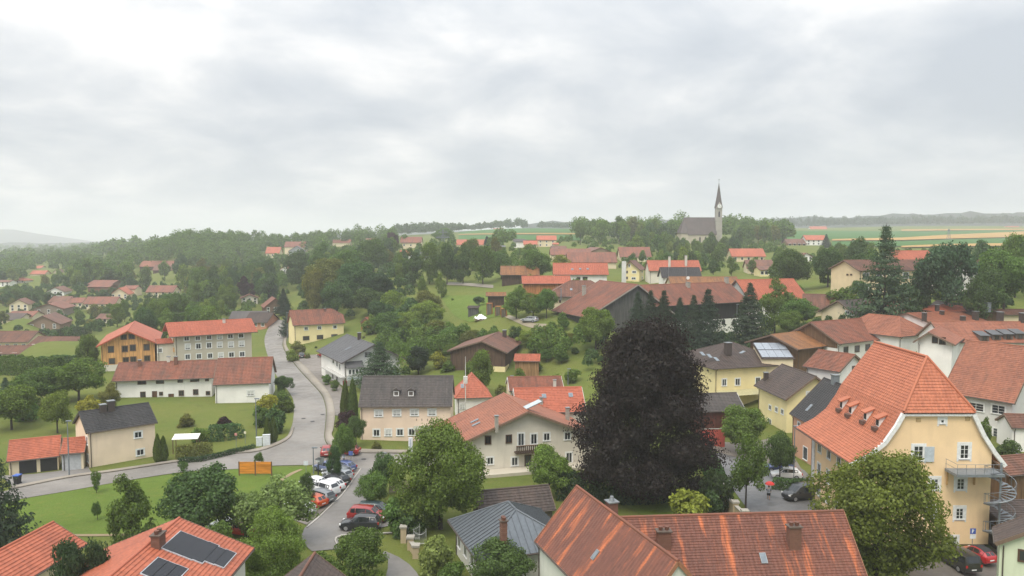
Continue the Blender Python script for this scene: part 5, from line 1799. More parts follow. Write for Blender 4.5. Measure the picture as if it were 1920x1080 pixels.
    # four little shed dormers on the left slope
    for u, v in ((1577, 766), (1594, 776), (1622, 788), (1645, 800)):
        d = ray(u, v)
        # meet the slope between profile points 3..5
        best = None
        for (xa, za), (xb, zb) in zip(left[:-1], left[1:]):
            nx_, nz_ = -(zb - za), (xb - xa)
            o = np.array((-ox, -oy, CZ))
            den_ = d[0] * nx_ + d[2] * nz_
            s = ((xa - o[0]) * nx_ + (za - o[2]) * nz_) / den_
            p = o + d * s
            if min(za, zb) - 0.05 <= p[2] <= max(za, zb) + 0.05:
                best = p
        if best is None:
            continue
        x, y, z = best
        wd, hh, dp = 0.75, 1.0, 2.1
        ck = MB().mesh_([(x, y - wd / 2, z - 0.1), (x, y + wd / 2, z - 0.1), (x, y + wd / 2, z + hh), (x, y - wd / 2, z + hh), (x + dp, y - wd / 2, z + hh + 0.9), (x + dp, y + wd / 2, z + hh + 0.9), (x + dp, y - wd / 2, z - 0.1), (x + dp, y + wd / 2, z - 0.1)],
                        [(0, 1, 2, 3), (0, 3, 4, 6), (1, 7, 5, 2), (3, 2, 5, 4)])
        dm = obj('dormer', ck.mesh('dormer', WHITE), root)
        obj('dormer_roof', MB().beam((x - 0.3, y, z + hh - 0.05), (x + dp + 0.4, y, z + hh + 1.1), wd + 0.35, 0.13).mesh('dormer_roof', T_BIG), dm)
        obj('dormer_window', MB().box(x - 0.03, x + 0.01, y - wd / 2 + 0.1, y + wd / 2 - 0.1, z + 0.15, z + hh - 0.12).mesh('dormer_window', DARK), dm)
        obj('flashing', MB().box(x - 0.5, x - 0.02, y - wd / 2 - 0.1, y + wd / 2 + 0.1, z - 0.42, z - 0.02).mesh('flashing', plain((0.12, 0.07, 0.055))), dm)
    return root


T_BIG = rooftile((0.45, 0.15, 0.078), (0.38, 0.122, 0.064), 0.6, 0.05, 0.2)
yellow_house()


def spiral_stair():
    cx_, cy__ = at(1874, 900, 79.6)[0], 79.4
    zt = at(1830, 886, 79.6)[2]
    root = thing('spiral_staircase', 'grey steel spiral fire stair with gallery on the yellow house', 'staircase', (cx_, cy__, 0))
    obj('pole', MB().cyl((0, 0, 0), 0.11, zt + 1.1, 10).mesh('pole', GALV), root)
    n = 44
    R0 = 1.42
    turns = 2.75
    a1 = R(200)
    tm = MB().mesh_([(0.08, -0.05, -0.04), (R0, -0.21, -0.04), (R0, 0.21, -0.04), (0.08, 0.05, -0.04), (0.08, -0.05, 0), (R0, -0.21, 0), (R0, 0.21, 0), (0.08, 0.05, 0)],
                    [(4, 5, 6, 7), (3, 2, 1, 0), (0, 1, 5, 4), (1, 2, 6, 5), (2, 3, 7, 6)]).mesh('tread', GALV)
    bm = MB().tube([(R0, 0, 0), (R0, 0, 1.0)], 0.016, 4).mesh('baluster', GALV)
    rail, string = [], []
    for k in range(n):
        a = a1 + turns * 2 * math.pi * (k / (n - 1) - 1)
        z = zt * (k + 1) / n
        obj('tread', tm, root, (0, 0, z), a)
        obj('baluster', bm, root, (0, 0, z), a)
        rail.append((R0 * math.cos(a), R0 * math.sin(a), z + 1.0))
        string.append((R0 * math.cos(a), R0 * math.sin(a), z - 0.08))
    obj('handrail', MB().tube(rail, 0.03, 6).mesh('handrail', GALV), root)
    obj('stringer', MB().tube(string, 0.07, 5).mesh('stringer', GALV), root)
    # gallery to the door
    x0 = at(1787, 880, 79.6)[0] - cx_
    obj('gallery', MB().box(x0, 0.1, -0.55, 1.75, zt - 0.28, zt).mesh('gallery', GALV), root)
    g = []
    for x in np.linspace(x0 + 0.05, -0.2, 6):
        g.append(MB().tube([(x, -0.52, zt), (x, -0.52, zt + 1.05)], 0.022, 5))
    me = MB().tube([(0, 0, 0), (0, 0, 1.05)], 0.022, 5).mesh('railing_post', GALV)
    for x in np.linspace(x0 + 0.05, -0.2, 6):
        obj('railing_post', me, root, (x, -0.52, zt))
    obj('railing_post', me, root, (x0 + 0.05, 1.6, zt))
    for zz in (0.55, 1.05):
        obj('rail', MB().tube([(x0 + 0.05, 1.7, zt + zz), (x0 + 0.05, -0.52, zt + zz), (0, -0.52, zt + zz)], 0.022, 5).mesh('rail', GALV), root)
    for x in (x0 + 0.3, x0 + 3.2):
        obj('bracket', MB().beam((x, 1.7, zt - 1.8), (x, 1.7, zt - 0.28), 0.14, 0.14).mesh('bracket', plain((0.50, 0.30, 0.12))), root)


spiral_stair()

# --- near roofs along the bottom
hM = house('town_house', 'steep old house with streaked brown and orange tiles and a white gable at the bottom', None, Aw=(2.1, 68.7, 5.4), L=17.6, yaw=-70.7, D=8.2, rh=4.7, wall=(0.66, 0.68, 0.62), roof=T_OLD, ovf=0.3, ovg=0.15, course=0.24, trim=(0.30, 0.14, 0.08), ridgemat=T_REDBR)
hM.on_roof('skylight', 1117, 1041, 0.5, 0.9, SKYPANE)
hM2 = house('town_house', 'long house with orange streaked dark tiles and two chimneys at the bottom right', None, Aw=(9.2, 59.9, 4.5), L=20.2, yaw=4.6, D=9.4, rh=4.65, wall=(0.66, 0.68, 0.62), roof=T_OLD, ovf=0.3, ovg=0.15, course=0.24, ridgemat=T_REDBR, trim=(0.30, 0.14, 0.08))
hM2.on_roof('skylight', 1431, 1047, 0.55, 0.9, SKYPANE)


def big_chimney(h, u, v, hh, wx, wy, label=None):
    p = h.roof_hit(u, v)[0]
    b = MB()
    z0 = p[2] - 0.8
    rows = int((hh + 0.8) / 0.2)
    for k in range(rows):
        s = 0.0 if k % 2 else 0.012
        b.box(p[0] - wx / 2 - s, p[0] + wx / 2 + s, p[1] - wy / 2 - s, p[1] + wy / 2 + s, z0 + 0.2 * k, z0 + 0.2 * k + 0.19)
    h.put('chimney', b.mesh('chimney', BRICK), h.roof)
    zt = z0 + 0.2 * rows
    h.put('chimney_cap', MB().box(p[0] - wx / 2 - 0.1, p[0] + wx / 2 + 0.1, p[1] - wy / 2 - 0.1, p[1] + wy / 2 + 0.1, zt, zt + 0.1).mesh('chimney_cap', plain((0.10, 0.075, 0.06))), h.roof)
    for s in (-1, 1):
        h.put('chimney_pot', MB().cyl((p[0] + s * wx * 0.24, p[1], zt + 0.1), 0.16, 0.3, 10, 'z', 0.2).mesh('chimney_pot', plain((0.14, 0.06, 0.04))), h.roof)


big_chimney(hM2, 1244, 1022, 1.2, 1.1, 0.7)
big_chimney(hM2, 1488, 1022, 1.7, 1.0, 0.7)
# chimney standing on the far slope of the steep house
b = MB()
cl = hM.hit_plane(1147, 945, 1, hM.D / 2 + 1.2)
b.box(cl[0] - 0.42, cl[0] + 0.42, hM.D / 2 + 0.8, hM.D / 2 + 1.6, hM.zr - 2.2, cl[2] + 0.2)
hM.put('chimney', b.mesh('chimney', BRICK), hM.roof)
hM.put('chimney_cap', MB().box(cl[0] - 0.52, cl[0] + 0.52, hM.D / 2 + 0.7, hM.D / 2 + 1.7, cl[2] + 0.2, cl[2] + 0.3).cyl((cl[0], hM.D / 2 + 1.2, cl[2] + 0.3), 0.26, 0.4, 10, 'z', 0.15).mesh('chimney_cap', ZINC), hM.roof)

hZ = house('workshop', 'low building with grey standing seam metal hipped roof and brick chimney', None, Aw=(-6.7, 79.3, 3.4), L=10.8, yaw=-71, D=10.4, mode='hip', rh=2.8, wall=(0.62, 0.61, 0.56), roof=T_ZINC, ovf=0.7, hip=4.2, course=0,
           wins={'f': ['grid', 4, 1, 1.0, 1.5]})
for q in hZ.polys:          # standing seams, each a strip
    e0, e1, r1, r0 = (np.array(p) for p in q)
    n_ = int(np.linalg.norm(e1 - e0) / 0.62)
    ex = (e1 - e0) / np.linalg.norm(e1 - e0)
    mid = (r0 + r1) / 2
    slope = mid - (e0 + e1) / 2
    slope = slope - ex * (slope @ ex)
    for k in range(1, n_):
        a = e0 + (e1 - e0) * k / n_
        s = k / n_ * np.linalg.norm(e1 - e0)
        lm, lt_ = (r0 - e0) @ ex, (r1 - e0) @ ex
        Lq = np.linalg.norm(e1 - e0)
        f = 1.0
        if s < lm:
            f = s / max(lm, 1e-6)
        elif s > lt_:
            f = (Lq - s) / max(Lq - lt_, 1e-6)
        if f > 0.05:
            t_ = a + slope * f
            hZ.put('seam', MB().beam(a + np.array((0, 0, 0.03)), t_ + np.array((0, 0, 0.03)), 0.045, 0.09).mesh('seam', T_ZINC), hZ.roof)
big_chimney(hZ, 944, 1016, 2.1, 0.55, 0.55)
house('shed', 'old board shed with dark mossy roof under the walnut tree', (901, 969), 85.5, B=(1042, 955), D=5.4, ridge=(960, 915), wallmat=timber((0.12, 0.10, 0.075)), roof=T_DKBR, ovf=0.3, ovg=0.3, cat='shed')

hSo = house('detached_house', 'red roofed house with black solar panels at the bottom left', None, Aw=(-23.0, 48.5, 5.35), L=18.8, yaw=90, D=13.2, rh=2.75, wall=W_WHITE, roof=T_RED, ovf=0.7, ovg=0.4, ridgemat=T_ORANGE)
for (u, v) in ((330, 1017), (348, 1024), (366, 1031), (385, 1037.5), (403, 1043), (421, 1049), (290, 1066), (308, 1073), (327, 1080)):
    hSo.on_roof('solar_panel', u, v, 3.7 if v < 1041 else 3.0, 1.0, PANEL, 0.1, plain((0.45, 0.47, 0.5), 0.4))
big_chimney(hSo, 297, 1024, 1.0, 1.1, 0.7)
hRL = house('outbuilding', 'small house with ribbed orange red tile roof in the bottom left corner', None, Aw=(-41.6, 60.5, 3.9), L=11.4, yaw=84, D=6.8, rh=2.0, wall=W_CREAM, roof=T_RED, ovf=0.4, ovg=0.3)
house('outbuilding', 'dark brown tiled gable top rising at the bottom edge', None, Aw=(-20.4, 52.0, 4.2), L=9.4, yaw=0, D=8.0, mode='y', rh=3.75, wall=W_CREAM, roof=T_DKBR, ovf=0.3, ovg=0.2, ridgemat=T_BROWN)
hGc = house('detached_house', 'pale green rendered house corner at the bottom right edge', (1866, 1018), 62, L=9.5, yaw=-30, D=4, mode='y', rh=3.0, wall=(0.60, 0.66, 0.50), roof=T_DKBR, ovf=0.35, ovg=0.35, wins={'f': [(1917, 1042, 10, 22, 'brown')]})
hCp = house('carport', 'dark open carport with brown roof right of the spiral stair', (1885, 985), 79, L=7, yaw=0, D=5.5, mode='lean', rh=0.9, wallmat=WOOD_DK, roof=T_DKBR, ovf=0.4, ovg=0.3, cat='carport')
house('shed', 'low brown roofed shed at the right edge by the parked cars', (1893, 892), 88, L=6, yaw=14, D=5, mode='x', rh=1.5, wallmat=WOOD_BR, roof=T_BROWN, ovf=0.3, ovg=0.3, cat='shed')

# --- church on the hill
def church():
    Y = 560.0
    p0, p1 = at(1275, 453, Y), at(1344, 453, Y)
    g = min(H(p0[0], Y), H(p1[0], Y)) - 1
    x0, x1 = p0[0], p1[0]
    root = thing('church', 'pale hilltop church with steep dark roof and needle spire', 'church', (x0, Y, g))
    zf = lambda v: at(1300, v, Y)[2] - g
    L = x1 - x0
    FOOT.append((x0 + L / 2 + 2, Y + 7, L / 2 + 5, 9, 0))
    SEEN.append((1268, 1362, 444, Y))
    ze, zr, D = zf(437.5), zf(407), 14.0
    b = MB()
    roof_poly(b, (5.6, 0, ze - 1.0), (L, 0, ze - 1.0), (L, D / 2, zr), (4.5, D / 2, zr), 0.9)
    roof_poly(b, (L, D, ze - 1), (0, D, ze), (4.5, D / 2, zr), (L, D / 2, zr), 0.9)
    roof_poly(b, (0.8, 1.5, ze), (5.6, 0, ze), (4.5, D / 2, zr), (4.5, D / 2, zr), 0.9)
    roof_poly(b, (-1.6, D / 2, ze), (0.8, 1.5, ze), (4.5, D / 2, zr), (4.5, D / 2, zr), 0.9)
    roof_poly(b, (0, D, ze), (-1.6, D / 2, ze), (4.5, D / 2, zr), (4.5, D / 2, zr), 0.9)
    obj('roof', b.mesh('roof', T_CH), root)
    w_ = MB().box(11.5, L, 0.5, D - 0.5, 0, ze - 1.0)
    w_.mesh_([(5.7, 0.6, 0), (11.5, 0.6, 0), (11.5, D - 0.6, 0), (0.4, D - 0.6, 0), (-1.0, D / 2, 0), (1.2, 1.9, 0), (5.7, 0.6, ze), (11.5, 0.6, ze), (11.5, D - 0.6, ze), (0.4, D - 0.6, ze), (-1.0, D / 2, ze), (1.2, 1.9, ze)],
             [(0, 1, 7, 6), (1, 2, 8, 7), (2, 3, 9, 8), (3, 4, 10, 9), (4, 5, 11, 10), (5, 0, 6, 11)])
    obj('wall', w_.mesh('wall', plaster((0.46, 0.41, 0.33))), root)
    wm = MB()
    pts = [(-0.6, -0.03, -2.2), (0.6, -0.03, -2.2), (0.6, -0.03, 1.2), (0.0, -0.03, 2.2), (-0.6, -0.03, 1.2)]
    wm.face(pts)
    lm = wm.mesh('lancet_window', DARK)
    for x in (14.5, 18.5, 22.5):
        obj('lancet_window', lm, root, (x, 0.5, ze * 0.5))
    tx, tw = L + 1.9, 4.7
    zt = zf(390)
    tr = MB()
    for k, (za, zb, ww) in enumerate(((0, zf(448), tw), (zf(448), zf(432), tw - 0.15), (zf(432), zf(414), tw - 0.3), (zf(414), zt, tw - 0.45))):
        tr.box(tx - ww / 2, tx + ww / 2, 4 - ww / 2, 4 + ww / 2, za, zb)
    to = obj('tower', tr.mesh('tower', plaster((0.36, 0.34, 0.30))), root)
    for v in (448, 432, 414):
        z = zf(v)
        obj('string_course', MB().box(tx - tw / 2 - 0.1, tx + tw / 2 + 0.1, 4 - tw / 2 - 0.1, 4 + tw / 2 + 0.1, z - 0.2, z + 0.2).mesh('string_course', CONCRETE), to)
    obj('lancet_window', lm, to, (tx, 4 - tw / 2 + 0.15, zf(401)))
    sp = MB()
    ap = (tx, 4, zf(340))
    hw = tw / 2 + 0.15
    sq = [(tx - hw, 4 - hw), (tx + hw, 4 - hw), (tx + hw, 4 + hw), (tx - hw, 4 + hw)]
    md = [(tx + 1.75 * math.cos(a), 4 + 1.75 * math.sin(a), zt + 7) for a in [R(-112.5 + 45 * k) for k in range(8)]]
    base_ = [(x, y, zt) for x, y in sq]
    ring_ = md
    # clock gables: four triangles up the faces, then the octagonal needle
    for k in range(8):
        a, c = ring_[k], ring_[(k + 1) % 8]
        sp.face([a, c, ap])
    for k in range(4):
        a, c = base_[k], base_[(k + 1) % 4]
        sp.face([a, c, ring_[(2 * k + 1) % 8], ring_[2 * k]])
        sp.face([base_[k], ring_[2 * k], ring_[(2 * k - 1) % 8]])
    so_ = obj('spire', sp.mesh('spire', T_CH2), to)
    ck = MB().cyl((tx, 4 - hw - 0.15, zt + 1.4), 1.5, -0.2, 16, 'y')
    co = obj('clock', ck.mesh('clock', WHITE), to)
    for k in range(4):
        a = [(0, -1), (1, 0), (0, 1), (-1, 0)][k]
    hd = MB().box(tx - 0.1, tx + 0.1, 4 - hw - 0.42, 4 - hw - 0.36, zt + 1.4, zt + 2.5).box(tx, tx + 0.8, 4 - hw - 0.42, 4 - hw - 0.36, zt + 1.3, zt + 1.5)
    obj('clock_hands', hd.mesh('clock_hands', DARK), to)
    fg_ = MB().mesh_([(tx - hw, 4 - hw - 0.1, zt), (tx + hw, 4 - hw - 0.1, zt), (tx, 4 - hw - 0.1, zt + 4.4), (tx - hw, 4 - hw + 1.6, zt), (tx + hw, 4 - hw + 1.6, zt), (tx, 4 - hw + 1.8, zt + 4.4)], [(0, 1, 2), (0, 2, 5, 3), (1, 4, 5, 2)])
    obj('clock_gable', fg_.mesh('clock_gable', plaster((0.40, 0.37, 0.33))), to)
    obj('cross', MB().cyl((tx, 4, ap[2] - 0.4), 0.09, 2.6, 6).box(tx - 0.5, tx + 0.5, 3.93, 4.07, ap[2] + 1.3, ap[2] + 1.5).mesh('cross', DARK), to)
    obj('roof_cross', MB().cyl((4.6, D / 2, zr - 0.3), 0.12, 2.6, 6).box(4.1, 5.1, D / 2 - 0.08, D / 2 + 0.08, zr + 1.2, zr + 1.4).mesh('roof_cross', DARK), root)


T_CH = rooftile((0.105, 0.082, 0.075), (0.08, 0.065, 0.06), 0.4)
T_CH2 = rooftile((0.095, 0.075, 0.07), (0.08, 0.066, 0.062), 0.4)
church()


# --- farther houses
def far_house(label, u0, u1, vr, ve, Y, wall, roof, yaw=0, D=10, mode='x', wins=None, name='far_house', cat='house', **kw):
    L = (u1 - u0) * Y / F / max(0.35, math.cos(R(yaw)))
    return house(name, label, (u0, ve), Y, L=L, yaw=yaw, D=D, mode=mode, ridge=((u0 + u1) / 2, vr, 0), wall=wall, roof=roof, ovf=0.6, ovg=0.5, wins=wins, cat=cat, **kw)


GRID2 = {'f': ['grid', 4, 2, 1.1, 1.2], 'r': ['grid', 2, 2, 1.0, 1.2]}
GRID1 = {'f': ['grid', 3, 1, 1.1, 1.2]}
GB = {'f': ['grid', 3, 2, 1.0, 1.2]}
FAR = [
    ('white house with open ground floor at the left edge', -10, 18, 525, 529, 540, W_WHITE, T_BROWN, 0, 9, 'x', GB),
    ('pale house with red hipped roof among the trees far left', 17, 47, 519, 526, 560, W_GREY, T_RED, 0, 11, 'hip', GRID1),
    ('white gabled chalet with brown roof alone on the meadow', 84, 117, 538.5, 548, 445, W_WHITE, T_BROWN, 14, 16, 'y', GB),
    ('cream gabled house with brown roof at the left settlement', 14, 48, 561, 572, 392, W_CREAM, T_BROWN, 18, 13, 'y', GB),
    ('brown timber gabled house in the left settlement', 60, 114, 569, 580, 372, (0.24, 0.20, 0.16), T_REDBR, 12, 18, 'y', GB),
    ('white house with long brown roof in the left settlement', 88, 128, 555, 567, 402, W_WHITE, T_BROWN, -8, 10, 'x', GRID1),
    ('small cream house with red roof in the left settlement', 122, 153, 558, 568, 400, W_CREAM, T_REDBR, 10, 9, 'x', GRID1),
    ('long low house with red brown roof in the left settlement', 155, 216, 556, 570, 396, W_CREAM, T_REDBR, 0, 10, 'x', {'f': ['grid', 6, 1, 1.1, 1.2]}),
    ('yellow gabled house with red roof before the wood', 204, 238, 540, 553, 425, W_CREAM, T_RED, 14, 16, 'y', GB),
    ('red roofed wing behind the yellow gabled house', 228, 254, 535, 542, 440, W_CREAM, T_REDBR, 0, 9, 'x', None),
    ('wide red roofed barn at the foot of the wood', 163, 212, 525, 533, 470, (0.20, 0.12, 0.08), T_REDBR, -6, 14, 'x', None),
    ('low red roofed shed before the wide barn', 162, 208, 533, 538, 455, (0.20, 0.12, 0.08), T_REDBR, -6, 8, 'x', None),
    ('cream house with red roof half hidden by trees', 272, 325, 535, 548, 432, W_CREAM, T_REDBR, 0, 11, 'x', GRID2),
    ('long grey brown farm barn in the wood clearing', 260, 322, 489, 500, 605, (0.10, 0.075, 0.06), T_PINKBR, 0, 14, 'x', None),
    ('red brown front wing of the clearing barn', 285, 323, 496, 507, 590, (0.10, 0.06, 0.05), T_BROWN, 0, 11, 'x', None),
    ('big dark brown chalet with wide gable and balconies', 45, 106, 592, 610, 322, (0.24, 0.17, 0.12), T_BROWN, 14, 17, 'y', GB),
    ('dark roof with solar panels at the left edge', -12, 36, 587, 600, 345, W_CREAM, T_DKBR, 0, 12, 'x', None),
    ('orange brown roof left of the big chalet', 10, 58, 583, 594, 352, W_CREAM, T_REDBR, 6, 12, 'x', None),
    ('brown roofed bungalow below the trees', 178, 212, 588, 598, 330, W_CREAM, T_BROWN, 0, 9, 'x', GRID1),
    ('brown roofed cream house at the left edge above the hedge', -30, 50, 621, 642, 250, W_CREAM, T_BROWN, 4, 13, 'x', {'f': ['grid', 5, 2, 1.0, 1.3]}),
    ('white house with red brown roof above the tall hedge', 50, 140, 631, 648, 245, (0.62, 0.66, 0.70), T_BROWN, -4, 11, 'x', {'f': ['grid', 5, 2, 0.9, 1.1], 'r': ['grid', 2, 2, 0.9, 1.6]}),
    ('low long brown roof in front of the white house', -20, 68, 648, 664, 225, W_CREAM, T_BROWN, 2, 9, 'x', GRID1),
    ('white house with dark grey roof behind the apartment block', 428, 496, 583, 598, 292, W_WHITE, T_GREYBR, 6, 12, 'x', GRID2),
    ('grey gabled cottage left of the road top', 450, 482, 552, 560, 370, W_GREY, T_BROWN, 20, 11, 'y', GB),
    ('dark gabled chalet beside the top of the road', 494, 534, 559, 577, 335, (0.16, 0.10, 0.07), T_REDBR, 24, 12, 'y', GB),
    ('salmon house with dark roof at the left of the road top', 455, 503, 586, 604, 285, (0.55, 0.26, 0.17), T_DKBR, -10, 11, 'x', GRID1),
    ('white house with red roof below the wooded hill', 497, 524, 463, 475, 640, W_CREAM, T_RED, 0, 11, 'x', GB),
    ('grey metal barn beside the red roofed house', 540, 570, 461, 471, 610, (0.36, 0.38, 0.40), T_GREY, 12, 18, 'y', None),
    ('red roof behind the grey metal barn', 532, 571, 453, 463, 660, W_CREAM, T_REDBR, 0, 12, 'x', None),
    ('white gabled house with red roof in the trees', 523, 543, 498, 507, 520, W_WHITE, T_RED, 10, 12, 'y', GB),
    ('pale roofed barn among trees below the hill', 622, 656, 449, 455, 720, W_CREAM, T_PINKBR, 0, 12, 'x', None),
    ('dark red roof in the trees left of the purple tree', 684, 712, 447, 458, 690, W_CREAM, T_REDBR, 0, 10, 'x', None),
    ('red farm roof beside the round dark tree', 750, 790, 444, 455, 570, W_CREAM, T_REDBR, 0, 12, 'x', GRID1),
    ('orange roof peeping through the poplars', 748, 770, 469, 479, 480, W_WHITE, T_ORANGE, 0, 10, 'x', None),
    ('grey roofed house behind the poplars', 782, 804, 472, 484, 470, W_WHITE, T_GREY, 0, 10, 'x', GRID1),
    ('white roofed shed between the poplars', 742, 762, 483, 489, 440, W_WHITE, T_GREY, 0, 7, 'x', None),
    ('long red roof under the pylon', 855, 912, 449, 459, 560, W_CREAM, T_RED, 0, 12, 'x', GRID1),
    ('white walled barn with dark roof left of the cream farmhouse', 962, 985, 448, 453, 480, W_WHITE, T_GREYBR, 0, 9, 'x', None),
    ('low cream wing with red roof of the hilltop farmhouse', 981, 1008, 451, 458.5, 476, W_CREAM, T_ORANGE, 0, 8, 'x', {'f': ['grid', 2, 1, 1.0, 1.0]}),
    ('tall cream farmhouse with red roof on the open hill', 1006, 1044, 441.5, 450, 482, (0.70, 0.60, 0.42), T_ORANGE, 0, 10, 'x', {'f': ['grid', 3, 2, 0.9, 1.0]}),
    ('little red roofed porch house right of the tall farmhouse', 1036, 1048, 455, 458, 468, W_CREAM, T_ORANGE, 0, 5, 'x', None),
    ('low brown barn roof below the tall farmhouse', 1033, 1063, 461, 467, 450, (0.2, 0.12, 0.09), T_BROWN, 0, 9, 'x', None),
    ('long red brown barn roof behind the white house', 1032, 1110, 466, 478, 375, W_CREAM, T_REDBR, 0, 14, 'x', None),
    ('broad red brown roof in front of the long barn', 1064, 1158, 473, 492, 340, W_CREAM, T_REDBR, 0, 14, 'x', None),
    ('brown gabled farm roof below the church trees', 1104, 1150, 464, 473, 400, (0.30, 0.22, 0.15), T_BROWN, 12, 18, 'y', None),
    ('red roof below the church half behind trees', 1162, 1222, 463, 482, 400, W_CREAM, T_REDBR, 0, 13, 'x', GRID1),
    ('cream house with long red roof right of the church', 1372, 1437, 466, 481, 400, (0.68, 0.58, 0.38), T_RED, 0, 12, 'x', {'f': ['grid', 5, 1, 1.1, 1.3]}),
    ('brown roofed house in front of the long red roof', 1400, 1450, 487, 503, 320, W_CREAM, T_BROWN, -8, 12, 'x', GRID1),
    ('brown roofed farm building at the edge of the fields', 1476, 1514, 448, 457, 560, (0.35, 0.24, 0.15), T_BROWN, 0, 13, 'x', {'f': ['grid', 4, 1, 1.6, 1.6]}),
    ('white house with orange red roof at the edge of the fields', 1511, 1551, 441, 450, 560, W_WHITE, T_ORANGE, 0, 11, 'x', GRID2),
    ('white gabled house with brown roof below the field farm', 1500, 1528, 474, 482, 380, W_WHITE, T_BROWN, 10, 12, 'y', GB),
    ('yellow house corner left of the dark round trees', 1424, 1452, 499, 506, 300, W_YEL, T_BROWN, 0, 9, 'x', GRID1),
    ('far red roofed farm before the right hand wood', 1520, 1552, 424.5, 430, 1250, W_WHITE, T_ORANGE, 0, 14, 'x', None),
    ('tiny white farm at the right horizon', 1888, 1914, 424, 427, 1400, W_WHITE, T_RED, 0, 14, 'x', None),
    ('tiny farm by the skyline wood', 925, 945, 428, 430, 1230, W_WHITE, T_RED, 0, 12, 'x', None),
    ('pale farm building in the far left plain', 45, 66, 474, 478, 1500, W_WHITE, T_RED, 0, 14, 'x', None),
    ('orange roof among the trees of the far left', 65, 77, 498, 503, 760, W_CREAM, T_ORANGE, 0, 10, 'x', None),
    ('small pale gabled house in the left trees', 98, 112, 505, 511, 650, W_CREAM, T_BROWN, 10, 10, 'y', None),
    ('red roof on the left behind the orchard trees', 55, 84, 507, 514, 640, W_CREAM, T_RED, 0, 10, 'x', None),
    ('white roofed greenhouse in the trees', 928, 948, 460, 463, 440, W_WHITE, T_GREY, 0, 8, 'x', None),
]
for r_ in FAR:
    far_house(*r_[:7], r_[7], r_[8], r_[9], r_[10], r_[11])

# ---------------------------------------------------------------- trees, shrubs and hedges that can be told apart
SHADE = {'mid': 'mid green', 'dark': 'dark green', 'deep': 'very dark', 'light': 'light green', 'olive': 'olive green', 'pale': 'pale green', 'yellow': 'yellow green'}
ACROSS = ('far left', 'left', 'centre', 'right', 'far right')
ACROSS7 = ('far left', 'left', 'left of centre', 'centre', 'right of centre', 'right', 'far right')
USED = set()


T = tree
SEEN += [(872, 1032, 604, 216), (826, 965, 597, 262)]      # the farm garden and the sloping lawn lie open to view
T('spruce', -26, 790, 1050, 100, 'spruce', 'big dark spruce at the left edge')
T('oval', 105, 1017, None, 92, 'deep', 'dark conifer bush before the bottom left roof', Y=60, name='conifer_bush')
T('oval', 158, 1016, None, 70, 'deep', 'smaller dark conifer bush beside the bottom left roof', Y=61, name='conifer_bush')
T('oval', 247, 893, 1034, 100, 'mid', 'upright green tree on the lawn left of the solar roof')
T('broad', 382, 880, 1016, 158, 'dark', 'wide dark green tree behind the solar roof')
T('loose', 515, 898, 1022, 150, 'pale', 'pale feathery tree beside the parked cars')
T('loose', 462, 922, 1012, 80, 'pale', 'pale sapling left of the feathery tree')
T('big', 512, 962, 1104, 138, 'light', 'full green tree at the bottom left of the driveway')
T('broad', 408, 985, 1090, 80, 'mid', 'green tree behind the solar panel roof edge')
T('broad', 676, 996, 1088, 104, 'mid', 'round maple below the black car')
T('shrub', 602, 1035, 1080, 78, 'mid', 'leafy bush left of the round maple', cat='shrub')
T('shrub', 702, 1066, 1098, 52, 'light', 'bright green bush at the bottom edge', cat='shrub')
T('broad', 645, 797, 872, 44, 'mid', 'round street tree at the road junction')
T('oval', 627, 838, 908, 32, 'dark', 'slim young tree between the parked cars and the junction')
T('oval', 575, 888, 950, 38, 'dark', 'slim young tree left of the white cars')
T('broad', 722, 852, 928, 62, 'dark', 'round tree behind the driveway tree')
T('broad', 700, 888, 952, 66, 'mid', 'round tree standing on the driveway edge')
T('big', 826, 797, 992, 186, 'light', 'huge spreading walnut tree before the grey gabled house')
T('shrub', 745, 935, 1000, 68, 'mid', 'bush beside the red car', cat='shrub')
T('shrub', 768, 955, 1006, 60, 'dark', 'dark bush under the walnut tree', cat='shrub')
T('shrub', 822, 1000, 1080, 72, 'pale', 'tall grassy bush by the iron gate', cat='shrub')
T('shrub', 848, 1052, 1096, 60, 'mid', 'low bush beside the metal roofed building', cat='shrub')
T('broad', 944, 1018, 1118, 124, 'dark', 'dark leafy tree before the metal hipped roof')
T('broad', 1030, 838, 932, 88, 'light', 'small light tree before the grey gable wall')
T('shrub', 1008, 912, 945, 60, 'mid', 'bush below the terrace of the grey gabled house', cat='shrub')
T('beech', 1210, 606, 934, 274, 'copper', 'enormous dark copper beech in the middle of the village')
hedge([(1048, 932), (1120, 938), (1200, 940), (1240, 936)], 3.2, 3.0, 'deep', 'dark tall hedge under the copper beech', dens=40, size=0.28)
hedge([(1322, 868), (1336, 892), (1350, 930)], 2.2, 2.2, 'dark', 'dark hedge between the beech garden and the street', dens=45, size=0.26)
T('shrub', 1290, 916, 986, 104, 'yellow', 'yellow green bush on the garden lawn', cat='shrub')
T('shrub', 1345, 880, 962, 66, 'deep', 'dark shrub beside the stone wall', cat='shrub')
T('shrub', 1330, 915, 968, 50, 'dark', 'low shrub at the foot of the stone wall', cat='shrub')
T('broad', 1393, 763, 852, 92, 'mid', 'round tree before the dark roofed shed')
T('loose', 1398, 822, 958, 84, 'mid', 'light street tree at the edge of the street')
T('broad', 1462, 812, 900, 60, 'dark', 'dark tree behind the street tree')
hedge([(1450, 915), (1485, 920), (1520, 918)], 1.3, 1.6, 'dark', 'low hedge behind the black van', dens=70)
T('big', 1640, 846, 1106, 262, 'lime', 'great lime tree before the big yellow house')
T('shrub', 1858, 782, None, 30, 'mid', 'climbing shrub on the grey house wall', Y=108, cat='shrub')
T('shrub', 1905, 822, None, 44, 'dark', 'shrub before the white annexe at the right edge', Y=101, cat='shrub')
T('shrub', 1908, 945, None, 40, 'deep', 'dark bush right of the spiral stair', Y=84, cat='shrub')
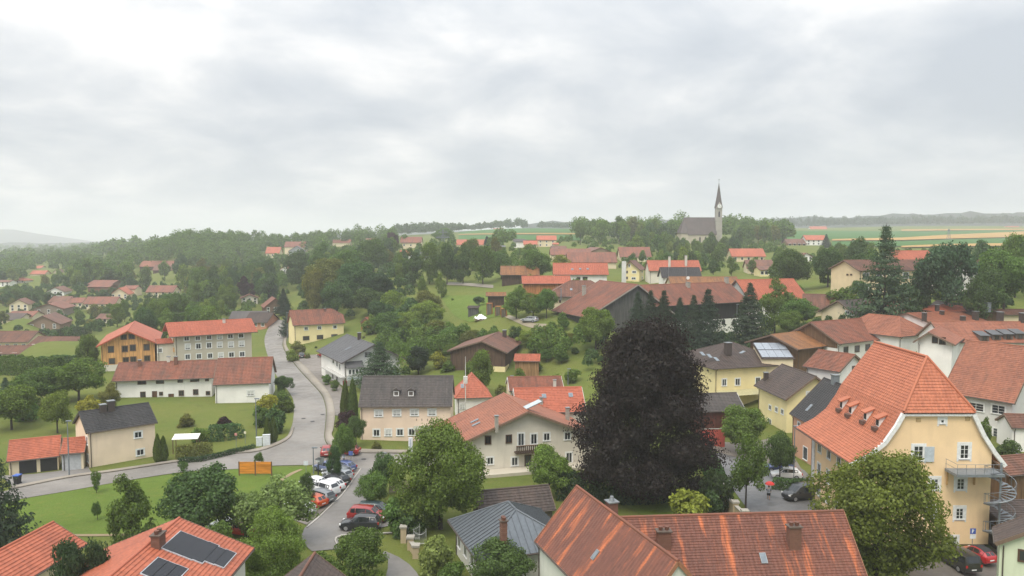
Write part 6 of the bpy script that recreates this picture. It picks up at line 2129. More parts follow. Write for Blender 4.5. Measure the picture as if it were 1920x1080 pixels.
# left gardens
T('broad', 108, 735, 812, 64, 'light', 'small orchard tree behind the garages')
T('broad', 22, 726, 806, 92, 'light', 'orchard tree at the left edge of the meadow')
T('broad', 66, 694, 764, 90, 'mid', 'orchard tree below the tall hedge')
T('broad', 148, 674, 752, 104, 'light', 'wide orchard tree left of the white farmhouse')
T('broad', 100, 688, 754, 70, 'mid', 'orchard tree in the middle of the meadow group')
T('oval', 205, 718, 772, 46, 'olive', 'small olive tree at the farmhouse corner')
T('shrub', 165, 742, 782, 62, 'yellow', 'yellow green bush behind the beige house', cat='shrub')
T('spruce', 12, 706, 770, 34, 'bluegreen', 'young conifer at the left edge of the orchard')
T('shrub', 45, 745, 790, 70, 'mid', 'dense bush between the orchard trees', cat='shrub')
T('oval', 166, 628, 692, 46, 'mid', 'tree left of the larch clad apartment house')
hedge([(-30, 706), (60, 704), (113, 702)], 3.8, 3.0, 'thuja', 'tall clipped dark hedge at the left edge', dens=30, size=0.3)
hedge([(70, 690), (110, 688), (150, 684)], 2.6, 2.0, 'dark', 'hedge before the white house with the brown roof', dens=30, size=0.3)
hedge([(75, 632), (120, 630), (166, 628)], 3.0, 2.0, 'deep', 'dark hedge along the narrow lane', dens=22, size=0.35)
T('shrub', 348, 775, 800, 34, 'olive', 'round olive shrub on the meadow', cat='shrub')
T('shrub', 421, 779, 802, 30, 'purple', 'dark red shrub on the meadow', cat='shrub')
hedge([(392, 826), (420, 824), (452, 818)], 2.2, 2.6, 'dark', 'dense hedge in the roadside garden', dens=40, size=0.24)
T('thuja', 296, 814, 866, 16, 'thuja', 'thuja column beside the beige house')
T('thuja', 307, 818, 864, 16, 'thuja', 'second thuja column right of the beige house')
hedge([(330, 862), (365, 858), (395, 852)], 1.9, 1.6, 'olive', 'overgrown trellis hedge under the white awning', dens=60)
hedge([(334, 869), (380, 865), (430, 853), (476, 842)], 0.7, 0.8, 'deep', 'low clipped hedge along the bend of the road', dens=90, size=0.16)
T('shrub', 375, 800, 830, 46, 'light', 'light green bush in the roadside garden', cat='shrub')
T('broad', 533, 705, 742, 38, 'dark', 'small tree on the road bank below the farmhouse')
T('shrub', 538, 748, 772, 30, 'thuja', 'clipped bush on the road bank', cat='shrub')
T('shrub', 517, 764, 812, 46, 'dark', 'large bush on the road bank', cat='shrub')
T('thuja', 502, 784, 832, 15, 'thuja', 'dark thuja column by the white cabinets')
T('thuja', 513, 782, 829, 15, 'thuja', 'thuja column next to the road bend')
T('shrub', 500, 738, 780, 44, 'yellow', 'flowering bush above the road bank', cat='shrub')
T('shrub', 528, 732, 764, 36, 'mid', 'leafy bush at the farmhouse corner', cat='shrub')
T('shrub', 488, 760, 800, 40, 'mid', 'garden bush left of the thujas', cat='shrub')
T('thuja', 648, 716, 792, 19, 'thuja', 'left tall thuja before the shop')
T('thuja', 662, 711, 794, 19, 'thuja', 'right tall thuja before the shop')
T('shrub', 648, 770, 806, 40, 'purple', 'dark bronze bush below the thujas', cat='shrub')
T('broad', 668, 780, 838, 40, 'dark', 'round tree at the left corner of the pink house')
T('shrub', 790, 828, 846, 70, 'mid', 'flower bed shrub before the pink house', cat='shrub')
T('shrub', 705, 826, 842, 50, 'olive', 'low bed shrub before the pink house', cat='shrub')
T('spruce', 712, 638, 724, 56, 'bluegreen', 'blue green spruce before the shop gable')
T('oval', 783, 650, None, 56, 'spruce', 'dark dense yew right of the shop', Y=170)
T('broad', 898, 657, None, 58, 'mid', 'green tree before the brown barn', Y=150)
# saplings on the lawn
for u, vt, vb, lab in ((181, 883, 925, 'tiny sapling on the lawn nearest the garages'), (183, 940, 975, 'bare sapling in the middle of the lawn'), (344, 866, 886, 'tiny sapling beside the road kerb'), (486, 848, 872, 'small round sapling behind the orange boards')):
    T('loose', u, vt, vb, 22, 'mid', lab)
# spruces before the farm
for k, (u, vt, Y, wp) in enumerate(((1197, 545, 173, 40), (1221, 541, 172, 40), (1246, 541, 171, 42), (1276, 556, 170, 40), (1302, 550, 170, 44), (1329, 538, 169, 52), (1408, 528, 176, 52))):
    T('spruce', u, vt, None, wp, 'spruce', ['first', 'second', 'third', 'fourth', 'fifth', 'sixth', 'seventh'][k] + ' from the left of the dark spruces before the farm', 'spruces before the farm', Y=Y)
T('broad', 1118, 578, None, 74, 'light', 'bright tree hiding the corner of the great barn', Y=172)
T('oval', 1455, 524, None, 66, 'mid', 'full green tree right of the farm spruces', Y=186)
T('broad', 1500, 560, None, 74, 'mid', 'bushy tree before the brown roofed cottage', Y=182)
T('spruce', 1660, 418, None, 78, 'bluegreen', 'tallest spruce rising above the right fields', Y=172)
T('broad', 1778, 458, None, 118, 'bluegreen', 'great dark broadleaf tree before the school', Y=172)
T('broad', 1885, 470, None, 100, 'mid', 'big tree at the right edge behind the roofs', Y=176)
T('oval', 1905, 440, None, 66, 'mid', 'tall tree at the right edge of the picture', Y=200)
T('broad', 1850, 505, None, 70, 'dark', 'dark tree before the white gabled house', Y=166)
T('broad', 1480, 468, None, 76, 'dark', 'dark round tree left of the white gable at right', Y=240)
T('broad', 1553, 467, None, 66, 'dark', 'dark round tree left of the school', Y=235)
T('oval', 1610, 446, None, 44, 'dark', 'slim dark tree behind the school gable', Y=260)
T('shrub', 1580, 540, None, 56, 'mid', 'bush before the school gable', Y=190, cat='shrub')
T('shrub', 1720, 545, None, 60, 'dark', 'dark bush under the great broadleaf tree', Y=176, cat='shrub')
T('spruce', 1548, 438, None, 12, 'spruce', 'pointed conifer beside the orange roofed field house', Y=520)
T('thuja', 913, 443, None, 11, 'spruce', 'dark columnar tree right of the long red roof', Y=500)
T('broad', 736, 436, None, 28, 'purple', 'dark purple round tree on the skyline', Y=560)
T('broad', 830, 428, None, 68, 'mid', 'big round tree behind the pylon', Y=620)
T('spruce', 530, 540, None, 22, 'spruce', 'dark conifer beside the road top', Y=300)
T('spruce', 538, 560, None, 20, 'spruce', 'narrow dark conifer at the yellow house corner', Y=262)
T('oval', 460, 518, None, 34, 'purple', 'dark red tree left of the road top', Y=380)
# orchard and farm garden
for u, vt, Y, wp, c, lab in ((968, 540, 205, 46, 'mid', 'round fruit tree before the farm store'), (1000, 550, 200, 56, 'mid', 'wide fruit tree right of the play tower'), (1025, 542, 198, 42, 'mid', 'bushy fruit tree by the farmhouse wall'), (898, 556, 236, 24, 'dark', 'small fruit tree left of the play tower'),
                             (848, 560, 262, 14, 'light', 'thin sapling on the sloping lawn')):
    T('broad', u, vt, None, wp, c, lab, Y=Y)
# big wood behind the yellow house
for u, vt, Y, wp, c, k in ((612, 486, 292, 92, 'olive', 'broad'), (668, 492, 285, 78, 'dark', 'broad'), (706, 512, 276, 72, 'deep', 'broad'), (650, 470, 330, 80, 'mid', 'oval'), (590, 505, 285, 50, 'olive', 'oval'), (630, 530, 268, 70, 'dark', 'broad'), (690, 540, 262, 66, 'dark', 'broad'),
                           (600, 455, 380, 60, 'mid', 'oval'), (700, 448, 400, 62, 'mid', 'oval'), (560, 470, 400, 60, 'dark', 'oval')):
    T(k, u, vt, None, wp, c, '%s %s tree in the wood behind the yellow house, %s' % (('wide' if k == 'broad' else 'slender'), SHADE[c], 'far left' if u < 605 else 'left' if u < 635 else 'middle' if u < 672 else 'right'), 'wood behind the yellow house', Y=Y)
for u, vt, Y, wp, c, k in ((774, 466, 300, 46, 'dark', 'oval'), (805, 455, 305, 40, 'mid', 'oval'), (838, 456, 300, 46, 'dark', 'oval'), (868, 458, 298, 44, 'dark', 'oval'), (905, 462, 290, 54, 'mid', 'oval'), (940, 470, 300, 44, 'mid', 'oval'), (755, 480, 310, 34, 'mid', 'oval'), (885, 448, 340, 40, 'mid', 'oval')):
    T(k, u, vt, None, wp, c, '%s slender tree above the sloping lawn, %s' % (SHADE[c], {774: 'second from left', 805: 'third from left', 838: 'fourth from left', 868: 'in the middle right', 905: 'right end before the barn', 940: 'beside the field barn', 755: 'leftmost', 885: 'tallest at the back'}[u]), 'tall trees above the lawn', Y=Y)
for u, vt, Y, lab in ((791, 518, 272, 'left of two pale young trees above the brush'), (827, 512, 272, 'right of two pale young trees above the brush')):
    T('oval', u, vt, None, 22, 'light', lab, Y=Y)
T('loose', 1052, 478, None, 36, 'yellow', 'pale willow behind the white house with skylights', Y=300)
T('broad', 1005, 468, None, 64, 'mid', 'round tree right of the field barn', Y=282)
# brush on the slope between the yellow house and the farm
BR = [(730, 585, 222), (765, 560, 232), (800, 565, 226), (820, 600, 205), (850, 612, 192), (790, 610, 205), (760, 615, 210), (735, 612, 225), (880, 620, 186), (905, 622, 186), (930, 618, 186), (960, 612, 184), (985, 620, 180), (815, 640, 188), (845, 645, 180),
      (780, 640, 196), (1005, 640, 176), (1040, 635, 176), (1070, 625, 178), (1020, 655, 170), (1055, 660, 168), (1080, 650, 172), (770, 585, 222), (1030, 612, 182), (1060, 600, 186), (700, 590, 240), (718, 565, 245), (745, 545, 250), (800, 545, 248)]
for k, (u, vt, Y) in enumerate(BR):
    T(('broad', 'shrub', 'broad', 'loose')[k % 4], u + rng.uniform(-6, 6), vt, None, rng.uniform(56, 88), ('mid', 'dark', 'light', 'olive', 'mid')[k % 5], '%s %s on the slope below the farm, %s, %s' % (('round', 'low', 'full', 'loose')[k % 4], ('mid green tree', 'dark bush', 'light tree', 'olive tree', 'green tree')[k % 5], 'upper part' if vt < 600 else 'middle part' if vt < 630 else 'lower part', ACROSS[min(4, int((u - 700) / 78))]), 'brush on the slope', Y=Y, name='small_tree' if k % 4 != 1 else 'shrub')
for k, (u, vt, Y, wp, c) in enumerate(((680, 652, 236, 30, 'olive'), (655, 640, 238, 26, 'light'), (590, 648, 232, 24, 'mid'), (556, 640, 222, 30, 'olive'), (545, 655, 210, 26, 'light'), (575, 662, 214, 24, 'olive'), (820, 660, 172, 34, 'yellow'), (838, 675, 168, 30, 'mid'), (1000, 672, 165, 40, 'mid'), (1040, 700, 150, 36, 'light'), (975, 690, 156, 30, 'light'), (940, 720, 148, 30, 'olive'), (1075, 690, 155, 34, 'mid'))):
    T('shrub', u, vt, None, wp, c, SHADE[c] + ' bush ' + ('on the grassy bank at the road top, ' if u < 700 else 'on the bank behind the red roofs, ') + ('left' if u < 560 or 700 < u < 850 else 'right' if 640 < u < 700 or u > 1030 else 'middle') + (', upper' if vt < 660 else ', lower'), 'bank bushes left' if u < 700 else 'bank bushes right', Y=Y, cat='shrub')


def wood(what, where, group, u0, u1, Y0, Y1, n, h0, h1, kinds=('far',), cols=('mid', 'dark'), wf=0.62):
    """separate trees of one wood; heights in metres, real ground under each"""
    for k in range(n):
        Y = Y0 + (Y1 - Y0) * ((k * 0.618 + rng.uniform(0, 0.2)) % 1.0)
        u = u0 + (u1 - u0) * ((k + rng.uniform(0.1, 0.9)) / n)
        x = (u - U0) / F * Y
        h = rng.uniform(h0, h1)
        c = rng.choice(cols)
        if not clear_of(x, Y, 1.5):
            Y += 9
            x = (u - U0) / F * Y
            if not clear_of(x, Y, 0.5):
                continue
        if hides(x, Y, h, h * wf):
            if rng.random() < 0.85:
                continue
        size = 'small' if h < h0 + (h1 - h0) * 0.33 else 'tall' if h > h0 + (h1 - h0) * 0.67 else 'middling'
        row_ = 'front row' if Y < Y0 + (Y1 - Y0) * 0.34 else 'back row' if Y > Y0 + (Y1 - Y0) * 0.67 else 'middle row'
        pos = ACROSS7[min(6, int(7 * (u - u0) / (u1 - u0)))]
        lab = '%s %s %s %s, %s, %s' % (size, SHADE[c], what, where, row_, pos)
        for c2 in cols:         # no two trees of a wood answer to the same description
            if lab in USED:
                c = c2
                lab = '%s %s %s %s, %s, %s' % (size, SHADE[c], what, where, row_, pos)
        if lab in USED:
            continue
        USED.add(lab)
        plant(rng.choice(kinds), x, Y, h, h * rng.uniform(wf * 0.85, wf * 1.2), c, lab, 'tree', group)


MD = ('mid', 'dark', 'mid', 'light', 'dark', 'olive')
wood('tree', 'in the left valley wood', 'left middle wood', 120, 340, 470, 560, 36, 11, 18, cols=MD)
wood('tree', 'in the wood beside the road top', 'wood left of the road', 340, 520, 330, 480, 52, 11, 18, ('far', 'oval'), cols=MD)
wood('tree', 'behind the apartment houses', 'copse behind the apartments', 205, 430, 250, 330, 30, 8, 13, ('broad', 'oval'), cols=('mid', 'dark', 'mid', 'light'))
wood('tree', 'in the left settlement', 'left settlement trees', -10, 215, 300, 460, 34, 4, 7.5, cols=('mid', 'dark', 'olive'), wf=0.9)
wood('tree', 'left of the church', 'grove left of the church', 1085, 1270, 530, 585, 12, 15, 20, cols=MD)
wood('tree', 'right of the church', 'grove right of the church', 1358, 1475, 530, 585, 9, 13, 19, cols=MD)
wood('tree', 'below the church', 'trees below the church', 1180, 1390, 400, 500, 30, 8, 13, cols=('mid', 'light', 'mid', 'dark'))
wood('tree', 'between farm and church', 'village trees behind the farm', 1150, 1480, 300, 380, 24, 6, 10, cols=('mid', 'dark', 'light'))
wood('tree', 'below the skyline field', 'trees around the skyline farm', 740, 1000, 350, 430, 28, 8, 12, cols=MD)
wood('tree', 'below the wooded hill', 'trees below the wooded hill', 480, 740, 400, 520, 36, 10, 16, cols=MD)
wood('tree', 'behind the right village', 'right village trees', 1440, 1640, 260, 400, 18, 7, 10, cols=('mid', 'dark', 'mid'))
wood('tree', 'along the school grounds', 'school ground trees', 1590, 1920, 215, 250, 9, 8, 12, cols=('mid', 'dark'))
wood('tree', 'behind the town houses', 'trees behind the town houses', 1470, 1830, 178, 190, 8, 4, 6.5, ('broad',), cols=('mid', 'dark'), wf=0.9)


wood('tree', 'at the left valley edge', 'left valley edge trees', -20, 150, 480, 560, 26, 8, 13, cols=MD, wf=0.75)
wood('tree', 'behind the left settlement', 'trees behind the left settlement', 0, 260, 405, 470, 26, 5, 9, cols=('dark', 'mid', 'dark'), wf=0.85)


def woodland(name, label, spots, seed, hr=(14, 20), leaf=1.5, per=150, color='dark'):
    """a far wood that reads as one mass"""
    rs = np.random.RandomState(seed)
    PP, NN = [], []
    for x, y in spots:
        h = rs.uniform(*hr) * (0.72 + 0.45 * abs(math.sin(x * 0.021 + 1.3) * math.cos(y * 0.017 + x * 0.006)))
        wd = h * rs.uniform(0.5, 0.85)
        if y < 900 and hides(x, y, h, wd):
            continue
        g = H(x, y)
        q = rs.normal(size=(per, 3))
        q /= np.linalg.norm(q, axis=1, keepdims=True)
        q[:, 2] = np.abs(q[:, 2]) * 1.2 - 0.35
        f = rs.uniform(0.6, 1.05, (per, 1))
        PP.append(np.array((x, y, g + h * 0.55)) + q * f * np.array((wd / 2, wd / 2, h * 0.5)))
        NN.append(q + rs.normal(0, 0.5, (per, 3)))
    V, Q = leaf_quads(np.vstack(PP), np.vstack(NN), leaf, rs, 1.3)
    o = obj(name, np_mesh(name, V, Q, LEAF))
    o.color = (*GREENS[color], 1)
    return tag(o, label, None, None, 'stuff')


def spots_u(u0, u1, Y0, Y1, n, seed):
    rs = random.Random(seed)
    out = []
    for k in range(n):
        Y = rs.uniform(Y0, Y1)
        out.append(((rs.uniform(u0, u1) - U0) / F * Y, Y))
    return out


woodland('far_woodland', 'long dark treeline beyond the right hand fields', spots_u(1430, 2000, 1600, 1850, 420, 1), 1, (17, 25), 2.2, 120, 'deep')
woodland('far_woodland', 'wood on the skyline behind the green field', spots_u(870, 985, 1250, 1380, 90, 2) + spots_u(1010, 1100, 1300, 1450, 70, 3), 2, (13, 18), 1.8, 120)
woodland('far_woodland', 'hazy trees on the skyline left of the green field', spots_u(740, 870, 1000, 1250, 110, 4), 3, (12, 18), 1.8, 120)
woodland('far_woodland', 'wooded plain stretching to the left horizon', spots_u(-120, 330, 820, 1500, 420, 5) + spots_u(-150, 420, 1500, 3000, 420, 6), 4, (12, 20), 2.2, 110, 'mid')
woodland('far_woodland', 'dense tree mass covering the left hill', spots_u(330, 740, 560, 760, 420, 7), 5, (13, 20), 1.05, 330, 'mid')
woodland('far_woodland', 'wood at the far left edge of the valley', spots_u(-20, 140, 560, 820, 90, 17) + spots_u(110, 340, 560, 700, 130, 18), 15, (10, 17), 1.05, 300, 'mid')
woodland('far_woodland', 'trees scattered behind the skyline farm', spots_u(480, 760, 520, 600, 70, 27) + spots_u(780, 960, 470, 560, 40, 28), 25, (8, 14), 1.0, 300, 'mid')
woodland('far_woodland', 'tree mass around the hilltop church', spots_u(1080, 1280, 560, 700, 90, 8) + spots_u(1355, 1480, 570, 700, 60, 9), 6, (15, 22), 1.2, 240, 'mid')


def thicket(label, u0, u1, Y0, Y1, n, seed, hr=(2.5, 6.0), leaf=0.55, per=170, color='mid', m=2.0):
    """undergrowth and garden bushes nobody could count"""
    rs = random.Random(seed)
    sp = []
    for k in range(n):
        Y = rs.uniform(Y0, Y1)
        x = (rs.uniform(u0, u1) - U0) / F * Y
        if clear_of(x, Y, m) and clear_of(x, Y + 5, 0):
            sp.append((x, Y))
    return woodland('undergrowth', label, sp, seed, hr, leaf, per, color)


thicket('undergrowth and bushes between the left settlement houses', -20, 340, 290, 500, 420, 41, (2.2, 6), 0.6, 130, 'dark')
thicket('undergrowth of the wood left of the road', 330, 540, 300, 520, 170, 42, (3, 8), 0.7, 170, 'mid')
thicket('undergrowth of the wood behind the pale yellow house', 560, 780, 262, 420, 170, 43, (3, 9), 0.6, 190, 'dark')
thicket('bushes between the poplars and the skyline farm', 740, 1010, 300, 470, 150, 44, (2.5, 7), 0.6, 170, 'mid')
thicket('garden bushes between the farm and the church', 1040, 1480, 300, 540, 260, 45, (2.5, 7), 0.7, 150, 'mid')
thicket('bushes around the right village houses', 1440, 1900, 215, 420, 170, 46, (2, 5.5), 0.55, 170, 'mid')
thicket('bushes behind the orange roofed town houses', 1480, 1900, 176, 200, 60, 47, (2, 4), 0.4, 220, 'dark')
thicket('rough brush on the slope below the farm', 700, 1100, 166, 250, 470, 48, (2.2, 6.5), 0.40, 240, 'mid', 3.0)
thicket('bushes below the wooded hill', 470, 760, 400, 560, 150, 49, (3, 8), 0.8, 150, 'mid')
thicket('scrub at the foot of the farm spruces', 1100, 1420, 160, 182, 60, 50, (1.5, 3.5), 0.35, 240, 'dark')
woodland('undergrowth', 'trees and bushes beyond the right edge of the village', [p for p in spots_u(1935, 2200, 125, 330, 110, 61) if clear_of(p[0], p[1], 3)], 61, (4, 10), 0.5, 260, 'mid')
woodland('undergrowth', 'trees and bushes beyond the left edge of the village', [p for p in spots_u(-260, -30, 130, 420, 90, 62) if clear_of(p[0], p[1], 3)], 62, (4, 9), 0.5, 260, 'mid')

# ---------------------------------------------------------------- cars
TYRE = plain((0.018, 0.018, 0.02), 0.85)
RIM = plain((0.42, 0.43, 0.45), 0.35, 0.7)
CARGLASS = glassmat((0.018, 0.022, 0.026))
LAMP_R = plain((0.42, 0.02, 0.02), 0.25)
LAMP_W = plain((0.75, 0.77, 0.78), 0.2)
PLATE = plain((0.72, 0.73, 0.72), 0.5)
BLACKTRIM = plain((0.02, 0.02, 0.022), 0.6)
CAR_SRC = {}
# stations front to back: x / length, belt height, top height, half width low, half width top
CAR_SHAPES = {
    'hatch': (4.05, [(0.0, .50, .55, .66, .60), (0.04, .62, .68, .80, .66), (0.14, .74, .80, .86, .72), (0.27, .86, .92, .87, .72), (0.40, .93, 1.36, .875, .62), (0.52, .93, 1.46, .88, .61), (0.72, .94, 1.45, .88, .61), (0.86, .95, 1.34, .87, .60), (0.965, .94, 1.00, .84, .66), (1.0, .62, .72, .78, .66)]),
    'wagon': (4.65, [(0.0, .50, .55, .66, .60), (0.04, .64, .68, .82, .68), (0.14, .76, .80, .89, .74), (0.27, .87, .92, .90, .74), (0.39, .94, 1.36, .905, .64), (0.50, .95, 1.47, .91, .63), (0.78, .96, 1.46, .91, .63), (0.92, .97, 1.38, .90, .62), (0.985, .95, 1.02, .86, .70), (1.0, .60, .75, .82, .70)]),
    'suv': (4.55, [(0.0, .60, .66, .70, .62), (0.04, .78, .84, .84, .70), (0.14, .92, .98, .91, .78), (0.26, 1.02, 1.08, .92, .78), (0.38, 1.08, 1.56, .925, .68), (0.50, 1.09, 1.70, .93, .66), (0.78, 1.10, 1.69, .93, .66), (0.91, 1.12, 1.60, .91, .64), (0.98, 1.10, 1.18, .87, .72), (1.0, .70, .85, .82, .72)]),
    'van': (4.9, [(0.0, .60, .70, .74, .66), (0.04, .84, .95, .86, .74), (0.13, 1.0, 1.10, .94, .80), (0.20, 1.05, 1.15, .95, .82), (0.34, 1.10, 1.78, .95, .80), (0.46, 1.10, 1.92, .955, .79), (0.80, 1.10, 1.92, .955, .79), (0.95, 1.10, 1.86, .95, .78), (0.99, 1.08, 1.2, .92, .80), (1.0, .60, .9, .90, .80)]),
    'mini': (3.6, [(0.0, .52, .58, .62, .56), (0.05, .68, .74, .74, .62), (0.16, .80, .86, .81, .68), (0.27, .89, .95, .815, .68), (0.42, .95, 1.38, .82, .58), (0.55, .96, 1.49, .82, .57), (0.74, .97, 1.44, .82, .57), (0.88, .97, 1.26, .81, .57), (0.97, .93, 1.0, .78, .62), (1.0, .60, .70, .72, .60)]),
}


def car_meshes(shape, paint):
    key = (shape, paint)
    if key in CAR_SRC:
        return CAR_SRC[key]
    Ln, st = CAR_SHAPES[shape]
    b = MB()
    rows = []
    for fx, zs, zt, wb, wt in st:
        x = (0.5 - fx) * Ln
        zb = 0.24 if 0.03 < fx < 0.98 else 0.36
        half = [(wb * 0.94, zb), (wb, zb + 0.18), (wb, zs - 0.10), (wb * 0.95, zs), (wt * 1.04 if zt - zs > 0.2 else wt * 1.08, max(zt - 0.07, zs + 0.01)), (wt * 0.86, zt), (0, zt + 0.025)]
        rows.append([(x, -y, z) for y, z in half] + [(x, y, z) for y, z in reversed(half[:-1])])
    n = len(rows[0])
    vs = [p for r in rows for p in r]
    fs = [(i * n + k, (i + 1) * n + k, (i + 1) * n + k + 1, i * n + k + 1) for i in range(len(rows) - 1) for k in range(n - 1)]
    fs += [(i * n, i * n + n - 1, (i + 1) * n + n - 1, (i + 1) * n) for i in range(len(rows) - 1)]
    fs += [tuple(range(n)), tuple(range((len(rows) - 1) * n + n - 1, (len(rows) - 1) * n - 1, -1))]
    b.mesh_(vs, fs)
    body = b.mesh('body', carpaint(paint), False)
    for p in body.polygons:
        p.use_smooth = True
    try:
        body.set_sharp_from_angle(angle=R(38))
    except Exception:
        pass

    def quad(p, q, r, s, off):
        p, q, r, s = map(Vector, (p, q, r, s))
        nn = (q - p).cross(s - p).normalized()
        c = (p + q + r + s) / 4
        if nn.dot(c - Vector((0, 0, 0.7))) < 0:
            nn = -nn
        return [tuple(c + (v - c) * 0.93 + nn * off) for v in (p, q, r, s)]
    gl = {}
    i0 = 3
    # windscreen, rear window, side windows
    ws = quad(rows[3][5], rows[3][n - 6], rows[4][n - 6], rows[4][5], 0.018)
    gl['windscreen'] = MB().face(ws).mesh('windscreen', CARGLASS)
    j = len(rows) - 3
    rw = quad(rows[j][5], rows[j][n - 6], rows[j + 1][n - 6], rows[j + 1][5], 0.018)
    gl['rear_window'] = MB().face(rw).mesh('rear_window', CARGLASS)
    sides = []
    for sgn in (0, 1):
        for a, c in ((4, 5), (5, 6), (6, 7)):
            k3, k4 = (3, 4) if sgn == 0 else (n - 4, n - 5)
            sides.append(MB().face(quad(rows[a][k3], rows[c][k3], rows[c][k4], rows[a][k4], 0.012)).mesh('side_window', CARGLASS))
        k3, k4 = (3, 4) if sgn == 0 else (n - 4, n - 5)
        p, q, r = rows[3][k3], rows[4][k3], rows[4][k4]
        tri = quad(p, q, r, r, 0.012)
        sides.append(MB().face(tri[:3]).mesh('side_window', CARGLASS))
    gl['side_window'] = sides
    wr = 0.31 if shape in ('hatch', 'mini') else 0.345
    wh = MB().cyl((0, -0.1, 0), wr, 0.2, 16, 'y').mesh('wheel', TYRE)
    rm = MB().cyl((0, -0.112, 0), wr * 0.66, 0.224, 12, 'y').mesh('rim', RIM)
    CAR_SRC[key] = (body, gl, wh, rm, wr, Ln, st)
    return CAR_SRC[key]


def car(shape, paint, u, v, heading, label, roof=None, group=None, xy=None):
    body, gl, wh, rm, wr, Ln, st = car_meshes(shape, paint)
    p = gp(u, v) if xy is None else np.array((*xy, H(*xy)))
    root = thing('parked_car', label, 'car', (p[0], p[1], H(p[0], p[1]) + 0.10), R(heading), group)
    obj('body', body, root)
    obj('windscreen', gl['windscreen'], root)
    obj('rear_window', gl['rear_window'], root)
    for s in gl['side_window']:
        obj('side_window', s, root)
    wb = st[4][3]
    for fx in (0.185, 0.80):
        for s in (-1, 1):
            w_ = obj('wheel', wh, root, ((0.5 - fx) * Ln, s * (wb - 0.085), wr))
            obj('rim', rm, w_)
    zh, zt_ = st[1][1] - 0.02, st[-2][1] - 0.12
    for s in (-1, 1):
        obj('headlight', MB().box(Ln * 0.445, Ln * 0.485, s * wb * 0.80 - 0.14, s * wb * 0.80 + 0.12, zh - 0.10, zh + 0.05).mesh('headlight', LAMP_W), root)
        obj('tail_light', MB().box(-Ln * 0.5 - 0.005, -Ln * 0.455, s * wb * 0.83 - 0.12, s * wb * 0.83 + 0.10, zt_ - 0.16, zt_ + 0.08).mesh('tail_light', LAMP_R), root)
        obj('door_mirror', MB().box(Ln * 0.14, Ln * 0.185, s * (wb + 0.08) - 0.08, s * (wb + 0.08) + 0.08, st[3][1] - 0.0, st[3][1] + 0.14).mesh('door_mirror', carpaint(paint)), root)
    obj('number_plate', MB().box(-Ln * 0.5 - 0.02, -Ln * 0.5 + 0.03, -0.26, 0.26, 0.52, 0.63).mesh('number_plate', PLATE), root)
    obj('bumper', MB().box(Ln * 0.47, Ln * 0.5 + 0.02, -wb * 0.62, wb * 0.62, 0.30, 0.46).mesh('bumper', BLACKTRIM), root)
    if roof:
        f = MB()
        zr = st[5][2]
        pts = [(0.5 - x) * Ln for x in (st[4][0], st[5][0], st[6][0], st[7][0])]
        for k in range(4, 7):
            a, c = st[k], st[k + 1]
            f.face([((0.5 - a[0]) * Ln, -a[4] * 0.9, a[2] + 0.02), ((0.5 - c[0]) * Ln, -c[4] * 0.9, c[2] + 0.02), ((0.5 - c[0]) * Ln, 0, c[2] + 0.05), ((0.5 - a[0]) * Ln, 0, a[2] + 0.05)])
            f.face([((0.5 - a[0]) * Ln, 0, a[2] + 0.05), ((0.5 - c[0]) * Ln, 0, c[2] + 0.05), ((0.5 - c[0]) * Ln, c[4] * 0.9, c[2] + 0.02), ((0.5 - a[0]) * Ln, a[4] * 0.9, a[2] + 0.02)])
        obj('soft_top', f.mesh('soft_top', plain(roof, 0.8)), root)
    return root


C_WHITE, C_BLACK, C_SILVER, C_RED, C_BLUE, C_GREY = (0.72, 0.73, 0.74), (0.018, 0.02, 0.024), (0.36, 0.38, 0.40), (0.27, 0.02, 0.018), (0.06, 0.085, 0.20), (0.16, 0.17, 0.185)
row = [('hatch', C_BLUE, 643, 883, 'blue car at the top end of the parked row'), ('wagon', C_GREY, 632, 892, 'grey estate car behind the young street tree'), ('wagon', C_SILVER, 633, 898.5, 'silver estate with its tail to the drive'),
       ('wagon', C_BLACK, 627, 907.5, 'black estate in the parked row'), ('hatch', C_WHITE, 620, 918, 'front white hatchback of the white pair'), ('suv', C_WHITE, 607, 926, 'white crossover in the parked row'),
       ('wagon', C_GREY, 598, 939, 'dark grey estate below the white cars'), ('hatch', (0.45, 0.07, 0.015), 586, 948, 'orange red hatchback in the parked row'), ('wagon', C_WHITE, 560, 961, 'white estate at the near end of the row')]
for sh, c, u, v, lab in row:
    car(sh, c, u, v, 146, lab)
car('hatch', (0.12, 0.15, 0.28), 612, 884, 146, 'light blue small car half behind the grey estate')
car('hatch', C_WHITE, 588, 914, 146, 'white car whose front shows left of the young tree')
car('suv', C_BLACK, 676, 993, 176, 'black off road car on the right of the drive')
car('suv', C_RED, 690, 977, -8, 'dark red off road car beside the black one')
car('wagon', (0.03, 0.05, 0.055), 706, 965, -6, 'dark green saloon behind the red car')
car('hatch', C_RED, 613, 853, 100, 'red and white small car waiting at the junction')
car('hatch', C_RED, 650, 853, 175, 'red car half hidden by the round street tree')
car('hatch', C_BLACK, 565, 671, 110, 'black car on the shop forecourt')
car('hatch', C_RED, 607, 670, 150, 'red car at the shop wall')
car('van', C_BLACK, 1503, 936, 195, 'black van at the corner of the yellow house')
car('hatch', C_WHITE, 1474, 897, 170, 'white car behind the low hedge')
car('hatch', C_BLUE, 1462, 884, 170, 'blue car behind the white car')
car('van', (0.025, 0.024, 0.022), 1793, 1062, 98, 'black people carrier parked by the lime tree')
car('mini', (0.42, 0.02, 0.025), 1832, 1050, 105, 'small red car with black soft top by the spiral stair', roof=(0.03, 0.03, 0.032))
car('wagon', C_GREY, 1891, 868, 120, 'grey car at the right edge behind the yellow house')
car('wagon', C_SILVER, 993, 604, 150, 'silver car parked in the farm garden')
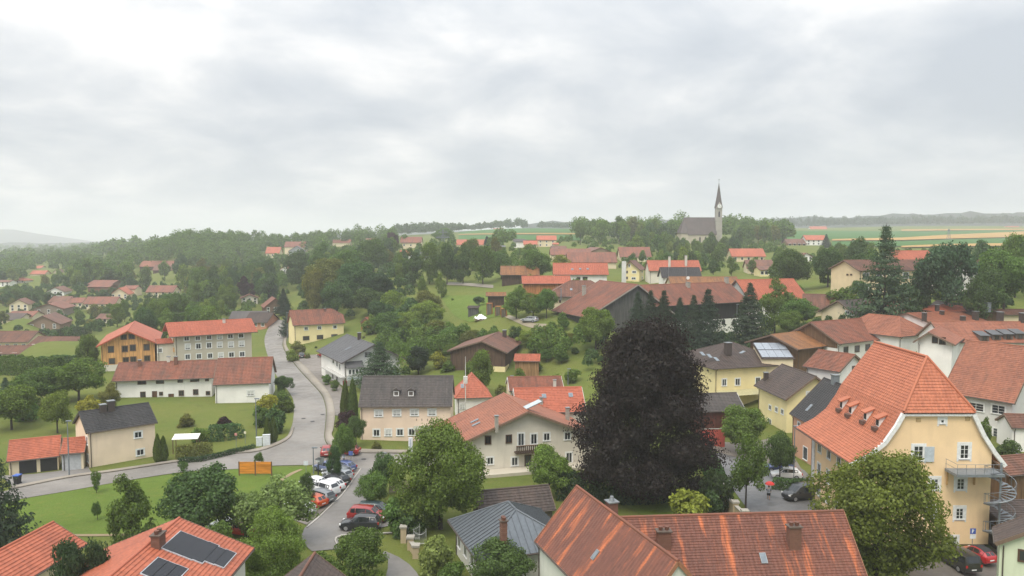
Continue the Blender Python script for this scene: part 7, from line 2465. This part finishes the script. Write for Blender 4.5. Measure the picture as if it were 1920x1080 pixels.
car('hatch', (0.5, 0.05, 0.03), 455, 1003, 160, 'red car glimpsed through the trees')
car('wagon', C_WHITE, 428, 996, 160, 'white car glimpsed behind the wide dark tree')

# ---------------------------------------------------------------- person with the umbrella
def skin_figure(name, joints, edges, rad, mat, parent):
    me = bpy.data.meshes.new(name)
    me.from_pydata(joints, edges, [])
    o = obj(name, me, parent)
    md = o.modifiers.new('skin', 'SKIN')
    for k, r in enumerate(rad):
        me.skin_vertices[0].data[k].radius = (r, r * 0.85)
    me.skin_vertices[0].data[0].use_root = True
    sb = o.modifiers.new('sub', 'SUBSURF')
    sb.levels = sb.render_levels = 2
    me.materials.append(mat)
    return o


def person():
    p = gp(1441, 938)
    root = thing('person', 'person in grey top and black shorts walking under a red umbrella', 'person', (p[0], p[1], p[2] + 0.06), R(70))
    J = [(0, 0, 0.95), (0, 0, 1.15), (0.02, 0, 1.38), (0.03, 0, 1.50), (0.05, 0, 1.62), (0.06, 0, 1.74),
         (0.02, 0.20, 1.40), (0.10, 0.27, 1.15), (0.30, 0.22, 1.18), (0.02, -0.20, 1.40), (-0.06, -0.26, 1.14), (0.04, -0.28, 0.90),
         (0.0, 0.10, 0.90), (0.16, 0.11, 0.50), (0.10, 0.11, 0.08), (0.24, 0.11, 0.04), (0, -0.10, 0.90), (-0.04, -0.11, 0.50), (-0.26, -0.11, 0.12), (-0.14, -0.11, 0.04)]
    E = [(0, 1), (1, 2), (2, 3), (3, 4), (4, 5), (2, 6), (6, 7), (7, 8), (2, 9), (9, 10), (10, 11), (0, 12), (12, 13), (13, 14), (14, 15), (0, 16), (16, 17), (17, 18), (18, 19)]
    Rr = [0.16, 0.15, 0.17, 0.06, 0.10, 0.085, 0.07, 0.05, 0.035, 0.07, 0.05, 0.035, 0.10, 0.065, 0.045, 0.045, 0.10, 0.065, 0.045, 0.045]
    skin_figure('body', J, E, Rr, plain((0.42, 0.26, 0.19), 0.6), root)
    sh = MB().tube([(0, 0, 0.92), (0, 0, 1.15), (0.02, 0, 1.36), (0.03, 0, 1.47)], [0.21, 0.20, 0.225, 0.09], 12)
    sh.tube([(0.02, 0.18, 1.42), (0.09, 0.28, 1.18)], [0.095, 0.075], 8).tube([(0.02, -0.18, 1.42), (-0.05, -0.27, 1.18)], [0.095, 0.075], 8)
    obj('shirt', sh.mesh('shirt', plain((0.20, 0.22, 0.25), 0.9), True), root)
    so = MB().tube([(0, 0, 0.98), (0, 0, 0.86)], [0.20, 0.21], 12).tube([(0.0, 0.10, 0.88), (0.12, 0.11, 0.58)], [0.13, 0.11], 8).tube([(0.0, -0.10, 0.88), (-0.03, -0.11, 0.58)], [0.13, 0.11], 8)
    obj('shorts', so.mesh('shorts', plain((0.02, 0.02, 0.024), 0.9), True), root)
    hr = MB().tube([(0.02, 0, 1.66), (0.04, 0, 1.76), (0.05, 0, 1.83)], [0.115, 0.12, 0.05], 10)
    obj('hair', hr.mesh('hair', plain((0.05, 0.03, 0.02), 0.8), True), root)
    um = thing('umbrella', 'open bright red umbrella held over the walking person', 'umbrella', (p[0] + 0.22, p[1] + 0.30, p[2] + 1.1), 0)
    cn = MB()
    n = 8
    ringp = []
    for r_, z in ((0.0, 1.22), (0.25, 1.17), (0.45, 1.06), (0.60, 0.88)):
        ringp.append([(r_ * math.cos(2 * math.pi * k / n), r_ * math.sin(2 * math.pi * k / n), z) for k in range(n)])
    for a, c in zip(ringp[:-1], ringp[1:]):
        for k in range(n):
            cn.face([a[k], a[(k + 1) % n], c[(k + 1) % n], c[k]])
    obj('canopy', cn.mesh('canopy', plain((0.55, 0.03, 0.025), 0.6)), um)
    obj('shaft', MB().cyl((0, 0, 0.0), 0.014, 1.3, 6).mesh('shaft', ZINC), um)
    rb = MB().tube([(0, 0, 1.2), (0.44, 0, 1.04), (0.59, 0, 0.87)], 0.008, 4).mesh('rib', ZINC)
    for k in range(8):
        obj('rib', rb, um, (0, 0, -0.012), k * math.pi / 4)


person()

# ---------------------------------------------------------------- street furniture and small things
def lamp_post(u, vb, vt, label, kind='arm'):
    p = gp(u, vb)
    h = at(u, vt, p[1])[2] - p[2]
    root = thing('street_lamp', label, 'street lamp', (p[0], p[1], p[2]))
    mat = GALV if kind == 'arm' else DARK
    obj('post', MB().tube([(0, 0, -0.2), (0, 0, h * 0.5), (0, 0, h)], [0.10, 0.08, 0.055], 8).mesh('post', mat), root)
    if kind == 'arm':
        obj('lamp_head', MB().box(-0.18, 0.55, -0.14, 0.14, h - 0.02, h + 0.12).mesh('lamp_head', GALV), root)
    else:
        obj('globe', MB().cyl((0, 0, h), 0.20, 0.38, 10, 'z', 0.26).mesh('globe', plain((0.72, 0.74, 0.72), 0.3)), root)
        obj('lamp_hat', MB().cyl((0, 0, h + 0.38), 0.42, 0.12, 12, 'z', 0.12).mesh('lamp_hat', DARK), root)


lamp_post(130, 893, 790, 'tall grey lamp post beside the garage yard')
lamp_post(481, 826, 748, 'slender pole by the white cabinets')
lamp_post(597, 908, 866, 'black lantern beside the parked cars', 'globe')
lamp_post(645, 882, 858, 'black lantern under the round street tree', 'globe')
lamp_post(539, 640, 586, 'wooden pole at the yellow house corner')
lamp_post(1065, 722, 692, 'thin pole on the bank behind the red roofs')
lamp_post(1381, 628, 571, 'thin pole before the white stable wall')
lamp_post(1488, 900, 800, 'pole at the salmon pink house')
lamp_post(718, 878, 850, 'thin sign pole at the drive entrance')
lamp_post(588, 888, 840, 'flag pole at the junction')
lamp_post(820, 1060, 1030, 'short garden lamp by the iron gate', 'globe')
lamp_post(958, 733, 705, 'pale pole behind the pyramid roof house')

bp = gp(479, 892)
root = thing('notice_board', 'pair of orange boards standing on the lawn', 'board', bp)
W2 = 31 * bp[1] / F
hb = at(479, 866, bp[1])[2] - bp[2]
for s in (-1, 1):
    obj('panel', MB().box(s * W2 * 0.5 - W2 * 0.46, s * W2 * 0.5 + W2 * 0.46, -0.03, 0.03, 0.30, hb).mesh('panel', timber((0.62, 0.24, 0.035), False)), root)
for x in (-W2, 0, W2):
    obj('post', MB().box(x - 0.07, x + 0.07, -0.06, 0.06, -0.2, hb + 0.05).mesh('post', WOOD_BR), root)
cp = gp(497, 836)
for k, (dx, hh, ww, lab) in enumerate(((-0.9, 1.35, 0.9, 'lower pale utility cabinet at the road bend'), (0.25, 1.75, 1.1, 'taller white utility cabinet at the road bend'))):
    r_ = thing('utility_cabinet', lab, 'cabinet', (cp[0] + dx, cp[1], cp[2]), R(10))
    obj('case', MB().box(-ww / 2, ww / 2, -0.25, 0.25, -0.1, hh).mesh('case', plain((0.66, 0.70, 0.70))), r_)
    obj('lid', MB().box(-ww / 2 - 0.04, ww / 2 + 0.04, -0.29, 0.29, hh, hh + 0.08).mesh('lid', plain((0.56, 0.60, 0.61))), r_)
    for s in (-1, 1):
        obj('door', MB().box(s * ww / 4 - ww * 0.22, s * ww / 4 + ww * 0.22, -0.275, -0.251, 0.1, hh - 0.1).mesh('door', plain((0.60, 0.65, 0.66))), r_)
wbp = gp(33, 908)
r_ = thing('wheelie_bin', 'black wheelie bin with blue lid at the garage yard', 'bin', wbp)
obj('bin_body', MB().mesh_([(-0.28, -0.3, 0.05), (0.28, -0.3, 0.05), (0.28, 0.3, 0.05), (-0.28, 0.3, 0.05), (-0.36, -0.4, 1.2), (0.36, -0.4, 1.2), (0.36, 0.4, 1.2), (-0.36, 0.4, 1.2)], [(0, 1, 5, 4), (1, 2, 6, 5), (2, 3, 7, 6), (3, 0, 4, 7), (0, 3, 2, 1)]).mesh('bin_body', DARK), r_)
obj('lid', MB().box(-0.40, 0.40, -0.45, 0.45, 1.2, 1.32).mesh('lid', plain((0.06, 0.13, 0.42))), r_)
for s in (-1, 1):
    obj('wheel', MB().cyl((s * 0.32 - 0.04, 0.32, 0.12), 0.12, 0.08, 10, 'x').mesh('wheel', TYRE), r_)
aw_ = gp(350, 848)
r_ = thing('garden_awning', 'white flat awning over a garden seat by the road', 'awning', aw_, R(8))
ha = 2.3
obj('roof', MB().mesh_([(-1.9, -0.9, ha), (1.9, -0.9, ha), (1.9, 0.9, ha + 0.4), (-1.9, 0.9, ha + 0.4), (-1.9, -0.9, ha - 0.08), (1.9, -0.9, ha - 0.08), (1.9, 0.9, ha + 0.32), (-1.9, 0.9, ha + 0.32)], [(0, 1, 2, 3), (7, 6, 5, 4), (0, 4, 5, 1), (1, 5, 6, 2), (2, 6, 7, 3), (3, 7, 4, 0)]).mesh('roof', plain((0.72, 0.70, 0.66), 0.6)), r_)
for x in (-1.75, 1.75):
    for y in (-0.8, 0.8):
        obj('post', MB().box(x - 0.05, x + 0.05, y - 0.05, y + 0.05, -0.2, ha - 0.05 + (0.3 if y > 0 else 0)).mesh('post', WOOD_BR), r_)
obj('bench', MB().box(-1.4, 1.4, 0.3, 0.7, 0.4, 0.48).box(-1.4, 1.4, 0.66, 0.72, 0.48, 0.95).mesh('bench', WOOD_BR), r_)

# stone garden wall with pillars beside the street
def stone_run(name, label, pts, h, pill, th=0.35):
    P = [gp(*p) for p in pts]
    root = thing(name, label, 'wall', P[0])
    SM = plaster((0.44, 0.36, 0.24))
    for a, b_ in zip(P[:-1], P[1:]):
        d = b_ - a
        L_ = np.hypot(d[0], d[1])
        rz = math.atan2(d[1], d[0])
        nb = max(1, int(L_ / 0.8))
        me = {}
        for rw in range(3):
            for k in range(nb):
                x0 = L_ * k / nb
                ln = L_ / nb
                o_ = (rw % 2) * 0.4 * ln
                zz = h * rw / 3
                q = (a[0] - P[0][0] + math.cos(rz) * (x0 + ln / 2), a[1] - P[0][1] + math.sin(rz) * (x0 + ln / 2), a[2] - P[0][2] + (b_[2] - a[2]) * (k + 0.5) / nb + zz)
                if 'm' not in me:
                    me['m'] = MB().box(-ln / 2 + 0.012, ln / 2 - 0.012, -th / 2, th / 2, 0.006, h / 3 - 0.006).mesh('stone', SM)
                s_ = obj('stone', me['m'], root, q, rz)
                s_.scale = (1, rng.uniform(0.92, 1.04), 1)
        obj('coping', MB().box(-0.1, L_ + 0.1, -th / 2 - 0.06, th / 2 + 0.06, h, h + 0.10).mesh('coping', CONCRETE), root, tuple(a - P[0]), rz)
    for k, p in enumerate(P):
        if k in pill:
            q = tuple(p - P[0])
            obj('pillar', MB().box(-0.32, 0.32, -0.32, 0.32, -0.2, h + 0.35).mesh('pillar', SM), root, q)
            obj('pillar_cap', MB().box(-0.42, 0.42, -0.42, 0.42, h + 0.35, h + 0.55).mesh('pillar_cap', CONCRETE), root, q)


stone_run('garden_wall', 'tan stone garden wall with capped pillars beside the street', [(1352, 940), (1362, 956), (1378, 974), (1396, 992)], 1.7, (0, 1, 2, 3))
stone_run('garden_wall', 'short tan stone wall with pillar left of the iron gate', [(770, 1030), (780, 1046)], 0.9, (0, 1))
gq = gp(757, 1017)
r_ = thing('gate_pillar', 'tan stone pillar at the far side of the iron gate', 'pillar', gq)
obj('shaft', MB().box(-0.3, 0.3, -0.3, 0.3, -0.2, 1.7).mesh('shaft', plaster((0.44, 0.36, 0.24))), r_)
obj('pillar_cap', MB().box(-0.4, 0.4, -0.4, 0.4, 1.7, 1.88).mesh('pillar_cap', CONCRETE), r_)


def iron_gate(u0, u1, v, label):
    a, b_ = gp(u0, v), gp(u1, v)
    d = b_ - a
    L_ = np.hypot(d[0], d[1])
    root = thing('iron_gate', label, 'gate', a, math.atan2(d[1], d[0]))
    gm = plain((0.42, 0.44, 0.43), 0.5, 0.3)
    n = 11
    for k in range(n):
        f = k / (n - 1)
        h = 1.35 + 0.45 * (2 * f - 1) ** 2
        obj('bar', MB().cyl((L_ * f, 0, 0.1), 0.018 if 0 < k < n - 1 else 0.04, h, 5).mesh('bar', gm), root)
    obj('top_rail', MB().tube([(L_ * f, 0, 1.25 + 0.40 * (2 * f - 1) ** 2) for f in np.linspace(0, 1, 9)], 0.03, 5).mesh('top_rail', gm), root)
    obj('bottom_rail', MB().tube([(0, 0, 0.3), (L_, 0, 0.3)], 0.025, 5).mesh('bottom_rail', gm), root)


iron_gate(760, 787, 1014, 'far leaf of the open iron gate with curved top')
iron_gate(776, 799, 1024, 'near leaf of the open iron gate with curved top')

rwp = gp(1336, 836)
r_ = thing('red_wall', 'salmon red board wall below the dark roofed shed', 'wall', rwp, R(4))
for k in range(8):
    obj('board', MB().box(-2.0 + k * 0.5, -1.52 + k * 0.5, -0.04, 0.04, -0.2, 2.7).mesh('board', plain((0.46, 0.09, 0.07))), r_)
obj('coping', MB().box(-2.05, 2.05, -0.1, 0.1, 2.7, 2.8).mesh('coping', CONCRETE), r_)

# parking sign at the yellow house
pp = gp(1822, 1042)
r_ = thing('parking_sign', 'blue parking sign with white plate before the yellow house', 'sign', (pp[0], pp[1], pp[2]))
obj('post', MB().cyl((0, 0, -0.2), 0.035, 3.0, 6).mesh('post', GALV), r_)
pl_ = obj('sign_plate', MB().box(-0.30, 0.30, -0.07, -0.045, 2.35, 2.95).mesh('sign_plate', plain((0.05, 0.10, 0.36))), r_)
obj('sub_plate', MB().box(-0.30, 0.30, -0.07, -0.045, 1.85, 2.3).mesh('sub_plate', plain((0.66, 0.68, 0.68))), r_)
pmk = MB().box(-0.12, -0.04, -0.085, -0.072, 2.45, 2.85)
for k in range(7):
    a0, a1 = R(90 - 180 * k / 7), R(90 - 180 * (k + 1) / 7)
    pmk.face([(-0.04 + 0.14 * math.cos(a0), -0.085, 2.74 + 0.11 * math.sin(a0)), (-0.04 + 0.14 * math.cos(a1), -0.085, 2.74 + 0.11 * math.sin(a1)), (-0.04 + 0.07 * math.cos(a1), -0.085, 2.74 + 0.05 * math.sin(a1)), (-0.04 + 0.07 * math.cos(a0), -0.085, 2.74 + 0.05 * math.sin(a0))])
obj('letter_p', pmk.mesh('letter_p', WHITE), pl_)


def sign(u, vb, h, label, col_, sz=0.45, shape='box'):
    p = gp(u, vb)
    r = thing('road_sign', label, 'sign', p)
    obj('post', MB().cyl((0, 0, -0.2), 0.035, h + 0.2, 6).mesh('post', GALV), r)
    obj('sign_plate', MB().box(-sz / 2, sz / 2, -0.06, -0.036, h - sz, h).mesh('sign_plate', plain(col_)), r)


sign(443, 840, 2.4, 'small red and white sign in the roadside garden', (0.55, 0.25, 0.22), 0.4)
sign(460, 832, 2.0, 'small cream post sign in the roadside garden', (0.7, 0.66, 0.5), 0.35)
sign(574, 892, 2.1, 'white and blue tourist sign on the lawn corner', (0.62, 0.66, 0.72), 0.6)
sign(602, 886, 2.2, 'grey information board beside the black lantern', (0.16, 0.18, 0.18), 0.9)
sign(658, 878, 2.5, 'blue sign at the drive entrance', (0.08, 0.14, 0.38), 0.6)
sp_ = gp(770, 848)
r_ = thing('sign_pylon', 'narrow white sign pillar before the pink house', 'sign', sp_)
obj('panel', MB().box(-0.32, 0.32, -0.12, 0.12, 0, 2.3).mesh('panel', plain((0.66, 0.68, 0.72))), r_)
obj('stripe', MB().box(-0.10, 0.06, -0.135, -0.122, 0.3, 2.1).mesh('stripe', plain((0.36, 0.40, 0.52))), r_)
for u, v, lab in ((612, 722, 'far round planter with shrub on the forecourt'), (627, 733, 'near round planter with shrub on the forecourt')):
    p = gp(u, v)
    r_ = thing('planter', lab, 'planter', (p[0], p[1], p[2] + 0.1))
    obj('bowl', MB().cyl((0, 0, -0.05), 0.55, 0.5, 12, 'z', 0.75).mesh('bowl', CONCRETE), r_)
    s_ = obj('foliage', TREE_SRC['shrub'][0][0], r_, (0, 0, 0.3))
    s_.scale = (2.1, 2.1, 1.9)
    s_.color = tint('mid')
# mast on the pyramid roofed house and flues
p = at(873, 772, 133)
r_ = thing('radio_mast', 'tall thin white mast before the pyramid roofed house', 'mast', (p[0], 133, H(p[0], 133)))
hm = at(873, 668, 133)[2] - H(p[0], 133)
obj('tube', MB().tube([(0, 0, -0.2), (0, 0, hm * 0.75), (0, 0, hm)], [0.09, 0.07, 0.03], 7).mesh('tube', plain((0.6, 0.6, 0.56))), r_)
obj('housing', MB().box(-0.35, 0.35, -0.35, 0.35, hm * 0.62, hm * 0.62 + 1.2).mesh('housing', plain((0.6, 0.6, 0.56))), r_)


# power pylon and field pole
def pylon(u, vb, vt, Y, label, arms):
    x = (u - U0) / F * Y
    z0 = H(x, Y)
    h = at(u, vt, Y)[2] - z0
    r = thing('power_pylon', label, 'pylon', (x, Y, z0))
    for sx in (-1, 1):
        for sy in (-1, 1):
            obj('leg', MB().beam((sx * 1.4, sy * 1.4, -0.5), (sx * 0.25, sy * 0.25, h), 0.22, 0.22).mesh('leg', GALV), r)
    for zf_, wd in arms:
        obj('cross_arm', MB().beam((-wd / 2, 0, h * zf_), (wd / 2, 0, h * zf_), 0.3, 0.35).beam((-wd / 2, 0, h * zf_), (0, 0, h * zf_ + 1.4), 0.15, 0.15).beam((wd / 2, 0, h * zf_), (0, 0, h * zf_ + 1.4), 0.15, 0.15).mesh('cross_arm', GALV), r)


pylon(831, 470, 430, 480, 'steel lattice power pylon above the trees', ((0.72, 8.5), (0.9, 5.5)))
pylon(1777, 452, 430, 690, 'single power pole standing in the stubble field', ((0.92, 2.5),))

# farm garden: greenhouse, wood stacks, play tower, tarpaulin
g0 = gp(1001, 584)
r_ = thing('greenhouse', 'small pale green garden greenhouse in the farm garden', 'greenhouse', g0, R(-12))
gmat = plain((0.36, 0.42, 0.34), 0.25)
obj('glass_wall', MB().box(-1.7, 1.7, -1.3, 1.3, -0.2, 1.7).mesh('glass_wall', gmat), r_)
for s in (-1, 1):
    obj('glass_roof', MB().mesh_([(-1.8, s * 1.42, 1.68), (1.8, s * 1.42, 1.68), (1.8, 0, 2.55), (-1.8, 0, 2.55)], [(0, 1, 2, 3)]).mesh('glass_roof', plain((0.52, 0.56, 0.50), 0.2)), r_)
for s in (-1, 1):
    obj('gable', MB().face([(s * 1.7, -1.3, 1.7), (s * 1.7, 1.3, 1.7), (s * 1.7, 0, 2.5)]).mesh('gable', gmat), r_)
obj('door', MB().box(1.7, 1.75, -0.45, 0.45, 0, 1.7).mesh('door', plain((0.30, 0.36, 0.36))), r_)
for u, v, w_, hh, lab in ((918, 590, 1.6, 3.2, 'tall orange brown wood store in the farm garden'), (934, 592, 1.6, 2.6, 'grey stacked wood store right of the tall one'), (945, 594, 1.5, 2.2, 'low dark wood stack at the right of the group')):
    p = gp(u, v)
    r_ = thing('wood_stack', lab, 'wood stack', p, R(-8))
    obj('frame', MB().box(-w_ / 2, -w_ / 2 + 0.1, -0.6, 0.6, 0, hh).box(w_ / 2 - 0.1, w_ / 2, -0.6, 0.6, 0, hh).box(-w_ / 2, w_ / 2, -0.65, 0.65, hh, hh + 0.1).mesh('frame', timber((0.40, 0.17, 0.06))), r_)
    lg = MB()
    for a in range(int(hh / 0.24)):
        for c in range(int((w_ - 0.2) / 0.24)):
            lg.cyl((-w_ / 2 + 0.22 + c * 0.24, -0.55, 0.14 + a * 0.24), 0.11, 1.1, 6, 'y')
    tag(obj('log', lg.mesh('log', timber((0.22, 0.19, 0.15))), r_), None, None, None, 'stuff')
p = gp(886, 593)
house('shed', 'small grey slatted shed beside the sloping lawn', None, Aw=(p[0] - 1.6, p[1], p[2] + 2.5), L=3.4, yaw=-6, D=2.6, mode='lean', rh=0.4, wallmat=WOOD_GR, roof=T_DKBR, ovf=0.2, ovg=0.3, cat='shed')
p = gp(925, 578)
hpt = house('play_tower', 'wooden play tower with orange roof above the lawn', None, Aw=(p[0] - 2.2, p[1], p[2] + 3.6), L=6.0, yaw=2, D=4.0, mode='x', rh=0.9, wallmat=WOOD_DK, roof=T_RUST, ovf=0.6, ovg=0.6, cat='tower')
p = gp(902, 600)
r_ = thing('tarpaulin', 'crumpled white tarpaulin draped over a heap', 'tarpaulin', p)
rs_ = np.random.RandomState(4)
gx, gy_ = np.meshgrid(np.linspace(-2.0, 2.0, 16), np.linspace(-1.0, 1.0, 9))
gz_ = 0.25 + 1.3 * np.exp(-((gx / 1.4) ** 2 + (gy_ / 0.7) ** 2)) + rs_.normal(0, 0.12, gx.shape) + 0.5 * np.exp(-(((gx + 1.7) / 0.25) ** 2))
Vt = np.stack((gx.ravel(), gy_.ravel(), gz_.ravel()), -1)
it = (np.arange(8)[:, None] * 16 + np.arange(15)[None, :]).ravel()
obj('sheet', np_mesh('sheet', Vt, np.stack((it, it + 1, it + 17, it + 16), -1), WHITE), r_)
obj('heap', MB().mesh_([(-1.9, -0.9, 0), (1.9, -0.9, 0), (1.9, 0.9, 0), (-1.9, 0.9, 0), (-0.6, 0, 1.2), (0.6, 0, 1.2)], [(0, 1, 5, 4), (1, 2, 5), (2, 3, 4, 5), (3, 0, 4)]).mesh('heap', SOIL), r_)
p = gp(684, 618)
hcp = house('carport', 'bright orange tiled carport right of the pale yellow house', None, Aw=(p[0] - 1.6, p[1], p[2] + 2.4), L=3.6, yaw=-10, D=6, mode='y', rh=1.5, wallmat=timber((0.42, 0.19, 0.07)), roof=T_ORANGE, ovf=0.3, ovg=0.3, cat='carport')
# chimney poles of the two white chimneys carry antennas behind the farm
for u, v0, v1, Y, lab in ((1170, 524, 490, 262, 'white flue tower with aerial beside the yellow gabled house'), (1254, 530, 500, 236, 'thin aerial pole left of the satellite dish'), (1287, 533, 500, 234, 'thin aerial pole carrying the satellite dish')):
    x = (u - U0) / F * Y
    z0 = H(x, Y)
    h = at(u, v1, Y)[2] - z0
    r_ = thing('aerial_mast', lab, 'mast', (x, Y, z0))
    if u == 1170:
        obj('tube', MB().box(-0.7, 0.7, -0.5, 0.5, -0.3, h).mesh('tube', plaster((0.62, 0.62, 0.60))), r_)
        obj('aerial', MB().cyl((0.2, 0, h), 0.04, 1.6, 5).box(-0.5, 0.9, -0.03, 0.03, h + 1.0, h + 1.06).mesh('aerial', ZINC), r_)
    else:
        obj('tube', MB().cyl((0, 0, -0.3), 0.05, h + 0.3, 6).mesh('tube', ZINC), r_)
        if u == 1287:
            obj('dish', MB().cyl((0.55, -0.1, at(1, 521, Y)[2] - z0 - 0.0), 0.5, 0.1, 14, 'y', 0.4).mesh('dish', WHITE), r_)
# kerb markings and drain covers on the road
for u, v, lab in ((569, 785.5, 'left drain cover on the road'), (586, 791, 'right drain cover on the road'), (605, 778, 'drain cover at the right kerb'), (682, 862, 'drain cover on the side road')):
    p = gp(u, v)
    o_ = MB().cyl((0, 0, 0), 0.38, 0.02, 14).build('drain_cover', plain((0.05, 0.05, 0.052)), None, (p[0], p[1], p[2] + 0.09))
    tag(o_, lab, 'drain cover')
# fence with planks beside the feathery tree
p = gp(738, 924)
r_ = thing('plank_fence', 'pale plank fence behind the driveway trees', 'fence', p, R(6))
pm_ = MB().box(-0.07, 0.07, -0.015, 0.015, 0.05, 1.5).mesh('plank', timber((0.42, 0.36, 0.28)))
for k in range(22):
    obj('plank', pm_, r_, (0.17 * k - 0.5, 0, 0))
for z in (0.4, 1.2):
    obj('rail', MB().box(-0.6, 3.4, 0.016, 0.06, z, z + 0.1).mesh('rail', WOOD_BR), r_)

# ---------------------------------------------------------------- haze: damp summer air
hz = MB().box(-8900, 8900, -60, 10500, -130, 185)
ho = hz.build('haze', None)
hm_ = bpy.data.materials.new('haze_air')
hm_.use_nodes = True
t_ = hm_.node_tree
t_.nodes.clear()
pv = t_.nodes.new('ShaderNodeVolumePrincipled')
pv.inputs['Color'].default_value = (0.94, 0.96, 1.0, 1)
pv.inputs['Density'].default_value = HAZE
pv.inputs['Anisotropy'].default_value = 0.1
om = t_.nodes.new('ShaderNodeOutputMaterial')
t_.links.new(pv.outputs[0], om.inputs['Volume'])
ho.data.materials.append(hm_)
tag(ho, 'damp grey summer haze over the whole valley', None, None, 'stuff')
